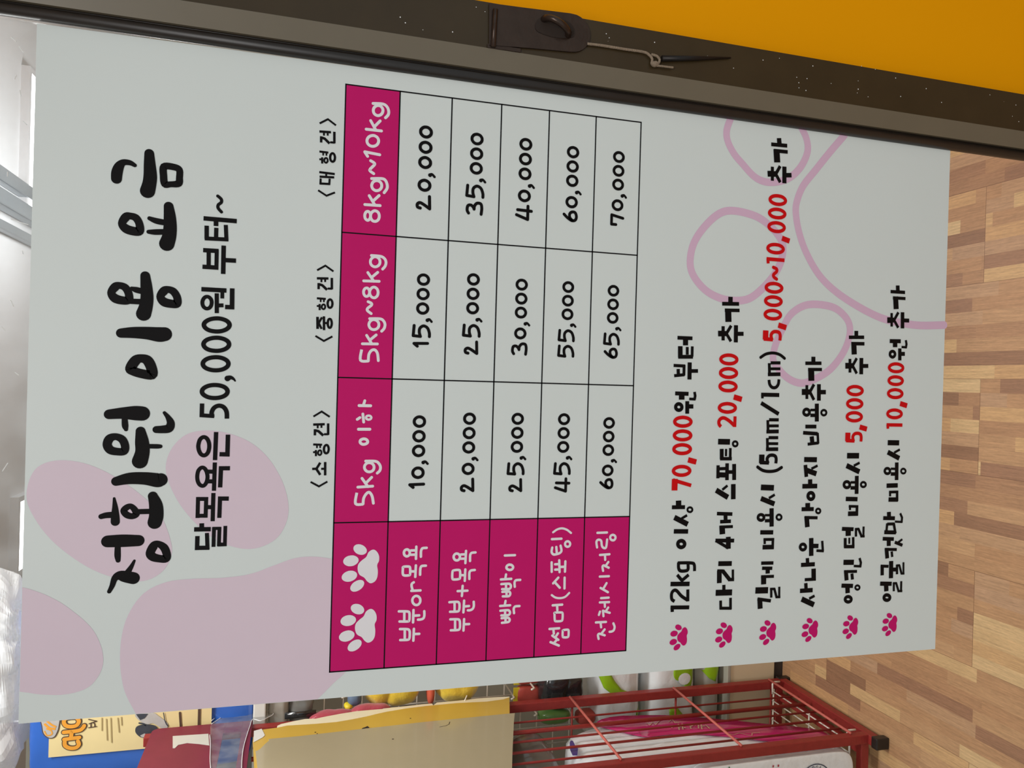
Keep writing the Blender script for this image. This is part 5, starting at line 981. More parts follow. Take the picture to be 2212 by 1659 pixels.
'num_14': """l 472.4,427.4,1.48 472.4,432.4,1.48
l 472.4,432.4,1.48 482.2,432.4,1.48
l 482.2,432.4,1.48 479.5,419.7,1.48
c 497.3,426.2,1.48 497.1,427.8,1.48 496.4,429.2,1.48 495.4,430.3,1.48 494.1,431.1,1.48 492.7,431.3,1.48 491.2,431.1,1.48 489.9,430.3,1.48 488.9,429.2,1.48 488.2,427.8,1.48 488,426.2,1.48 488.2,424.6,1.48 488.9,423.2,1.48 489.9,422.1,1.48 491.2,421.3,1.48 492.7,421.1,1.48 494.1,421.3,1.48 495.4,422.1,1.48 496.4,423.2,1.48 497.1,424.6,1.48
r 502.7,421.2,1.85 503.6,419.2,1.19 501.4,417,1.19
c 518.8,426.2,1.48 518.6,427.8,1.48 517.9,429.2,1.48 516.9,430.3,1.48 515.6,431.1,1.48 514.1,431.3,1.48 512.7,431.1,1.48 511.4,430.3,1.48 510.3,429.2,1.48 509.7,427.8,1.48 509.5,426.2,1.48 509.7,424.6,1.48 510.3,423.2,1.48 511.4,422.1,1.48 512.7,421.3,1.48 514.1,421.1,1.48 515.6,421.3,1.48 516.9,422.1,1.48 517.9,423.2,1.48 518.6,424.6,1.48
c 533.2,426.2,1.48 533,427.8,1.48 532.3,429.2,1.48 531.3,430.3,1.48 530,431.1,1.48 528.5,431.3,1.48 527.1,431.1,1.48 525.8,430.3,1.48 524.7,429.2,1.48 524.1,427.8,1.48 523.9,426.2,1.48 524.1,424.6,1.48 524.7,423.2,1.48 525.8,422.1,1.48 527.1,421.3,1.48 528.5,421.1,1.48 530,421.3,1.48 531.3,422.1,1.48 532.3,423.2,1.48 533,424.6,1.48
c 547.6,426.2,1.48 547.4,427.8,1.48 546.7,429.2,1.48 545.7,430.3,1.48 544.4,431.1,1.48 542.9,431.3,1.48 541.5,431.1,1.48 540.2,430.3,1.48 539.1,429.2,1.48 538.5,427.8,1.48 538.3,426.2,1.48 538.5,424.6,1.48 539.1,423.2,1.48 540.2,422.1,1.48 541.5,421.3,1.48 542.9,421.1,1.48 544.4,421.3,1.48 545.7,422.1,1.48 546.7,423.2,1.48 547.4,424.6,1.48""",
'paw_white_a': """q 83.3,669.8 81.7,666.4 77.4,664 72.3,663.7 68.2,665.3 62.3,664.6 56.4,665 52.4,667.3 50.9,671.2 53,674.5 56.6,677.4 59.6,681.9 64.6,683.8 69.6,683.3 73.3,680.1 76.5,676.1 81,673.8
p 80.9,675.9 79.7,676.8 78.9,678.2 78.6,680 78.8,682 79.5,684 80.6,685.8 82,687.2 83.6,688.1 85.2,688.4 86.7,688.1 87.8,687.2 88.6,685.8 88.9,684 88.7,682 88.1,680.1 87,678.3 85.5,676.8 83.9,675.9 82.3,675.6
p 73.9,683.1 72.3,683.3 70.7,684.3 69.4,685.8 68.5,687.7 68.1,689.9 68.1,692.2 68.7,694.3 69.7,696 71,697.1 72.6,697.6 74.2,697.4 75.8,696.5 77.1,695 78,693 78.4,690.8 78.4,688.6 77.8,686.5 76.8,684.8 75.5,683.6
p 60.1,684.2 58.5,684.2 56.8,684.9 55.4,686.3 54.2,688.1 53.5,690.3 53.2,692.6 53.5,694.7 54.3,696.6 55.5,697.9 57,698.6 58.7,698.6 60.3,697.8 61.8,696.5 62.9,694.6 63.6,692.4 63.9,690.2 63.6,688 62.8,686.2 61.6,684.8
p 52.9,677.6 51.5,677.2 49.8,677.3 48.1,678.1 46.4,679.5 45,681.3 44,683.3 43.5,685.3 43.6,687.2 44.1,688.8 45.2,689.8 46.6,690.3 48.3,690.1 50,689.3 51.7,688 53.1,686.2 54.1,684.2 54.6,682.2 54.6,680.3 54,678.7""",
'paw_white_b': """q 140.3,668.9 138.6,665.5 134.4,663.1 129.4,662.9 125.3,664.5 119.3,663.7 113.4,664.2 109.5,666.4 108,670.3 110,673.6 113.7,676.6 116.6,681 121.6,682.9 126.6,682.4 130.3,679.2 133.4,675.2 138,673
p 137.8,675 136.7,675.9 135.9,677.4 135.6,679.1 135.8,681.1 136.4,683.1 137.5,684.9 139,686.3 140.5,687.2 142.2,687.5 143.6,687.2 144.8,686.3 145.6,684.9 145.9,683.1 145.7,681.1 145,679.2 143.9,677.4 142.5,676 140.9,675 139.3,674.7
p 130.9,682.2 129.3,682.4 127.7,683.4 126.5,684.9 125.5,686.8 125.1,689 125.1,691.3 125.7,693.3 126.7,695 128.1,696.2 129.6,696.7 131.2,696.5 132.8,695.6 134.1,694.1 135,692.1 135.4,689.9 135.4,687.6 134.8,685.6 133.8,683.9 132.5,682.7
p 117.2,683.3 115.5,683.3 113.9,684 112.4,685.4 111.3,687.2 110.5,689.4 110.3,691.7 110.6,693.8 111.4,695.6 112.6,697 114,697.6 115.7,697.6 117.3,696.9 118.8,695.5 119.9,693.7 120.7,691.5 120.9,689.2 120.6,687.1 119.8,685.3 118.6,683.9
p 110,676.8 108.6,676.3 106.9,676.5 105.2,677.3 103.5,678.6 102.1,680.4 101.1,682.4 100.6,684.4 100.6,686.3 101.2,687.8 102.3,688.9 103.7,689.4 105.4,689.2 107.1,688.4 108.8,687.1 110.1,685.3 111.1,683.3 111.6,681.3 111.6,679.4 111,677.8""",
'bullet_a': """q 45.8,333.9 44.8,331.9 42.2,330.4 39.2,330.2 36.7,331.2 33,330.8 29.4,331 27,332.4 26.1,334.7 27.3,336.8 29.6,338.6 31.4,341.3 34.4,342.4 37.5,342.1 39.7,340.2 41.7,337.7 44.5,336.4
p 44.4,337.6 43.6,338.2 43.2,339.1 43,340.1 43.1,341.3 43.5,342.6 44.2,343.6 45,344.5 46,345.1 47,345.3 47.9,345.1 48.6,344.5 49.1,343.7 49.3,342.6 49.2,341.4 48.7,340.2 48.1,339.1 47.2,338.2 46.2,337.6 45.3,337.5
p 40.1,342 39.1,342.2 38.2,342.7 37.4,343.6 36.8,344.8 36.6,346.2 36.6,347.5 36.9,348.8 37.5,349.8 38.4,350.5 39.3,350.8 40.3,350.7 41.3,350.2 42,349.2 42.6,348.1 42.9,346.7 42.8,345.3 42.5,344.1 41.9,343 41.1,342.3
p 31.7,342.7 30.7,342.7 29.7,343.1 28.8,343.9 28.1,345.1 27.6,346.4 27.5,347.8 27.7,349.1 28.2,350.2 28.9,351 29.8,351.4 30.8,351.4 31.8,351 32.7,350.1 33.4,349 33.9,347.7 34,346.3 33.8,345 33.3,343.9 32.6,343.1
p 27.3,338.7 26.4,338.4 25.4,338.5 24.4,339 23.3,339.8 22.5,340.9 21.9,342.1 21.6,343.4 21.6,344.5 21.9,345.4 22.6,346.1 23.5,346.4 24.5,346.3 25.6,345.8 26.6,345 27.4,343.9 28,342.7 28.3,341.4 28.3,340.3 28,339.3""",
'bullet_b': """q 45,279.1 44,277.1 41.4,275.6 38.3,275.5 35.8,276.4 32.2,276 28.6,276.3 26.2,277.6 25.3,280 26.6,282 28.8,283.8 30.6,286.5 33.6,287.6 36.7,287.3 38.9,285.4 40.8,282.9 43.6,281.6
p 43.5,282.8 42.8,283.4 42.3,284.2 42.1,285.3 42.3,286.5 42.7,287.7 43.3,288.8 44.2,289.6 45.2,290.2 46.2,290.4 47.1,290.2 47.8,289.7 48.3,288.8 48.4,287.7 48.3,286.5 47.9,285.3 47.2,284.2 46.4,283.4 45.4,282.8 44.4,282.6
p 39.3,287.2 38.3,287.3 37.4,287.9 36.6,288.8 36,290 35.7,291.3 35.8,292.7 36.1,293.9 36.7,294.9 37.6,295.6 38.5,295.9 39.5,295.8 40.4,295.3 41.2,294.3 41.8,293.2 42.1,291.8 42,290.5 41.7,289.2 41.1,288.2 40.3,287.5
p 30.9,287.8 29.9,287.8 28.9,288.3 28,289.1 27.3,290.2 26.9,291.5 26.7,292.9 26.9,294.2 27.4,295.3 28.1,296.1 29,296.5 30,296.5 31,296.1 31.9,295.2 32.6,294.1 33.1,292.8 33.2,291.4 33,290.1 32.5,289 31.8,288.2
p 26.5,283.9 25.7,283.6 24.6,283.7 23.6,284.2 22.6,285 21.7,286.1 21.1,287.3 20.8,288.5 20.8,289.6 21.2,290.6 21.8,291.2 22.7,291.5 23.7,291.4 24.8,290.9 25.8,290.1 26.6,289 27.2,287.8 27.5,286.6 27.5,285.5 27.2,284.5""",
'bullet_c': """q 44.3,224.1 43.3,222 40.7,220.5 37.6,220.4 35.1,221.4 31.5,220.9 27.9,221.2 25.5,222.6 24.6,224.9 25.9,226.9 28.1,228.7 29.9,231.5 32.9,232.6 36,232.3 38.2,230.4 40.1,227.9 42.9,226.6
p 42.8,227.8 42.1,228.4 41.6,229.2 41.4,230.3 41.5,231.5 41.9,232.7 42.6,233.8 43.5,234.7 44.4,235.2 45.4,235.4 46.3,235.3 47,234.7 47.5,233.8 47.7,232.7 47.6,231.5 47.1,230.3 46.5,229.2 45.6,228.4 44.6,227.8 43.7,227.6
p 38.6,232.2 37.6,232.3 36.6,232.9 35.9,233.8 35.3,235 35,236.3 35.1,237.7 35.4,239 36,240 36.8,240.7 37.8,241 38.8,240.9 39.7,240.4 40.5,239.4 41,238.2 41.3,236.9 41.3,235.5 40.9,234.2 40.3,233.2 39.5,232.5
p 30.2,232.8 29.2,232.8 28.2,233.3 27.3,234.1 26.6,235.3 26.2,236.6 26,238 26.2,239.3 26.7,240.4 27.4,241.2 28.3,241.6 29.3,241.6 30.3,241.2 31.2,240.3 31.9,239.2 32.3,237.9 32.5,236.5 32.3,235.2 31.8,234.1 31.1,233.2
p 25.8,228.9 25,228.6 24,228.7 22.9,229.2 21.9,230 21.1,231.1 20.5,232.3 20.1,233.5 20.2,234.7 20.5,235.6 21.2,236.3 22,236.6 23,236.5 24.1,236 25.1,235.2 25.9,234.1 26.5,232.9 26.9,231.6 26.8,230.5 26.5,229.5""",
'bullet_d': """q 43.8,169.2 42.8,167.1 40.2,165.6 37.2,165.5 34.8,166.5 31.3,166 27.7,166.3 25.4,167.7 24.5,170.1 25.7,172.1 27.9,173.9 29.6,176.7 32.6,177.8 35.6,177.5 37.8,175.6 39.7,173.1 42.4,171.7
p 42.3,173 41.6,173.5 41.1,174.4 40.9,175.5 41.1,176.7 41.5,178 42.1,179.1 43,179.9 43.9,180.5 44.9,180.7 45.8,180.5 46.5,179.9 46.9,179.1 47.1,178 47,176.7 46.6,175.5 45.9,174.4 45.1,173.6 44.1,173 43.2,172.8
p 38.2,177.4 37.2,177.6 36.3,178.1 35.5,179 35,180.2 34.7,181.6 34.7,183 35.1,184.3 35.7,185.3 36.5,186 37.4,186.3 38.4,186.2 39.3,185.6 40,184.7 40.6,183.5 40.9,182.1 40.8,180.8 40.5,179.5 39.9,178.4 39.1,177.7
p 30,178.1 29,178.1 28,178.5 27.1,179.3 26.4,180.5 26,181.8 25.9,183.2 26,184.6 26.5,185.7 27.2,186.5 28.1,186.9 29.1,186.9 30.1,186.4 30.9,185.6 31.6,184.5 32.1,183.1 32.2,181.7 32,180.4 31.6,179.3 30.8,178.5
p 25.7,174 24.8,173.8 23.8,173.9 22.8,174.4 21.8,175.2 21,176.3 20.4,177.5 20.1,178.8 20.1,179.9 20.4,180.9 21.1,181.5 21.9,181.8 22.9,181.7 24,181.2 24.9,180.4 25.8,179.3 26.4,178.1 26.7,176.8 26.6,175.7 26.3,174.7""",
'bullet_e': """q 43.8,114.9 42.8,112.9 40.2,111.4 37.2,111.3 34.8,112.2 31.2,111.8 27.7,112.1 25.3,113.4 24.4,115.7 25.7,117.7 27.9,119.5 29.6,122.2 32.6,123.4 35.6,123 37.8,121.2 39.7,118.7 42.4,117.4
p 42.3,118.6 41.6,119.2 41.1,120 41,121.1 41.1,122.3 41.5,123.5 42.1,124.6 43,125.4 43.9,126 44.9,126.2 45.8,126 46.5,125.4 47,124.6 47.2,123.5 47,122.3 46.6,121.1 46,120 45.1,119.2 44.2,118.6 43.2,118.4
p 38.2,123 37.2,123.1 36.3,123.6 35.5,124.5 35,125.7 34.7,127 34.7,128.4 35.1,129.7 35.7,130.7 36.5,131.4 37.4,131.7 38.4,131.6 39.3,131 40.1,130.1 40.6,128.9 40.9,127.6 40.8,126.2 40.5,125 39.9,123.9 39.1,123.3
p 29.9,123.6 28.9,123.6 28,124 27.1,124.8 26.4,126 26,127.3 25.8,128.6 26,129.9 26.5,131 27.2,131.8 28.1,132.3 29.1,132.2 30,131.8 30.9,131 31.6,129.9 32,128.6 32.2,127.2 32,125.9 31.5,124.8 30.8,124
p 25.6,119.6 24.8,119.4 23.8,119.5 22.7,120 21.8,120.8 20.9,121.8 20.3,123 20,124.3 20,125.4 20.4,126.3 21,127 21.9,127.3 22.9,127.2 23.9,126.7 24.9,125.9 25.7,124.8 26.3,123.6 26.6,122.4 26.6,121.2 26.3,120.3""",
'bullet_f': """q 43.6,60.4 42.6,58.3 40,56.9 37.1,56.7 34.6,57.7 31.1,57.2 27.6,57.5 25.2,58.9 24.3,61.2 25.6,63.2 27.7,65 29.5,67.7 32.5,68.9 35.4,68.5 37.6,66.6 39.5,64.2 42.2,62.8
p 42.1,64.1 41.4,64.6 40.9,65.5 40.8,66.6 40.9,67.8 41.3,69 41.9,70.1 42.8,70.9 43.7,71.5 44.7,71.7 45.6,71.5 46.3,70.9 46.7,70.1 46.9,69 46.8,67.8 46.4,66.6 45.7,65.5 44.9,64.6 44,64.1 43,63.9
p 38,68.5 37,68.6 36.1,69.1 35.3,70 34.8,71.2 34.5,72.6 34.6,73.9 34.9,75.2 35.5,76.2 36.3,76.9 37.2,77.2 38.2,77.1 39.1,76.5 39.9,75.6 40.4,74.4 40.7,73.1 40.7,71.7 40.3,70.5 39.7,69.4 38.9,68.7
p 29.8,69.1 28.8,69.1 27.8,69.5 27,70.4 26.3,71.5 25.9,72.8 25.7,74.2 25.9,75.5 26.4,76.6 27.1,77.4 28,77.8 28.9,77.8 29.9,77.3 30.8,76.5 31.5,75.4 31.9,74.1 32,72.7 31.9,71.4 31.4,70.3 30.7,69.5
p 25.5,65.1 24.7,64.8 23.7,65 22.7,65.4 21.7,66.3 20.8,67.3 20.3,68.5 20,69.8 20,70.9 20.3,71.9 20.9,72.5 21.8,72.8 22.8,72.7 23.8,72.2 24.8,71.4 25.6,70.3 26.2,69.1 26.5,67.9 26.5,66.7 26.2,65.8""",
'paw_pink': """q 196.1,964.2 217.9,958.4 225.9,942.7 223.8,921 213.6,898.8 197,876.1 178.2,858.5 155.1,849.2 140.5,848 126.2,855.3 118.6,870.4 121.5,891 132.6,915.2 153.7,941 176.1,957.4
q 219.6,854.6 236.2,850.4 248.8,839.2 253.1,823.7 251.2,803.9 242.9,783.7 228,767 206.4,754.1 184.7,748.1 167.5,749.8 152.6,758.9 144.6,777.1 147.3,797.3 158.4,817.4 179.9,837.5 200.9,849.6
p 117.3,965.4 116,961.3 114.2,956.7 112.2,952.1 110,947.6 107.6,943.4 105.2,939.5 102.6,935.7 99.8,932.1 96.9,928.6 93.8,925.2 90.7,921.7 87.4,918.3 83.9,915.1 80.4,912.1 76.7,909.5 72.9,907.3 68.7,905.4 64.6,903.8 60.5,902.5 56.7,901.7 53.1,901.2 49.8,901 46.6,901.2 43.5,901.8 40.4,902.7 37.4,904 34.4,905.7 31.6,907.7 29,910 27,912.7 25.4,915.8 24.2,919.3 23.3,923.1 22.7,927 22.4,930.7 22.2,934.4 22.5,938.2 22.9,941.9 23.4,945.5 23.8,948.6 24.3,951.2 24.8,953.5 25.3,955.5 25.8,957.4 26.3,959.2 26.6,960.7 26.8,961.8 27.1,962.9 27.4,964.4 27.7,965.4
p 0.3,873.7 4,875.4 8.3,877.6 12.3,879.6 16.3,881.4 20.5,883 24.9,884.3 29.5,885.3 34,886.1 38.7,886.8 43.4,887.3 48.3,887.6 53.3,887.8 58.3,887.7 63.3,887.5 68,887.1 72.5,886.5 76.8,885.8 81,884.8 85.1,883.6 89.1,882 93,880.2 97,878.1 100.8,875.7 104.3,873 107.4,870.1 110,866.8 112.2,863.3 114.1,859.4 115.6,855.4 116.9,851.3 117.8,846.9 118.3,842.4 118.6,837.6 118.7,832.9 118.9,828.1 118.9,823.4 118.8,818.7 118.7,814 118.6,809.3 118.7,804.5 119,799.7 119.3,794.7 119.7,789.8 120.3,785.1 121.2,780.5 122.3,776.2 123.6,772.2 125.1,768.2 126.7,764.3 128.1,760.3 129.5,756.2 131.1,752.1 132.5,748 133.8,743.9 134.7,739.7 135.3,735.5 135.5,731.3 135.5,727 135.3,722.8 134.9,718.7 134.2,714.6 133.4,710.5 132.3,706.6 130.8,702.8 128.9,699.3 126.5,696.2 123.8,693.2 120.6,690.6 117,688.1 112.9,685.9 108.3,683.9 103.1,682.2 97.6,680.6 91.8,679.5 86,678.6 80,678.3 73.6,678.2 67.2,678.6 60.9,679.1 55,680 49.3,681 43.7,682.3 38.4,683.9 33.4,685.8 28.9,688 25.1,690.6 21.8,693.8 18.8,697.1 16,700.5 13.3,703.5 10.9,705.9 8.8,708 6.7,710 4.3,712.5 1.1,716 0.3,716.8""",
'paw_outline': """r 599.7,295.9,4 585.7,300.5,3.99 574.1,299,4 561.1,290.8,4.01 550.4,279.2,4.04 538.9,265.2,4.06 534.3,251.3,4.09 535.8,235.2,4.12 542.5,219.1,4.15 556,205.5,4.18 573.1,197.8,4.2 587.2,199.5,4.2 599,206.5,4.18
r 597,149.7,4.3 576.4,167.9,4.26 553.9,186.4,4.22 534,202.4,4.19 514.9,210,4.17 500.7,210.2,4.17 480.8,205.2,4.18 459.1,195,4.2 435.7,177.5,4.24 418.6,155.1,4.28 403.6,125.1,4.34 391.7,92.1,4.41 386.9,61.2,4.48 385.5,35.2,4.53 387.6,1.4,4.6
o 498.9,288.7,4.23 494.4,306.4,4.19 479.2,323.5,4.16 460.6,336,4.13 440.8,340.1,4.12 425.5,335.9,4.13 410.7,321.3,4.16 402.9,303.4,4.2 400.9,285.4,4.23 403.9,267.5,4.27 414.9,251.9,4.3 431.9,236.3,4.34 448.7,227.6,4.35 465,225.8,4.36 474.7,230.8,4.35 485.8,242.8,4.32 495.3,261.5,4.28
o 402.5,183.5,4.23 398.6,200,4.19 388.7,213.9,4.16 374.1,222.7,4.15 355.5,231.4,4.13 339.2,234.3,4.12 329.3,228.2,4.14 317.6,213.8,4.17 312.9,197.1,4.2 317.5,180.5,4.23 329.5,159.3,4.28 348.7,142.8,4.31 367.7,134.9,4.32 382.3,135.4,4.32 393.3,144.4,4.3 400.8,159.3,4.27""",
}
TABLE_ROWS = [706.4, 655.2, 604.2, 553.9, 503.6, 452.7, 402.1]
TABLE_COLS = [25.2, 166.8, 304.7, 442.1, 582.0]

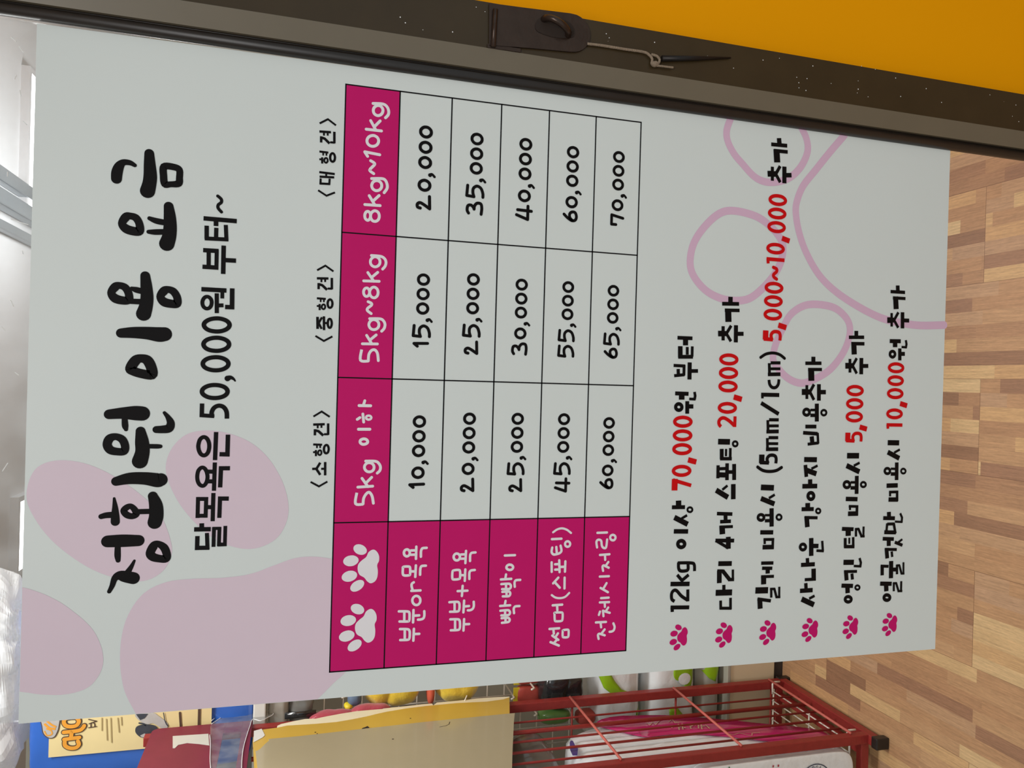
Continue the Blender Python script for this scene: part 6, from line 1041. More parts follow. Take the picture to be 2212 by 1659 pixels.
BG = {
 'bag_panel': [(-0.5809,1.9235),(-0.5435,1.9253),(-0.525,1.9302),(-0.4809,1.9276),(-0.482,1.5818),(-0.5245,1.5807),(-0.5723,1.5795)],
 'L_C': [(-0.5494,1.8657),(-0.5577,1.8636),(-0.5642,1.8699),(-0.5635,1.8826),(-0.5569,1.8918),(-0.5487,1.8929)],
 'L_H1': [(-0.5426,1.8939),(-0.5411,1.8631)],
 'L_H2': [(-0.5419,1.8804),(-0.5268,1.8789)],
 'L_H3': [(-0.5263,1.8952),(-0.5251,1.8653),(-0.5198,1.8564),(-0.515,1.8537)],
 'L_O': [(-0.4933,1.8797),(-0.4952,1.8923),(-0.503,1.8957),(-0.5115,1.891),(-0.5145,1.8801),(-0.5125,1.8693),(-0.5038,1.8649),(-0.4952,1.8697)],
 'L_P1': [(-0.5209,1.8445),(-0.5194,1.828)],
 'L_P2': [(-0.5193,1.8399),(-0.5102,1.8392),(-0.5118,1.8328),(-0.5191,1.8317)],
 'L_A1': [(-0.5071,1.8283),(-0.5015,1.8449)],
 'L_A2': [(-0.5071,1.8283),(-0.5118,1.8438)],
 'emblem': [(-0.4919,1.9399),(-0.508,1.9395),(-0.5264,1.9364),(-0.5354,1.9264),(-0.5354,1.9156),(-0.5268,1.9105),(-0.5111,1.9063),(-0.4947,1.9085)],
 'emb_s1': [(-0.5205,1.9347),(-0.5301,1.9292),(-0.528,1.9194),(-0.5197,1.9214),(-0.5149,1.9304)],
 'emb_s2': [(-0.5045,1.9342),(-0.5134,1.9251),(-0.5164,1.9143)],
 'emb_s3': [(-0.4946,1.9327),(-0.5056,1.9217),(-0.5115,1.9126)],
 'txt0': [(-0.501,1.8174),(-0.5297,1.8167)],
 'txt1': [(-0.5039,1.8081),(-0.5533,1.805)],
 'txt2': [(-0.5026,1.7988),(-0.5594,1.7956)],
 'txt3': [(-0.504,1.7839),(-0.5372,1.7803)],
 'txt4': [(-0.5026,1.7765),(-0.5213,1.7751)],
 'dog_head': [(-0.5273,1.743),(-0.5385,1.7456),(-0.5483,1.7396),(-0.5544,1.731),(-0.5557,1.7177),(-0.5489,1.7121),(-0.5408,1.699),(-0.5325,1.6992),(-0.5264,1.7089),(-0.5236,1.728)],
 'dog_body': [(-0.497,1.7466),(-0.5144,1.7376),(-0.5243,1.7203),(-0.5234,1.707),(-0.5377,1.6876),(-0.5386,1.6779),(-0.5284,1.6753),(-0.5194,1.6822),(-0.5055,1.6979),(-0.4982,1.7096)],
 'dog_dark': [(-0.4971,1.7456),(-0.5125,1.7358),(-0.5092,1.7264),(-0.4995,1.7191)],
 'dog_muz': [(-0.5488,1.7349),(-0.5533,1.731),(-0.5544,1.7196),(-0.5494,1.7178),(-0.5445,1.7255)],
 'dog_stripe': [(-0.5196,1.7375),(-0.5225,1.728),(-0.5271,1.7231)],
 'dog_line': [(-0.5004,1.6856),(-0.5216,1.6812),(-0.5326,1.6752)],
 'txt9_0': [(-0.5035,1.6498),(-0.5363,1.6471)],
 'txt9_1': [(-0.47,1.6067),(-0.5489,1.6068)],
 'label': [(1.1491,1.6552),(1.1444,1.5784),(1.0851,1.5704),(1.0967,1.5929),(1.1067,1.6183),(1.1017,1.6369),(1.0873,1.6416),(1.0883,1.6465)],
 'env_front': [(1.0804,1.4439),(1.0804,1.372),(1.0862,1.2572),(1.0939,1.0806),(1.097,0.856),(1.0496,0.8717),(0.9038,0.9162),(0.7622,0.9579),(0.8728,1.4545),(0.9915,1.4656),(1.0305,1.4694),(1.0264,1.4675),(1.0349,1.4604),(1.0598,1.4493),(1.0723,1.4421)],
 'env_yellow': [(1.1267,1.477),(1.1358,1.4585),(1.1385,1.4267),(1.1452,1.4042),(1.144,1.3829),(1.1408,1.3367),(1.1408,1.2898),(1.1473,1.2537),(1.1566,1.2169),(1.1658,1.1916),(1.1734,1.166),(1.1826,1.1147),(1.187,1.063),(1.1882,0.9846),(1.1815,0.9065),(1.1864,0.862),(1.1955,0.8426),(1.1037,0.8675),(1.052,0.8828),(0.7633,0.9625),(0.8748,1.4635),(0.9927,1.4713),(1.0768,1.4776)],
 'env_cream': [(1.1404,1.4267),(1.1518,1.4262),(1.1596,1.4175),(1.1691,1.3881),(1.1755,1.3615),(1.1718,1.3349),(1.1713,1.3407),(1.1795,1.3119),(1.1881,1.2754),(1.1945,1.2383),(1.1946,1.2012),(1.1942,1.1763),(1.198,1.1507),(1.1986,1.1125),(1.2017,1.0735),(1.2013,1.0476),(1.1897,1.0457),(1.2048,1.034),(1.2047,0.9813),(1.2083,0.927),(1.2063,0.8731),(1.2029,0.8405),(1.0982,0.8695),(0.9814,1.013),(1.0032,1.3234)],
 'env_fold': [(1.1306,1.478),(1.1382,1.461),(1.1031,1.4525),(1.0932,1.4568),(1.0725,1.4758)],
 'env_spots': [(1.0958,1.34),(1.0877,1.3361),(1.1234,1.1138),(1.0205,1.1689)],
 'env_smudge': [(1.086,1.237),(1.0956,1.2315),(1.0986,1.2254),(1.1038,1.2191),(1.0932,1.2153),(1.0949,1.208),(1.0916,1.2178),(1.0915,1.2248)],
 'env_crack': [(1.0593,1.0537),(1.0624,1.0373),(1.0688,1.0287),(1.0817,1.0238)],
 'pink': [(1.0525,0.6579),(1.0831,0.6112),(1.0686,0.4773),(1.0184,0.3447),(0.9642,0.2303),(0.9194,0.1327),(0.8871,0.1029),(0.857,0.1156),(0.8552,0.1872),(0.8695,0.2421),(0.8924,0.2913),(0.9317,0.3697),(0.9649,0.4658),(0.968,0.5271),(0.9673,0.5585),(1.0104,0.607)],
 'white': [(1.0433,0.7487),(1.0606,0.7205),(1.0392,0.6445),(1.0052,0.5341),(0.9443,0.3099),(0.8641,0.114),(0.8196,0.1879),(0.8277,0.3834),(0.8447,0.6113),(0.8308,0.7846),(0.837,0.8126)],
 'purple': [(0.9812,0.7512),(0.9913,0.7448),(0.9884,0.7402),(0.9645,0.7435),(0.9493,0.7417),(0.9196,0.7547),(0.9219,0.7655),(0.9499,0.7617)],
 'pinktxt': [(1.0395,0.5229),(1.026,0.5192),(1.0398,0.5044),(1.0248,0.5036),(1.044,0.4838),(1.0501,0.4714),(1.0311,0.4634),(1.0451,0.4479),(1.0241,0.4506),(1.0236,0.4384)],
 'pinktxt2': [[(1.0066,0.4679),(0.9932,0.4728)],[(1.0103,0.4455),(0.9801,0.4594)],[(0.9952,0.4534),(0.997,0.4423)],[(1.0102,0.4352),(0.9799,0.4494)],[(0.9921,0.4388),(0.9859,0.439)],[(1.0002,0.4179),(0.9793,0.4273)],[(0.9925,0.4211),(0.9982,0.4087)],[(0.9959,0.4079),(0.9977,0.3965),(0.9771,0.4071)],[(0.9962,0.3891),(0.9716,0.4009)],[(0.9864,0.3925),(0.9867,0.3841)],[(0.9919,0.379),(0.9712,0.3796)]],
 'pinkwave': [(0.9555,0.3445),(0.9421,0.3485),(0.9319,0.3384),(0.9358,0.3194),(0.9252,0.3075),(0.9186,0.2953),(0.9288,0.2866),(0.9284,0.266)],
 'emb_c': [(-0.6202,0.1845)],
 'leaf': [(-0.5776,0.4437),(-0.5758,0.4342),(-0.5799,0.4226),(-0.572,0.4219),(-0.5806,0.4158),(-0.5731,0.4113),(-0.5816,0.4071),(-0.5743,0.3997)],
 'bagB': [(-0.5488,0.5235),(-0.5712,0.3101),(-0.5719,0.1098),(-0.5881,0.0959),(-0.6154,0.095)],
 'redtxt': [(-0.576,0.3025),(-0.5931,0.301),(-0.5704,0.2898),(-0.5945,0.2879)],
 'g_bagA': [(-0.4939,0.44),(-0.5062,0.2713),(-0.6695,0.251),(-0.6538,0.4206)],
 'g_logo': [(-0.5318,0.3225),(-0.5071,0.3497),(-0.5118,0.2861),(-0.5553,0.2965),(-0.5475,0.344)],
 'g_green2': [(-0.6194,0.3608),(-0.6144,0.3419),(-0.6451,0.2966),(-0.6492,0.3554)],
 'g_bagC': [(-0.5031,0.5806),(-0.5064,0.4497),(-0.6465,0.428),(-0.6401,0.5695)],
 'g_swoosh': [(-0.5059,0.5778),(-0.5437,0.5586),(-0.5673,0.5088),(-0.5702,0.4733),(-0.5548,0.5021),(-0.5102,0.5387)],
 'g_bagD': [(-0.5078,0.2488),(-0.5139,0.1651),(-0.6232,0.1615),(-0.6695,0.251)],
 'g_black': [(-0.5011,0.7261),(-0.504,0.6533),(-0.5503,0.6369),(-0.5707,0.654),(-0.5667,0.7014),(-0.5313,0.7132)],
 'g_tag1': [(-0.5055,0.8),(-0.5061,0.7433),(-0.5234,0.7335),(-0.5227,0.789)],
 'g_tag2': [(-0.5391,0.8043),(-0.5348,0.7491),(-0.5641,0.7322),(-0.5645,0.7878)],
 'g_green': [(-0.5926,0.7407),(-0.5964,0.6532),(-0.6176,0.6458),(-0.6148,0.7334)],
 'g_redp': [(-0.615,0.6322),(-0.6174,0.5771),(-0.6372,0.5723),(-0.6347,0.6275)],
 'g_yel1': [(-0.5148,1.2172),(-0.5085,1.074),(-0.5395,1.067),(-0.5454,1.1394),(-0.5237,1.2111)],
 'g_yel2': [(-0.5115,1.0372),(-0.5067,0.9122),(-0.5346,0.9051),(-0.5414,1.0302)],
 'g_orange': [(-0.51,1.0556),(-0.5078,1.0373),(-0.5433,1.0363),(-0.5444,1.0522)],
 'g_crim': [(-0.5509,1.3463),(-0.5302,1.2459),(-0.5323,1.1517),(-0.5485,1.1452),(-0.554,1.2453)],
 'g_blueb': [(-0.5165,1.2405),(-0.5126,1.2149),(-0.5273,1.211),(-0.5287,1.2367)],
 'g_smy': [(-0.529,1.2599),(-0.5209,1.2439),(-0.5298,1.2366),(-0.5342,1.2551)],
 'g_dark': [(-0.5112,1.4001),(-0.5095,1.3519),(-0.5548,1.3416),(-0.5583,1.3933)],
 'g_pale': [(-0.5126,1.452),(-0.5124,1.4001),(-0.5593,1.3955),(-0.5567,1.4487)],
 'g_whiteb': [(-0.5125,1.4794),(-0.5126,1.452),(-0.5507,1.451),(-0.5505,1.4784)],
 'g_grid': [(-0.5357,0.8923),(-0.5112,0.5596)],
 'g_shelfl': [(-0.4865,1.4888),(-0.6024,1.477)],
 'crumple': [(-0.2162,2.025),(-0.2077,1.989),(-0.4884,1.9779),(-0.593,1.9617),(-0.5871,2.0165)],
 'cr2': [(-0.4023,2.0162),(-0.4245,1.9976),(-0.4872,1.9916),(-0.5481,2.0038)],
 'film': [(1.1793,1.5775),(1.1945,1.5766),(1.277,1.5351),(1.2675,1.479),(1.223,1.437),(1.1886,1.4655),(1.2004,1.484),(1.1201,1.4923),(1.0373,1.4963),(0.9634,1.4937),(0.9773,1.557)],
 'film_a': [(1.2115,1.5783),(1.2789,1.5486)],
 'film_b': [(1.1936,1.5765),(1.2324,1.5545),(1.2761,1.535),(1.2682,1.5077),(1.2665,1.479)],
 'film_c': [(1.2665,1.479),(1.249,1.4563),(1.222,1.437),(1.2022,1.4497),(1.1876,1.4655),(1.1995,1.4839),(1.1633,1.4884),(1.1192,1.4922),(1.0702,1.4954),(1.0365,1.4962),(0.9973,1.4955),(0.9626,1.4937)],
 'film_d': [(1.1369,1.5747),(1.0859,1.568),(1.0182,1.5619),(0.9764,1.5565)],
 'h_plate': [(0.6721,1.2332),(0.6742,1.2085),(0.6746,1.1775),(0.6773,1.1483),(0.6729,1.1348),(0.661,1.127),(0.6514,1.1291),(0.6432,1.1374),(0.6374,1.152),(0.6363,1.1691),(0.6358,1.1979),(0.6309,1.232)],
 'h_stap': [(0.6567,1.1803),(0.6643,1.1723),(0.6654,1.1626),(0.6649,1.1504),(0.6586,1.1492),(0.6526,1.1588)],
 'h_pin': [(0.663,1.2278),(0.6489,1.226)],
 'h_low': [(0.6329,1.2307),(0.6332,1.2002)],
 'string': [(0.6478,1.131),(0.6483,1.115),(0.6482,1.0896),(0.6483,1.0689),(0.6459,1.0626),(0.6425,1.0593),(0.6377,1.0597),(0.6357,1.0565),(0.6377,1.0529),(0.6427,1.0509),(0.6461,1.0542),(0.6471,1.0605)],
 'stringtail': [(0.6361,1.0539),(0.6364,1.0449),(0.6367,1.0354)],
 'spike': [(0.644,1.0489),(0.6498,1.0106),(0.6568,0.968)],
}


def read_ink(key):
    for line in INK[key].split('\n'):
        if line:
            k, *pts = line.split(' ')
            yield k, [tuple(float(v) for v in p.split(',')) for p in pts]

def words(key, gap):
    """the strokes of one line of lettering, sorted into its words"""
    S = sorted(read_ink(key), key=lambda s: min(p[0] - (p[2] if len(p) > 2 else 0) for p in s[1]))
    out = []; edge = -1e9
    for s in S:
        lo = min(p[0] - (p[2] if len(p) > 2 else 0) for p in s[1]); hi = max(p[0] + (p[2] if len(p) > 2 else 0) for p in s[1])
        if lo - edge > gap: out.append([])
        out[-1].append(s); edge = max(edge, hi)
    return out

def ink_mesh(keys, depth):
    """printed shapes of the board, millimetres from its lower left corner"""
    bm = bmesh.new()
    piece = [0]
    f = lambda x, y: (x / 1000, -depth - piece[0] * 2e-6, y / 1000)
    for key in ([keys] if isinstance(keys, str) else keys):
        for k, P in (read_ink(key) if isinstance(key, str) else key):
            piece[0] += 1
            if k == 'b': add_ribbon(bm, f, P)
            elif k == 's': add_ribbon(bm, f, catmull(P))
            elif k == 'r': add_ribbon(bm, f, catmull(P), disc=True)
            elif k == 'l': add_ribbon(bm, f, P, disc=True)
            elif k == 'o': add_ribbon(bm, f, catmull(P, True), True, disc=True)
            elif k == 'c': add_ribbon(bm, f, catmull(P, True, 3), True)
            elif k == 'q': add_fill(bm, f, catmull(P, True))
            elif k == 'x': add_fill(bm, f, [(min(max(a, .3), 599.7), min(max(b, .3), 965.4)) for a, b in catmull(P, True)])
            else: add_fill(bm, f, P)
    for fc in bm.faces:
        fc.normal_update()
        if fc.normal.y > 0: fc.normal_flip()
    return bm

# ------------------------------------------------------------------ materials
def floor_material():
    m = bpy.data.materials.new('wood_strip_vinyl'); m.use_nodes = True
    nt = m.node_tree; N = nt.nodes; L = nt.links; b = N['Principled BSDF']
    def math_(op, a, bb=None, c=None):
        n = N.new('ShaderNodeMath'); n.operation = op
        for i, v in enumerate((a, bb, c)):
            if v is None: continue
            if isinstance(v, (int, float)): n.inputs[i].default_value = v
            else: L.new(v, n.inputs[i])
        return n.outputs[0]
    geo = N.new('ShaderNodeNewGeometry'); sep = N.new('ShaderNodeSeparateXYZ'); L.new(geo.outputs['Position'], sep.inputs[0])
    X, Y = sep.outputs[0], sep.outputs[1]
    xs = math_('ADD', X, 8.2 - .134 + .205 * 0)
    tile = math_('FLOOR', math_('DIVIDE', xs, .205))
    row = math_('FLOOR', math_('DIVIDE', xs, .205 / 7))
    odd = math_('MODULO', tile, 2)
    ty = math_('ADD', Y, math_('MULTIPLY', odd, .46))
    tl = math_('FLOOR', math_('DIVIDE', math_('ADD', ty, 9.2 - .563), .92))
    wr = N.new('ShaderNodeTexWhiteNoise'); wr.noise_dimensions = '2D'
    cv = N.new('ShaderNodeCombineXYZ'); L.new(row, cv.inputs[0]); L.new(tl, cv.inputs[1]); L.new(cv.outputs[0], wr.inputs['Vector'])
    ln = math_('ADD', .16, math_('MULTIPLY', wr.outputs['Value'], .13))
    piece = math_('FLOOR', math_('DIVIDE', math_('ADD', Y, math_('MULTIPLY', wr.outputs['Value'], 7.3)), ln))
    cv2 = N.new('ShaderNodeCombineXYZ'); L.new(row, cv2.inputs[0]); L.new(piece, cv2.inputs[1]); L.new(tl, cv2.inputs[2])
    wn = N.new('ShaderNodeTexWhiteNoise'); wn.noise_dimensions = '3D'; L.new(cv2.outputs[0], wn.inputs['Vector'])
    ramp = N.new('ShaderNodeValToRGB'); ramp.color_ramp.interpolation = 'LINEAR'
    e = ramp.color_ramp.elements
    e[0].position = 0; e[0].color = lin((150, 112, 84)); e[1].position = 1; e[1].color = lin((214, 184, 138))
    for p, c in ((.14, (160, 120, 92)), (.24, (182, 140, 102)), (.5, (190, 150, 110)), (.66, (184, 148, 116)), (.72, (200, 158, 112)), (.9, (206, 170, 122))):
        q = e.new(p); q.color = lin(c)
    L.new(wn.outputs['Value'], ramp.inputs[0])
    # grain along the strips, shifted from piece to piece
    cv3 = N.new('ShaderNodeCombineXYZ'); L.new(math_('MULTIPLY', X, 330), cv3.inputs[0])
    L.new(math_('ADD', math_('MULTIPLY', Y, 14), math_('MULTIPLY', wn.outputs['Value'], 40)), cv3.inputs[1]); L.new(math_('MULTIPLY', wn.outputs['Value'], 90), cv3.inputs[2])
    g = N.new('ShaderNodeTexNoise'); g.inputs['Scale'].default_value = 1; g.inputs['Detail'].default_value = 5; g.inputs['Roughness'].default_value = .65
    L.new(cv3.outputs[0], g.inputs['Vector'])
    cv4 = N.new('ShaderNodeCombineXYZ'); L.new(math_('MULTIPLY', X, 420), cv4.inputs[0]); L.new(math_('MULTIPLY', Y, 90), cv4.inputs[1]); L.new(wn.outputs['Value'], cv4.inputs[2])
    g2 = N.new('ShaderNodeTexNoise'); g2.inputs['Scale'].default_value = 1; g2.inputs['Detail'].default_value = 3; L.new(cv4.outputs[0], g2.inputs['Vector'])
    fac = math_('ADD', math_('MULTIPLY', g.outputs['Fac'], .75), math_('MULTIPLY', g2.outputs['Fac'], .3))
    gr = N.new('ShaderNodeMapRange'); gr.inputs['From Min'].default_value = .28; gr.inputs['From Max'].default_value = .78; gr.inputs['To Min'].default_value = .62; gr.inputs['To Max'].default_value = 1.2
    L.new(fac, gr.inputs['Value'])
    sc = N.new('ShaderNodeVectorMath'); sc.operation = 'SCALE'; L.new(ramp.outputs['Color'], sc.inputs[0]); L.new(gr.outputs['Result'], sc.inputs['Scale'])
    # tile seams
    fx = math_('FRACT', math_('DIVIDE', xs, .205)); fy = math_('FRACT', math_('DIVIDE', math_('ADD', ty, 9.2 - .563), .92))
    seam = math_('MAXIMUM', math_('LESS_THAN', fx, .006), math_('LESS_THAN', fy, .0014))
    mix = N.new('ShaderNodeMix'); mix.data_type = 'RGBA'; L.new(math_('MULTIPLY', seam, .6), mix.inputs['Factor'])
    L.new(sc.outputs['Vector'], mix.inputs[6]); mix.inputs[7].default_value = lin((95, 62, 42))
    L.new(mix.outputs[2], b.inputs['Base Color'])
    b.inputs['Roughness'].default_value = .42; b.inputs['Specular IOR Level'].default_value = .4
    bp = N.new('ShaderNodeBump'); bp.inputs['Strength'].default_value = .15; bp.inputs['Distance'].default_value = .001
    L.new(fac, bp.inputs['Height']); L.new(bp.outputs['Normal'], b.inputs['Normal'])
    return m

def clear_film(name, amount=.25, rough=.08, tint=(235, 240, 242), milk=.12):
    m = bpy.data.materials.new(name); m.use_nodes = True
    nt = m.node_tree; N = nt.nodes; L = nt.links
    N.remove(N['Principled BSDF']); out = N['Material Output']
    t = N.new('ShaderNodeBsdfTransparent'); t.inputs[0].default_value = (.97, .98, .98, 1)
    g = N.new('ShaderNodeBsdfGlossy'); g.inputs['Roughness'].default_value = rough
    d = N.new('ShaderNodeBsdfDiffuse'); d.inputs['Color'].default_value = lin(tint)
    fw = N.new('ShaderNodeLayerWeight'); fw.inputs['Blend'].default_value = .5
    fp = N.new('ShaderNodeMath'); fp.operation = 'POWER'; fp.inputs[1].default_value = 5; L.new(fw.outputs['Facing'], fp.inputs[0])
    fr = N.new('ShaderNodeMath'); fr.operation = 'MULTIPLY_ADD'; fr.inputs[1].default_value = .5; fr.inputs[2].default_value = .035; L.new(fp.outputs[0], fr.inputs[0])
    m1 = N.new('ShaderNodeMixShader'); L.new(fr.outputs[0], m1.inputs[0]); L.new(t.outputs[0], m1.inputs[1]); L.new(g.outputs[0], m1.inputs[2])
    nz = N.new('ShaderNodeTexNoise'); nz.inputs['Scale'].default_value = 30; nz.inputs['Detail'].default_value = 4
    tc = N.new('ShaderNodeTexCoord'); L.new(tc.outputs['Object'], nz.inputs['Vector'])
    mr = N.new('ShaderNodeMapRange'); mr.inputs['From Min'].default_value = .35; mr.inputs['From Max'].default_value = .75
    mr.inputs['To Min'].default_value = milk * .5; mr.inputs['To Max'].default_value = milk * 1.8
    L.new(nz.outputs['Fac'], mr.inputs['Value'])
    tl = N.new('ShaderNodeBsdfTranslucent'); tl.inputs['Color'].default_value = lin(tint)
    m3 = N.new('ShaderNodeMixShader'); m3.inputs[0].default_value = .4; L.new(d.outputs[0], m3.inputs[1]); L.new(tl.outputs[0], m3.inputs[2])
    m2 = N.new('ShaderNodeMixShader'); L.new(mr.outputs[0], m2.inputs[0]); L.new(m1.outputs[0], m2.inputs[1]); L.new(m3.outputs[0], m2.inputs[2])
    L.new(m2.outputs[0], out.inputs['Surface'])
    return m

M = dict(
    board=mat('board_white', (222, 230, 228), .42, var=.015, scale=6, spec=.35),
    black=mat('print_black', (13, 10, 11), .55, spec=.12, var=.05),
    magenta=mat('print_magenta', (202, 20, 108), .45, spec=.15, var=.03),
    white=mat('print_white', (238, 236, 240), .45, spec=.35, var=.02),
    red=mat('print_red', (212, 14, 20), .5, spec=.12, var=.04),
    pink=mat('print_pink', (225, 206, 219), .42, spec=.35, var=.015),
    lilac=mat('print_lilac', (222, 186, 211), .42, spec=.35, var=.02),
    line=mat('print_line', (12, 9, 12), .5, spec=.12, var=.03),
    brown=mat('brown_paint', (60, 48, 29), .32, spec=.35, var=.2, scale=25, bump=.05, bscale=60),
    brownlit=mat('brown_paint_lit', (110, 101, 84), .35, var=.08, scale=18),
    rubber=mat('black_rubber', (34, 29, 26), .38, var=.15, scale=60),
    hasp=mat('aged_iron', (66, 52, 44), .3, metal=.6, var=.3, scale=60, bump=.06, bscale=200),
    twine=mat('twine', (150, 132, 112), .9, var=.25, scale=300, bump=.6, bscale=900),
    iron=mat('dark_iron', (40, 36, 34), .45, metal=.6, var=.2, scale=100),
    yellow=mat('yellow_wall', (248, 166, 0), .6, spec=.08, var=.02, scale=5),
    redpaint=mat('red_paint', (146, 44, 40), .45, var=.22, scale=70, bump=.1, bscale=200),
    reddust=mat('dusty_red_paint', (196, 100, 88), .6, var=.2, scale=120),
    crimson=mat('crimson_plastic', (122, 40, 60), .5, spec=.25, var=.12, scale=30),
    tan=mat('beige_panel', (216, 200, 166), .55, var=.05, scale=12),
    plinth=mat('black_plinth', (52, 46, 42), .6, var=.3, scale=60),
    shelfgrey=mat('grey_back_panel', (168, 166, 152), .55, var=.08, scale=9),
    shelfwhite=mat('white_shelf_board', (220, 220, 214), .5, var=.03),
    whitewire=mat('white_wire', (232, 226, 212), .4, var=.08, scale=90),
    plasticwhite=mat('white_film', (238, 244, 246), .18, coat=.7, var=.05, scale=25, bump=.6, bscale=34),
    lime=mat('lime_print', (146, 190, 30), .3, coat=.4, var=.08, scale=40),
    padgrey=mat('grey_film', (170, 168, 158), .25, coat=.5, var=.12, scale=25, bump=.3, bscale=30),
    darkfilm=mat('dark_grey_film', (112, 112, 108), .25, coat=.5, var=.2, scale=22, bump=.3, bscale=25),
    blackfilm=mat('black_film', (40, 42, 44), .18, coat=.6, var=.25, scale=40, bump=.5, bscale=50),
    plush=mat('yellow_plush', (226, 196, 52), .75, coat=.35, var=.12, scale=60, bump=.3, bscale=160, fabric=.4),
    plushred=mat('crimson_plush', (176, 62, 78), .75, coat=.25, var=.12, scale=60, bump=.3, bscale=160, fabric=.4),
    orange=mat('orange_plush', (206, 92, 66), .7, coat=.2, var=.1, scale=60),
    navy=mat('navy_cloth', (92, 112, 138), .7, var=.2, scale=60),
    yellowcard=mat('yellow_card', (226, 206, 50), .5, var=.06),
    redcard=mat('red_card', (176, 72, 62), .5, var=.25, scale=60),
    greenbag=mat('green_pack', (98, 142, 74), .35, coat=.3, var=.15, scale=50),
    blue=mat('blue_bag', (52, 104, 194), .25, coat=.5, var=.12, scale=14, bump=.4, bscale=16),
    cream=mat('cream_print', (232, 214, 158), .4, coat=.3, var=.07, scale=16),
    gold=mat('gold_print', (232, 160, 56), .4, coat=.2, var=.1, scale=60),
    brownprint=mat('brown_print', (84, 64, 50), .5, var=.1),
    paleprint=mat('pale_text', (176, 158, 110), .5, var=.1),
    dogdark=mat('dark_grey_print', (62, 66, 74), .5, var=.25, scale=60),
    doglight=mat('light_grey_print', (184, 182, 178), .5, var=.15, scale=60),
    envgrey=mat('beige_vinyl', (172, 162, 132), .3, coat=.5, var=.05, scale=9),
    envyellow=mat('yellowed_sheet', (206, 170, 66), .45, coat=.2, var=.09, scale=7),
    envcream=mat('cream_paper', (240, 232, 200), .6, var=.03),
    soil=mat('dark_speck', (40, 28, 20), .8, var=.1),
    sticker=mat('torn_grey_paper', (196, 196, 188), .7, var=.04),
    magentafilm=mat('pink_film', (200, 40, 112), .22, coat=.5, var=.12, scale=30, bump=.3, bscale=30),
    goldink=mat('pale_gold_print', (214, 186, 150), .4, var=.2, scale=90),
    purple=mat('purple_print', (78, 62, 140), .4, coat=.3, var=.15, scale=80),
    greenink=mat('green_print', (60, 120, 80), .4, var=.2, scale=80),
    redink=mat('red_print', (176, 80, 92), .5, var=.1),
    navyink=mat('navy_print', (60, 70, 92), .5, var=.1),
    ceiling=mat('ceiling_white', (226, 228, 230), .7, var=.02, scale=4),
    rail=mat('grey_aluminium', (150, 158, 164), .35, metal=.5, var=.06, scale=20),
    lamp=mat('lamp_diffuser', (255, 255, 255), .4, var=0, emit=7),
    lampframe=mat('lamp_frame', (225, 226, 228), .4, var=.03),
    plaster=mat('pale_wall', (214, 210, 198), .7, var=.03, scale=5),
    scuff=mat('white_scuff', (240, 242, 242), .5, var=0),
    acrylic=clear_film('scratched_acrylic', rough=.05, milk=.08),
    film=clear_film('clear_plastic_film', rough=.1, milk=.10),
    milky=clear_film('crumpled_clear_plastic', rough=.12, milk=1.1, tint=(250, 252, 254)),
)

# ------------------------------------------------------------------ room shell
tag(obj('floor', box(-3.2, 3.2, -2.6, 5, -.05, 0), floor_material()), 'warm brown wood strip floor', None, kind='structure')
tag(obj('ceiling', box(-3.2, 3.2, -2.6, 5, 2.42, 2.5), M['ceiling']), 'pale shop ceiling', None, kind='structure')
tag(obj('wall_back', box(-3.2, 3.2, 4.9, 5, 0, 2.42), M['plaster']), 'plain wall at the far end of the shop', None, kind='structure')
tag(obj('wall_left', box(-3.3, -3.2, -2.6, 5, 0, 2.42), M['plaster']), 'plain wall on the left of the shop', None, kind='structure')
tag(obj('wall_right', box(.662, 3.2, .03, .09, 0, 2.42), M['yellow']), 'plain yellow wall beside the brown door frame', None, kind='structure')

LEAN = lambda a, b, t: (a + .0065 * (t - 1.27), b, t)   # the frame stands a hair out of plumb
# brown door frame with its light-toned edge strip and black gasket (a room part)
door = obj('door_1', None or (lambda bm: (add_slab(bm, [(.6300, -.014), (.6745, -.014), (.6745, .03), (.6300, .03)], LEAN, 0, 2.42), bm)[1])(bmesh.new()), M['brown'])
tag(door, 'brown painted steel door frame with a rusty hasp', None, kind='structure')
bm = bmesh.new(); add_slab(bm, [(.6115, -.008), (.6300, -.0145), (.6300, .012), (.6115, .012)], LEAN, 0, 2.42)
obj('edge_strip', bm, M['brownlit'], door)  # paler grey-brown puts the light reflected off the brown paint into the colour
bm = bmesh.new()
add_tube(bm, [LEAN(.6055, -.001, 0), LEAN(.6055, -.001, 2.42)], .0058, 16)
add_slab(bm, [(.610, -.004), (.6115, -.004), (.6115, .012), (.6055, .012), (.6055, .004)], LEAN, 0, 2.42)
obj('gasket', bm, M['rubber'], door, True)

# ceiling fittings seen over the top edge of the board
lamp_spots = [(1.16, 2.66, .50, .26), (-.33, 2.67, .26, .28)]
lamp_labels = ['bright ceiling lamp nearer the brown door frame, behind the top of the board',
               'bright ceiling lamp seen over the left half of the board']
for (lx, ly, w, d), lab in zip(lamp_spots, lamp_labels):
    t = thing('ceiling_lamp', (lx, ly, 2.42), lab, 'ceiling lamp', 'ceiling lamps above the board')
    bm = bmesh.new()
    for a in ((-w / 2 - .02, w / 2 + .02, -d / 2 - .02, -d / 2), (-w / 2 - .02, w / 2 + .02, d / 2, d / 2 + .02), (-w / 2 - .02, -w / 2, -d / 2, d / 2), (w / 2, w / 2 + .02, -d / 2, d / 2)):
        add_box(bm, *a, -.03, 0)
    obj('frame', bm, M['lampframe'], t)
    obj('diffuser', box(-w / 2, w / 2, -d / 2, d / 2, -.02, -.004), M['lamp'], t)
t = thing('ceiling_rail', (.88, 2.9, 2.42), 'grey ribbed metal rail along the ceiling above the board', 'rail')
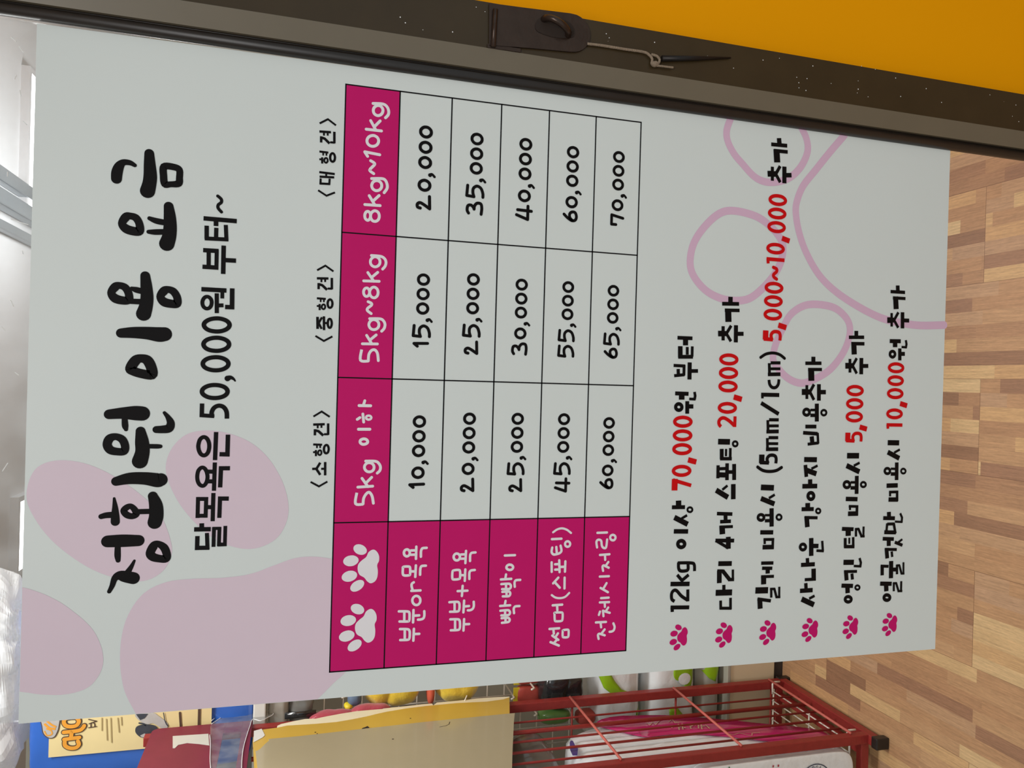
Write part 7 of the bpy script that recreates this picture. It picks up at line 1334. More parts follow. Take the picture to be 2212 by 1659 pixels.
for x, w, h in ((.085, .05, .035), (.0, .055, .05), (-.085, .035, .03)):
    obj('channel', box(x - w / 2, x + w / 2, -1.2, 1.4, -h, 0, bev=.006), M['rail'], t)

# ------------------------------------------------------------------ price board
BW, BH, BZ = .600, 0.9657, 0.660
board = thing('price_board', (0, 0, BZ), 'large white pet grooming price board with a magenta table, beside the brown door frame', 'sign')
obj('panel', box(0, BW, 0, .003, 0, BH), M['board'], board)
tag(obj('paw_silhouette', ink_mesh('paw_pink', .0002), M['pink'], board), 'large pale pink paw print', None)
tag(obj('paw_outline', ink_mesh('paw_outline', .0002), M['lilac'], board), 'large lilac paw print in outline', None)
for w in words('title', 16): tag(obj('title_word', ink_mesh([w], .0005), M['black'], board), 'large black brush-style word of the heading', None)
for w in words('subtitle', 6): tag(obj('subtitle_word', ink_mesh([w], .0005), M['black'], board), 'bold black word under the heading', None)
for k, lab in (('caption_small', 'black caption above the first price column'), ('caption_medium', 'black caption above the second price column'), ('caption_large', 'black caption above the third price column')):
    tag(obj('column_caption', ink_mesh(k, .0005), M['black'], board), lab, None)
# table
TR, TC = TABLE_ROWS, TABLE_COLS
bm = bmesh.new()
fb = lambda d: (lambda x, y: (x / 1000, -d, y / 1000))
add_fill(bm, fb(.0003), [(TC[0], TR[1]), (TC[4], TR[1]), (TC[4], TR[0]), (TC[0], TR[0])])
add_fill(bm, fb(.0003), [(TC[0], TR[6]), (TC[1], TR[6]), (TC[1], TR[1]), (TC[0], TR[1])])
table = obj('price_table', bm, M['magenta'], board)
bm = bmesh.new()
lw = .62
for r in TR: add_ribbon(bm, fb(.0004), [(TC[0] - lw, r, lw), (TC[4] + lw, r, lw)])
for c in TC: add_ribbon(bm, fb(.0004), [(c, TR[6] - lw, lw), (c, TR[0] + lw, lw)])
obj('grid_lines', bm, M['line'], table)
for k in ('header_small', 'header_medium', 'header_large'):
    obj('weight_heading', ink_mesh(k, .0005), M['white'], table)
for k in ('row_name_a', 'row_name_b', 'row_name_c', 'row_name_d', 'row_name_e'):
    obj('service_name', ink_mesh(k, .0005), M['white'], table)
for i in range(15):
    obj('price_figure', ink_mesh('num_%02d' % i, .0005), M['black'], table)
for k in ('paw_white_a', 'paw_white_b'):
    tag(obj('paw_icon', ink_mesh(k, .0005), M['white'], table), 'white paw print', None)
for k in 'abcdef':
    for w in words('note_' + k, 6.5): obj('note_word', ink_mesh([w], .0005), M['black'], board)
    if k != 'd': tag(obj('red_amount', ink_mesh('red_' + k, .0006), M['red'], board), 'red price figures', None)
    tag(obj('paw_bullet', ink_mesh('bullet_' + k, .0005), M['magenta'], board), 'magenta paw print bullet', None)

# clear acrylic sheet the board is fixed to; it shows above the board
acr = obj('acrylic_sheet', box(0, .602, .0032, .0082, BH - .28, BH + .42, bev=.0006), M['acrylic'])
acr.location = (0, 0, BZ)
tag(acr, 'clear scratched acrylic sheet rising above the top edge of the white board', 'acrylic sheet')
for x, z, l, a in ((.577, .012, .006, .6), (.553, .016, .004, -.3), (.540, .012, .005, .2), (.515, .008, .004, .8), (.430, .010, .014, 1.3), (.36, .014, .006, .4), (.30, .009, .004, .9), (.22, .016, .008, -.5), (.12, .010, .005, .3), (.47, .02, .004, 0), (.585, .018, .005, .9), (.404, .007, .003, .2), (.338, .02, .004, .7)):
    dx, dz = l / 2 * math.cos(a), l / 2 * math.sin(a)
    obj('scratch', tube([(x - dx, .0030, BH + z - dz), (x + dx, .0030, BH + z + dz)], .0004, 6), M['scuff'], acr)

# ------------------------------------------------------------------ hasp, twine and spike on the door frame
YF = -.0145
hasp = thing('hasp_latch', (.652, YF, 1.18), 'rusty dark metal hasp latch on the brown door frame', 'latch')
bm = bmesh.new(); add_slab(bm, [(.6725, 1.2335), (.6735, 1.20), (.6755, 1.15)] + [(.6565 + .019 * math.cos(a), 1.1475 - .0195 * math.sin(a)) for a in [math.pi * k / 14 for k in range(1, 14)]] + [(.6372, 1.15), (.635, 1.19), (.6318, 1.2325)], lambda a, b, t: (a, t, b), YF - .0022, YF - .0004)
obj('plate', rel(bm, hasp), M['hasp'], hasp)
sx, sz = .659, 1.165
bm = bmesh.new()
P = [(sx + .010 * math.cos(a) * .6, YF - .002 - .012 * math.sin(a), sz + .013 * math.cos(a)) for a in [math.pi * i / 14 for i in range(15)]]
add_tube(bm, [(P[0][0], YF + .0, P[0][2])] + P + [(P[-1][0], YF + .0, P[-1][2])], .0033, 10)
obj('staple', rel(bm, hasp), M['hasp'], hasp, True)
bm = bmesh.new(); add_slab(bm, catmull([(sx - .006, sz - .02), (sx + .006, sz - .016), (sx + .009, sz), (sx + .006, sz + .018), (sx - .006, sz + .02), (sx - .010, sz)], True), lambda a, b, t: (a, t, b), YF - .0028, YF - .0020)
obj('slot', rel(bm, hasp), M['soil'], hasp)
obj('hinge_pin', rel(tube([(.6665, YF - .0035, 1.2275), (.6300, YF - .0035, 1.2285)], .0026, 10), hasp), M['hasp'], hasp, True)
obj('lower_leaf', rel(box(.6296, .6335, YF - .0016, YF - .0002, 1.200, 1.234, bev=.0004), hasp), M['hasp'], hasp)
pts = catmull([(a, b) for a, b in BG['string']])
o = obj('twine_string', tube([(a, YF - .0022, b) for a, b in pts], .0014, 8), M['twine'], None, True)
tag(o, 'thin tan twine knotted below the hasp on the brown frame', 'string')
ends = tube([(a, YF - .003, b) for a, b in catmull(BG['stringtail'])], .0011, 8)
add_blob(ends, (.6375, YF - .003, 1.0565), (.003, .0025, .004), 2.2, .0006, 400, 16, 10)
obj('knot', ends, M['twine'], o, True)
p = BG['spike']
tag(obj('nail_spike', tube([(p[0][0], YF - .0035, p[0][1]), (p[1][0], YF - .003, p[1][1]), (p[2][0], YF - .0016, p[2][1])], [.0030, .0024, .0008], 10), M['iron'], None, True),
    'dark pointed nail stuck out of the twine loop on the brown frame', 'nail')
bm = bmesh.new()
rn = random.Random(3)
for i in range(60):
    z = rn.uniform(.55, 1.62); x = rn.uniform(.634, .672)
    add_disc(bm, lambda a, b: (a, -.01415, b), x, z, rn.uniform(.0002, .0007), 6)
obj('dust_speck', bm, M['scuff'], door)

# ------------------------------------------------------------------ red display rack
RX, RY0, RY1, RX2 = -.545, .832, 1.178, -1.15
rack = thing('display_rack', (-.85, 1.0, 0), 'red metal wire display rack standing on the wood floor', 'display rack')
def rp(name, bm, m, parent=rack, smooth=False): return obj(name, rel(bm, rack), m, parent, smooth)
for x in (RX, RX2):
    for y in (RY0, RY1):
        rp('post', box(x - .011, x + .011, y - .011, y + .011, .03, 1.72, bev=.002), M['redpaint'])
for x in (RX, RX2):
    s = 1 if x == RX else -1
    rp('base_rail', box(x - .012, x + .012, RY0 - .03, RY1 + .016, .012, .034, bev=.003), M['redpaint'])
    rp('base_rail', box(x - .009 - .034 * s, x + .009 - .034 * s, RY0, RY1, .03, .046, bev=.002), M['redpaint'])
    for y in (RY0 - .032, RY1 + .010):
        rp('foot', box(x - .014, x + .014, y - .010, y + .010, 0, .036, bev=.003), M['rubber'])
for y in (RY0, RY1):
    rp('cross_rail', box(RX2 + .011, RX - .011, y - .009, y + .009, .03, .052, bev=.002), M['redpaint'])
    rp('cross_rail', box(RX2 + .011, RX - .011, y - .009, y + .009, 1.69, 1.712, bev=.002), M['redpaint'])
for y, r in ((1.125, .0022), (1.088, .0026), (1.035, .0055), (.988, .0028), (.938, .0032), (.888, .0028)):
    if r < .0025: continue
    rp('side_wire', tube([(RX, y, .05), (RX, y, 1.478)], r, 8), M['redpaint'], smooth=True)
    rp('side_wire', tube([(RX2, y, .05), (RX2, y, 1.478)], r, 8), M['redpaint'], smooth=True)
for z in (.072, .375, .68, .985, 1.29):
    rp('side_tie', tube([(RX + .014, RY0, z + .004), (RX + .014, RY1, z)], .0032, 8), M['reddust'], smooth=True)
    rp('side_tie', tube([(RX2 - .014, RY0, z + .004), (RX2 - .014, RY1, z)], .0032, 8), M['reddust'], smooth=True)
    rp('back_tie', tube([(RX, RY1 - .004, z - .006), (RX2, RY1 - .004, z - .006)], .003, 8), M['redpaint'], smooth=True)
# crimson end panel near the top, with a slot
bm = bmesh.new()
pl = lambda a, b, t: (t, a, b)
add_slab(bm, [(.80, 1.546), (1.197, 1.546), (1.197, 1.69)] + [(1.197 - .015 + .015 * math.cos(a), 1.690 + .015 * math.sin(a)) for a in (.3, .8, 1.2, 1.57)] + [(.80, 1.705)], pl, -.5335, -.5285)
add_slab(bm, [(1.142, 1.5062), (1.197, 1.5062), (1.197, 1.5458), (1.142, 1.5458)], pl, -.5335, -.5285)
add_slab(bm, [(.80, 1.5062), (.84, 1.5062), (.84, 1.5458), (.80, 1.5458)], pl, -.5335, -.5285)
add_slab(bm, [(.80, 1.484), (1.197, 1.484), (1.197, 1.506), (.80, 1.506)], pl, -.5335, -.5285)
ep = rp('end_panel', bm, M['crimson'])
bm = bmesh.new(); add_slab(bm, BG['label'], pl, -.5283, -.5278)
rp('torn_sticker', bm, M['sticker'], ep)
# clear sleeve over the end panel
bm = bmesh.new(); add_slab(bm, BG['film'], pl, -.5278, -.5275)
slv = obj('plastic_sleeve', bm, M['film'])
tag(slv, 'clear creased plastic sleeve over the crimson panel of the red rack', 'plastic sleeve')
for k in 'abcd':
    obj('crease_mark', tube([(-.5268, a, b) for a, b in catmull(BG['film_' + k])], .0009, 6), M['plasticwhite'], slv, True)  # white lines drawn in as the highlights along the film's folds
# shelf of white wire inside the rack
bm = bmesh.new()
for i in range(22):
    x = RX - .012 - i * .0265
    add_tube(bm, [(x, .845, .072), (x, 1.158, .072)], .0019, 6)
wsh = rp('wire_shelf', bm, M['whitewire'], smooth=True); wsh['label'] = 'white wire shelf'
bm = bmesh.new()
for y in (.845, 1.0, 1.158): add_tube(bm, [(RX - .006, y, .0685), (RX2 + .02, y, .0685)], .0024, 6)
rp('cross_wire', bm, M['whitewire'], wsh, True)
for y in (.848, 1.158):
    rp('hook', tube([(RX - .02, y, .072), (RX + .008, y, .073), (RX + .0135, y, .070), (RX + .0135, y, .05)], .0026, 8), M['whitewire'], wsh, True)

# bags standing in the rack
SZ = .0745
def side_bag(name, prof, x1, depth, bulge, seed):
    """bag seen from its side: outline in (y, z), pushed back along -x with a soft bulge"""
    bm = bmesh.new(); P = catmull(prof, True, 4); n = len(P)
    cy = sum(p[0] for p in P) / n; cz = sum(p[1] for p in P) / n
    layers = [(.0, .90), (.006, .965), (.02, 1.0), (depth * .5, 1.03), (depth - .02, 1.0), (depth, .9)]
    R = []
    for d, s in layers:
        row = []
        for a, b in P:
            yy = cy + (a - cy) * s; zz = max(cz + (b - cz) * s, SZ)
            w = .004 * noise.noise(Vector((yy * 25, zz * 18, d * 20 + seed)))
            row.append(bm.verts.new((x1 - d + w, yy + w, zz)))
        R.append(row)
    for A, B in zip(R, R[1:]):
        for i in range(n): bm.faces.new((A[i], A[(i + 1) % n], B[(i + 1) % n], B[i]))
    for row, s in ((R[0], 1), (R[-1], -1)):
        c = bm.verts.new((row[0].co.x + bulge * s, cy, cz))
        mid = []
        for v in row:
            q = v.co.lerp(c.co, .5); q.x = row[0].co.x + bulge * .8 * s + .003 * noise.noise(Vector((q.y * 40, q.z * 30, seed)))
            mid.append(bm.verts.new(q))
        for i in range(n):
            j = (i + 1) % n
            bm.faces.new((row[i], row[j], mid[j], mid[i])); bm.faces.new((mid[i], mid[j], c))
    bmesh.ops.recalc_face_normals(bm, faces=bm.faces)
    return bm
t = thing('food_bag', (-.7, .98, SZ), 'white pet food bag with a pink band, standing inside the red rack', 'bag', 'food bags in the red rack')
prof = [(.872, .088), (.905, .086), (.935, .115), (.980, .212), (1.034, .330), (1.083, .460), (1.097, .595), (1.066, .660), (1.030, .742), (.91, .752), (.882, .70), (.872, .4)]
obj('pouch', rel(side_bag('pouch', prof, -.562, .36, .004, 2), t), M['plasticwhite'], t, True)
band = [(1.060, .650), (1.093, .600), (1.078, .470), (1.030, .340), (.975, .225), (.928, .128), (.892, .098), (.862, .110), (.8605, .185), (.876, .24), (.898, .291), (.936, .368), (.968, .464), (.972, .527), (.972, .56), (1.012, .607)]
bm = bmesh.new(); add_fill(bm, lambda a, b: (-.5555 + .0012 * noise.noise(Vector((a * 30, b * 22, 1))), a, b), catmull(band, True, 3), 2)
g = bmesh.ops.extrude_face_region(bm, geom=list(bm.faces))
bmesh.ops.translate(bm, verts=[v for v in g['geom'] if isinstance(v, bmesh.types.BMVert)], vec=(-.0018, 0, 0))
bmesh.ops.recalc_face_normals(bm, faces=bm.faces)
pb = obj('pink_band', rel(bm, t), M['magentafilm'], t, True); pb['label'] = 'pink printed band'
fx = lambda x: (lambda a, b: (x, a, b))
bm = bmesh.new()
for s in BG['pinktxt2']: add_ribbon(bm, fx(-.5538), [(a + .004, b, .0016) for a, b in s])
s = BG['pinktxt']; add_ribbon(bm, fx(-.5538), [(a, b, .0013) for a, b in s[:6]]); add_ribbon(bm, fx(-.5538), [(a, b, .0013) for a, b in s[6:]])
add_ribbon(bm, fx(-.5538), [(a, b, .0009) for a, b in catmull(BG['pinkwave'])])
obj('band_lettering', rel(bm, t), M['goldink'], pb)
bm = bmesh.new(); add_slab(bm, BG['purple'], pl, -.5566, -.5552)
obj('purple_mark', rel(bm, t), M['purple'], t)['label'] = 'purple printed mark'

t = thing('food_bag', (-.80, .86, SZ), 'white pet food bag with a round navy emblem and green leaves at the rack front', 'bag', 'food bags in the red rack')
bm = blob((-.80, .835, .29), (.234, .016, .216), 14, .0015, 14, 60, 40, 5)
for v in bm.verts: v.co.z = max(v.co.z, SZ)
obj('pouch', rel(bm, t), M['plasticwhite'], t, True)
YB = .8175
fy = lambda y: (lambda a, b: (a, y, b))
bm = bmesh.new()
ec = (-.632, .185)
circ = lambda r, w: [(ec[0] + r * math.cos(2 * math.pi * i / 40), ec[1] + r * math.sin(2 * math.pi * i / 40), w) for i in range(40)]
add_ribbon(bm, fy(YB), circ(.044, .0012), True); add_ribbon(bm, fy(YB), circ(.0275, .0008), True)
GL = {'L': ['0,1 0,0 .6,0'], 'O': ['.0,.5 .1,.9 .4,1 .7,.9 .8,.5 .7,.1 .4,0 .1,.1 0,.5'], 'G': ['.75,.85 .4,1 .1,.85 0,.5 .1,.1 .45,0 .75,.15 .75,.45 .45,.45'], 'Y': ['0,1 .4,.5 .8,1', '.4,.5 .4,0'],
      'A': ['0,0 .4,1 .8,0', '.15,.35 .65,.35'], 'N': ['0,0 0,1 .7,0 .7,1'], 'I': ['.2,0 .2,1'], 'C': ['.75,.85 .4,1 .1,.85 0,.5 .1,.15 .4,0 .75,.15'], 'R': ['0,0 0,1 .5,1 .7,.75 .5,.5 0,.5', '.4,.5 .75,0'], '-': ['.1,.5 .5,.5']}
for ch, ang in (('O', 112), ('L', 97), ('O', 83), ('G', 68), ('Y', 53), ('-', 38), ('O', 25), ('R', 10), ('G', -5), ('A', -20)):
    a = math.radians(ang); r = .0355
    for s in GL[ch]:
        q = []
        for pnt in s.split():
            u, v = [float(k) for k in pnt.split(',')]
            lx, lz = (u - .4) * .0078, (v - .5) * .0085
            q.append((ec[0] + r * math.cos(a) + lx * math.sin(a) + lz * math.cos(a), ec[1] + r * math.sin(a) - lx * math.cos(a) + lz * math.sin(a), .0007))
        add_ribbon(bm, fy(YB), q)
obj('round_emblem', rel(bm, t), M['navyink'], t)['label'] = 'navy ring emblem with lettering'
bm = bmesh.new()
for x, z, a in ((-.60, .43, .5), (-.607, .415, -.2), (-.60, .40, -.8), (-.61, .39, .9), (-.585, .418, .1), (-.588, .40, 1.6)):
    add_fill(bm, fy(YB), [(x + .018 * math.cos(a) * u - .006 * math.sin(a) * v, z + .018 * math.sin(a) * u + .006 * math.cos(a) * v) for u, v in ((-1, 0), (-.3, 1), (.5, .7), (1, 0), (.5, -.7), (-.3, -1))])
obj('leaf_print', rel(bm, t), M['greenink'], t)['label'] = 'green leaf print'
bm = bmesh.new()
for z0 in (.302, .288):
    for k in range(5): add_ribbon(bm, fy(YB), [(-.578 - k * .009, z0, .0022), (-.583 - k * .009, z0 + .001, .0022)])
obj('red_lettering', rel(bm, t), M['redink'], t)['label'] = 'small red lettering'

o = obj('grey_pouch', blob((-.72, 1.03, .832), (.15, .10, .066), 3.2, .008, 12, 44, 28, 3), M['darkfilm'], None, True)
tag(o, 'dark grey plastic pouch behind the red wires, beside the beige vinyl folder', 'pouch', 'grey pouches in the red rack')
o = obj('grey_pouch', blob((-.72, 1.06, .950), (.15, .07, .046), 3.2, .008, 12, 44, 28, 9), M['padgrey'], None, True)
tag(o, 'pale grey plastic pouch lying on top of the dark grey pouch', 'pouch', 'grey pouches in the red rack')

# ------------------------------------------------------------------ vinyl folder hanging on the rack side
fol = thing('vinyl_folder', (-.526, 1.0, .86), 'beige vinyl document folder with yellowed sheets hanging on the red rack', 'folder')
def sheet(name, key, x0, x1, m, parent=fol):
    bm = bmesh.new(); add_slab(bm, BG[key], pl, x0, x1); return obj(name, rel(bm, fol), m, parent)
sheet('cream_sheet', 'env_cream', -.5278, -.5268, M['envcream'])['label'] = 'cream paper sheet at the back'
ys = sheet('yellow_sheet', 'env_yellow', -.5266, -.5256, M['envyellow']); ys['label'] = 'yellowed middle sheet'
fr = sheet('cover', 'env_front', -.5254, -.5240, M['envgrey']); fr['label'] = 'beige vinyl cover'
sheet('folded_corner', 'env_fold', -.5255, -.5246, M['shelfwhite'])
for (a, b), r in zip(BG['env_spots'], (.0022, .0018, .0020, .0024)):
    bm = bmesh.new(); add_disc(bm, fx(-.52545 if r != .0024 else -.5239), a, b, r, 10); obj('ink_spot', rel(bm, fol), M['soil'], fol)
bm = bmesh.new(); add_fill(bm, fx(-.52545), BG['env_smudge']); obj('smudge', rel(bm, fol), M['soil'], fol)
bm = bmesh.new(); add_ribbon(bm, fx(-.5239), [(a, b, .0009) for a, b in BG['env_crack']]); obj('crease_mark', rel(bm, fol), M['soil'], fol)

# ------------------------------------------------------------------ display shelving behind
UX0, UX1 = -1.5, -.16
unit = thing('display_shelving', (-.83, 1.38, 0), 'beige display shelving with a pale wire grid behind the red rack', 'shelving')
def up(name, bm, m, smooth=False, parent=unit): return obj(name, rel(bm, unit), m, parent, smooth)
up('plinth', box(UX0 + .01, UX1 - .01, 1.216, 1.50, 0, .03), M['plinth'])
up('base_cabinet', box(UX0, UX1, 1.213, 1.52, .03, .176, bev=.002), M['tan'])
up('base_top', box(UX0, UX1, 1.21, 1.52, .176, .186, bev=.002), M['shelfgrey'])
up('back_panel', box(UX0, UX1, 1.49, 1.515, .186, 2.05), M['shelfgrey'])
up('shelf_board', box(UX0, UX1, 1.212, 1.49, 1.455, 1.484, bev=.003), M['shelfwhite'])
up('upright', box(UX0, UX0 + .03, 1.45, 1.49, .186, 2.05), M['shelfwhite'])
up('upright', box(UX1 - .03, UX1, 1.45, 1.49, .186, 2.05), M['shelfwhite'])
bm = bmesh.new()
x = UX0 + .06
while x < UX1 - .05:
    add_tube(bm, [(x, 1.36, .60), (x, 1.36, 1.45)], .002, 6); x += .05
z = .61
while z < 1.45:
    add_tube(bm, [(UX0 + .05, 1.364, z), (UX1 - .05, 1.364, z)], .002, 6); z += .05
up('wire_grid', bm, M['whitewire'], True)
for x in (UX0 + .06, UX1 - .06):
    for z in (.66, 1.36): up('grid_bracket', tube([(x, 1.362, z), (x, 1.492, z)], .004, 8), M['whitewire'], True)
def peg(x, z, y0=1.225):
    up('peg', tube([(x, 1.362, z), (x, y0, z), (x, y0 - .006, z + .01)], .0026, 8), M['whitewire'], True)

# ---- packs stacked on the base
def surf_front(c, h, p):
    def f(a, b, off=.0022):
        u = min(abs((a - c[0]) / h[0]), .999); v = min(abs((b - c[2]) / h[2]), .999)
        k = max(1 - u ** p - v ** p, 0) ** (1 / p)
        return (a, c[1] - h[1] * k - off, b)
    return f
def pack(name, c, h, p, m, label, cat, seed, amp=.007, group='pet pad packs stacked on the shelving base'):
    t = thing(name, (c[0], c[1], c[2] - h[2]), label, cat, group)
    obj('wrapper', rel(blob(c, h, p, amp, 16, 72, 48, seed), t), m, t, True)
    return t
def decal(t, name, m, P, c, h, p, off=.004, label=None, cuts=3):
    f = surf_front(c, h, p); bm = bmesh.new()
    add_fill(bm, lambda a, b: f(a, b, off), P, cuts)
    g = bmesh.ops.extrude_face_region(bm, geom=list(bm.faces))
    bmesh.ops.translate(bm, verts=[v for v in g['geom'] if isinstance(v, bmesh.types.BMVert)], vec=(0, off + .002, 0))
    bmesh.ops.recalc_face_normals(bm, faces=bm.faces)
    o = obj(name, rel(bm, t), m, t, True)
    if label: o['label'] = label
    return o
c, h = (-.565, 1.36, .2255), (.16, .13, .0365)
t = pack('pad_pack', c, h, 4, M['padgrey'], 'greyish pet pad pack with a green patch, lowest of the stack', 'pad pack', 4)
decal(t, 'green_patch', M['lime'], [(-.50, .20), (-.47, .21), (-.47, .255), (-.51, .258), (-.535, .235), (-.545, .215)], c, h, 4)
c, h = (-.565, 1.36, .3465), (.165, .135, .0775)
t = pack('pad_pack', c, h, 5, M['plasticwhite'], 'white pet pad pack with a lime green oval logo, middle of the stack', 'pad pack', 11)
lg = [(-.536, .3225), (-.528, .345), (-.508, .352), (-.487, .345), (-.482, .322), (-.492, .295), (-.52, .288), (-.552, .296), (-.556, .31)]
lgo = decal(t, 'oval_logo', M['lime'], catmull(lg, True, 3), c, h, 5, label='lime green oval logo')
bm = bmesh.new(); f = surf_front(c, h, 5)
add_fill(bm, lambda a, b: f(a, b, .0052), [(-.527 + .017 * math.cos(k * .45), .318 + .020 * math.sin(k * .45)) for k in range(14)], 1)
obj('logo_centre', rel(bm, t), M['plasticwhite'], lgo, True)
decal(t, 'green_patch', M['lime'], [(-.612, .362), (-.608, .338), (-.630, .318), (-.652, .312), (-.655, .338), (-.648, .358)], c, h, 5)
c, h = (-.560, 1.36, .512), (.16, .13, .0745)
t = pack('pad_pack', c, h, 4.5, M['plasticwhite'], 'clear wrapped pet pad pack with a green swoosh, top of the stack', 'pad pack', 17)
sw = [(-.49, .579), (-.509, .572), (-.538, .560), (-.561, .530), (-.570, .500), (-.572, .470), (-.562, .455), (-.556, .480), (-.545, .508), (-.520, .530), (-.495, .545)]
decal(t, 'green_swoosh', M['lime'], sw, c, h, 4.5, label='lime green swoosh')
decal(t, 'green_patch', M['lime'], [(-.62, .455), (-.60, .445), (-.62, .435), (-.655, .437), (-.65, .452)], c, h, 4.5)

# ---- goods hanging on the grid
def hang(name, parts, label, cat, base, pegat=None, group=None):
    t = thing(name, base, label, cat, group)
    for n, bm, m in parts: obj(n, rel(bm, t), m, t, True)
    if pegat: peg(*pegat)
    return t
hang('black_bundle', [('roll', add_blob(blob((-.52, 1.26, .70), (.062, .05, .042), 3, .006, 22, 44, 28, 2), (-.535, 1.262, .655), (.045, .045, .036), 3, .006, 22, 44, 28, 6), M['blackfilm'])],
     'black goods bundled in shiny clear film hanging on the wire grid', 'bundle', (-.525, 1.26, .61), (-.52, .765))
for i, (x, z, colr, lab) in enumerate((( -.50, .768, M['redcard'], 'upper red and yellow packet hanging left of the black bundle'), (-.552, .768, M['redcard'], 'lower red and yellow packet hanging beside the folder'))):
    t = thing('treat_packet', (x, 1.27, z - .035), lab, 'packet', 'red and yellow packets on the grid')
    obj('pouch', rel(blob((x, 1.27, z), (.024, .014, .034), 4, .002, 30, 28, 18, i), t), colr, t, True)
    obj('header_card', rel(box(x - .022, x + .022, 1.262, 1.266, z + .026, z + .044, bev=.001), t), M['yellowcard'], t)
    peg(x, z + .045, 1.25)
hang('green_packet', [('pouch', blob((-.612, 1.26, .695), (.020, .03, .045), 3, .002, 25, 28, 18, 4), M['greenbag'])], 'green packet hanging behind the red wires', 'packet', (-.605, 1.26, .65), (-.605, .745, 1.255))
hang('red_packet', [('pouch', blob((-.625, 1.26, .602), (.018, .025, .028), 3, .002, 25, 28, 18, 4), M['redcard'])], 'small dark red packet lying on the pet pad packs behind the wires', 'packet', (-.625, 1.26, .574), (-.625, .635, 1.255))
hang('plush_toy', [('body', add_blob(blob((-.496, 1.268, 1.118), (.053, .038, .052), 2.5, .006, 22, 40, 26, 3), (-.494, 1.268, 1.178), (.050, .036, .040), 2.2, .006, 24, 40, 26, 5), M['plush'])],
     'yellow plush toy in clear film hanging next to the crimson plush toy', 'plush toy', (-.495, 1.255, 1.05), (-.49, 1.235, 1.25), 'plush toys hanging on the grid')
hang('plush_toy', [('body', blob((-.49, 1.255, .972), (.056, .042, .064), 2.3, .008, 22, 44, 28, 9), M['plush']),
                   ('collar', blob((-.49, 1.255, 1.043), (.058, .03, .011), 2.6, .002, 30, 36, 14, 2), M['orange']),
                   ('string', tube([(-.515, 1.205, .955), (-.54, 1.2, .968)], .0016, 6), M['whitewire'])],
     'yellow plush toy with an orange collar hanging below the other yellow toy', 'plush toy', (-.49, 1.255, .90), (-.49, 1.056, 1.25), 'plush toys hanging on the grid')
t = thing('plush_toy', (-.54, 1.225, 1.14), 'crimson plush toy hanging above the yellow toys by the folder', 'plush toy', 'plush toys hanging on the grid')
bm = blob((-.552, 1.225, 1.20), (.028, .022, .055), 2.4, .004, 22, 40, 26, 6); add_blob(bm, (-.555, 1.225, 1.29), (.024, .02, .062), 2.4, .004, 22, 40, 26, 8)
obj('body', rel(bm, t), M['plushred'], t, True)
obj('tag', rel(box(-.540, -.528, 1.196, 1.2, 1.158, 1.172), t), M['sticker'], t)
hang('navy_toy', [('body', blob((-.515, 1.25, 1.238), (.02, .02, .017), 2.4, .003, 40, 28, 18, 2), M['navy']), ('beak', blob((-.532, 1.245, 1.255), (.008, .014, .011), 2.2, .001, 60, 20, 12, 1), M['yellowcard'])],
     'small navy toy with a yellow tip beside the crimson plush toy', 'toy', (-.515, 1.25, 1.22), (-.51, 1.262, 1.25))
hang('grey_packet', [('pouch', blob((-.53, 1.262, 1.372), (.05, .03, .03), 3, .006, 30, 36, 22, 5), M['darkfilm']), ('strap', box(-.545, -.53, 1.226, 1.232, 1.335, 1.41), M['blackfilm'])],
     'dark grey strapped packet hanging just below the white shelf board', 'packet', (-.53, 1.262, 1.34), (-.52, 1.405, 1.255))
hang('pale_packet', [('pouch', blob((-.52, 1.25, 1.425), (.055, .025, .024), 3.5, .003, 30, 36, 22, 7), M['padgrey'])],
     'pale grey packet hanging against the edge of the white shelf board', 'packet', (-.52, 1.25, 1.40), (-.56, 1.44, 1.255))

# ------------------------------------------------------------------ blue bag on the upper shelf
bc, bh, bp_ = (-.43, 1.285, 1.7285), (.216, .062, .2435), 12
bag = thing('dog_food_bag', (bc[0], bc[1], 1.485), 'blue dog food bag with a cream panel on the upper shelf', 'bag')
obj('pouch', rel(blob(bc, bh, bp_, .004, 9, 72, 48, 21), bag), M['blue'], bag, True)
sf = surf_front(bc, bh, bp_)
def bagink(name, m, strokes=(), fills=(), off=.006, parent=bag, label=None):
    bm = bmesh.new(); f = lambda a, b: sf(a, b, off)
    for P, w in strokes:
        P = [(a, b, w) for a, b in P]
        add_ribbon(bm, f, catmull(P, False, 4) if len(P) > 2 else P, disc=True)
    for P in fills: add_fill(bm, f, P, 2)
    o = obj(name, rel(bm, bag), m, parent)
    if label: o['label'] = label
    return o
pn = [(-.585, 1.925), (-.545, 1.930), (-.45, 1.928), (-.30, 1.925), (-.262, 1.92), (-.262, 1.58), (-.35, 1.579), (-.482, 1.581), (-.5245, 1.580), (-.568, 1.579)]
bm = bmesh.new(); bmesh.ops.create_grid(bm, x_segments=40, y_segments=40, size=.5)
for v in bm.verts:
    a = -.582 + (v.co.x + .5) * .32; b = 1.579 + (v.co.y + .5) * .347
    v.co = Vector(sf(a, b, .0052))
obj('cream_panel', rel(bm, bag), M['cream'], bag, True)['label'] = 'cream printed panel'
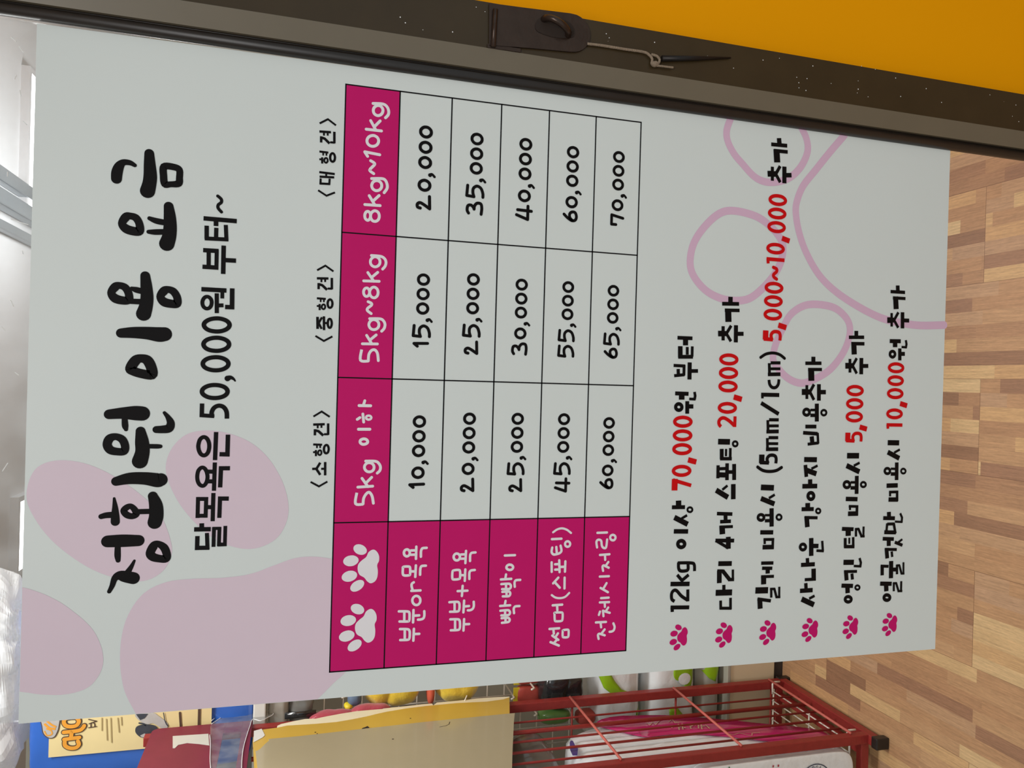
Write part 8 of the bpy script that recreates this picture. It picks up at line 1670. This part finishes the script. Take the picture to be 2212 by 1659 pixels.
bagink('emblem', M['brownprint'], fills=[catmull([(-.478, 1.945), (-.508, 1.9415), (-.5264, 1.938), (-.5374, 1.927), (-.5374, 1.915), (-.528, 1.9085), (-.511, 1.9043), (-.478, 1.905)], True, 3)], off=.0066, label='round gold and white emblem')
bagink('emblem_face', M['doglight'], fills=[catmull([(-.480, 1.943), (-.508, 1.9395), (-.5255, 1.936), (-.5354, 1.926), (-.5354, 1.916), (-.527, 1.9105), (-.511, 1.9063), (-.480, 1.907)], True, 3)], off=.0072)
bagink('emblem_swirl', M['gold'], strokes=[(BG['emb_s2'], .0024), (BG['emb_s3'], .002), (BG['emb_s1'], .0014)], off=.0078)
L = [BG[k] for k in ('L_C', 'L_H1', 'L_H2', 'L_H3', 'L_O')]
L[4] = L[4] + [L[4][0]]
L[0] = L[0] 
dl = [([(-.5494, 1.8657)] + L[0][1:] , .0062)]
bagink('brand_shadow', M['brownprint'], strokes=[(p, .0062) for p in L], off=.0066)
bagink('brand_lettering', M['gold'], strokes=[(p, .0042) for p in L], off=.0074, label='orange brand letters')
bagink('small_lettering', M['brownprint'], strokes=[(BG[k], .0011) for k in ('L_P1', 'L_P2', 'L_A1', 'L_A2')], off=.0066)
bagink('small_lettering', M['brownprint'], strokes=[(BG['txt9_0'], .0024), (BG['txt9_1'], .003)], off=.0066)
bagink('fine_print', M['paleprint'], strokes=[(BG['txt%d' % i], .0011) for i in range(5)], off=.0066)
dg = bagink('dog_picture', M['doglight'], fills=[catmull(BG['dog_body'], True, 3)], off=.0066, label='black and white dog picture')
bagink('dog_patch', M['dogdark'], fills=[catmull(BG['dog_head'], True, 3), BG['dog_dark']], strokes=[(BG['dog_stripe'], .0018), (BG['dog_line'], .0010)], off=.0074, parent=dg)
bagink('dog_muzzle', M['doglight'], fills=[BG['dog_muz']], off=.0082, parent=dg)

# crumpled clear plastic lying on top of the blue bag
bm = blob((-.40, 1.27, 2.05), (.24, .085, .068), 2.6, .03, 13, 70, 44, 14)
for v in bm.verts: v.co.z = max(v.co.z, 1.992 + .012 * noise.noise(v.co * 20))
tag(obj('plastic_wrap', bm, M['milky'], None, False), 'crumpled clear plastic wrap lying on top of the blue bag', 'plastic wrap')
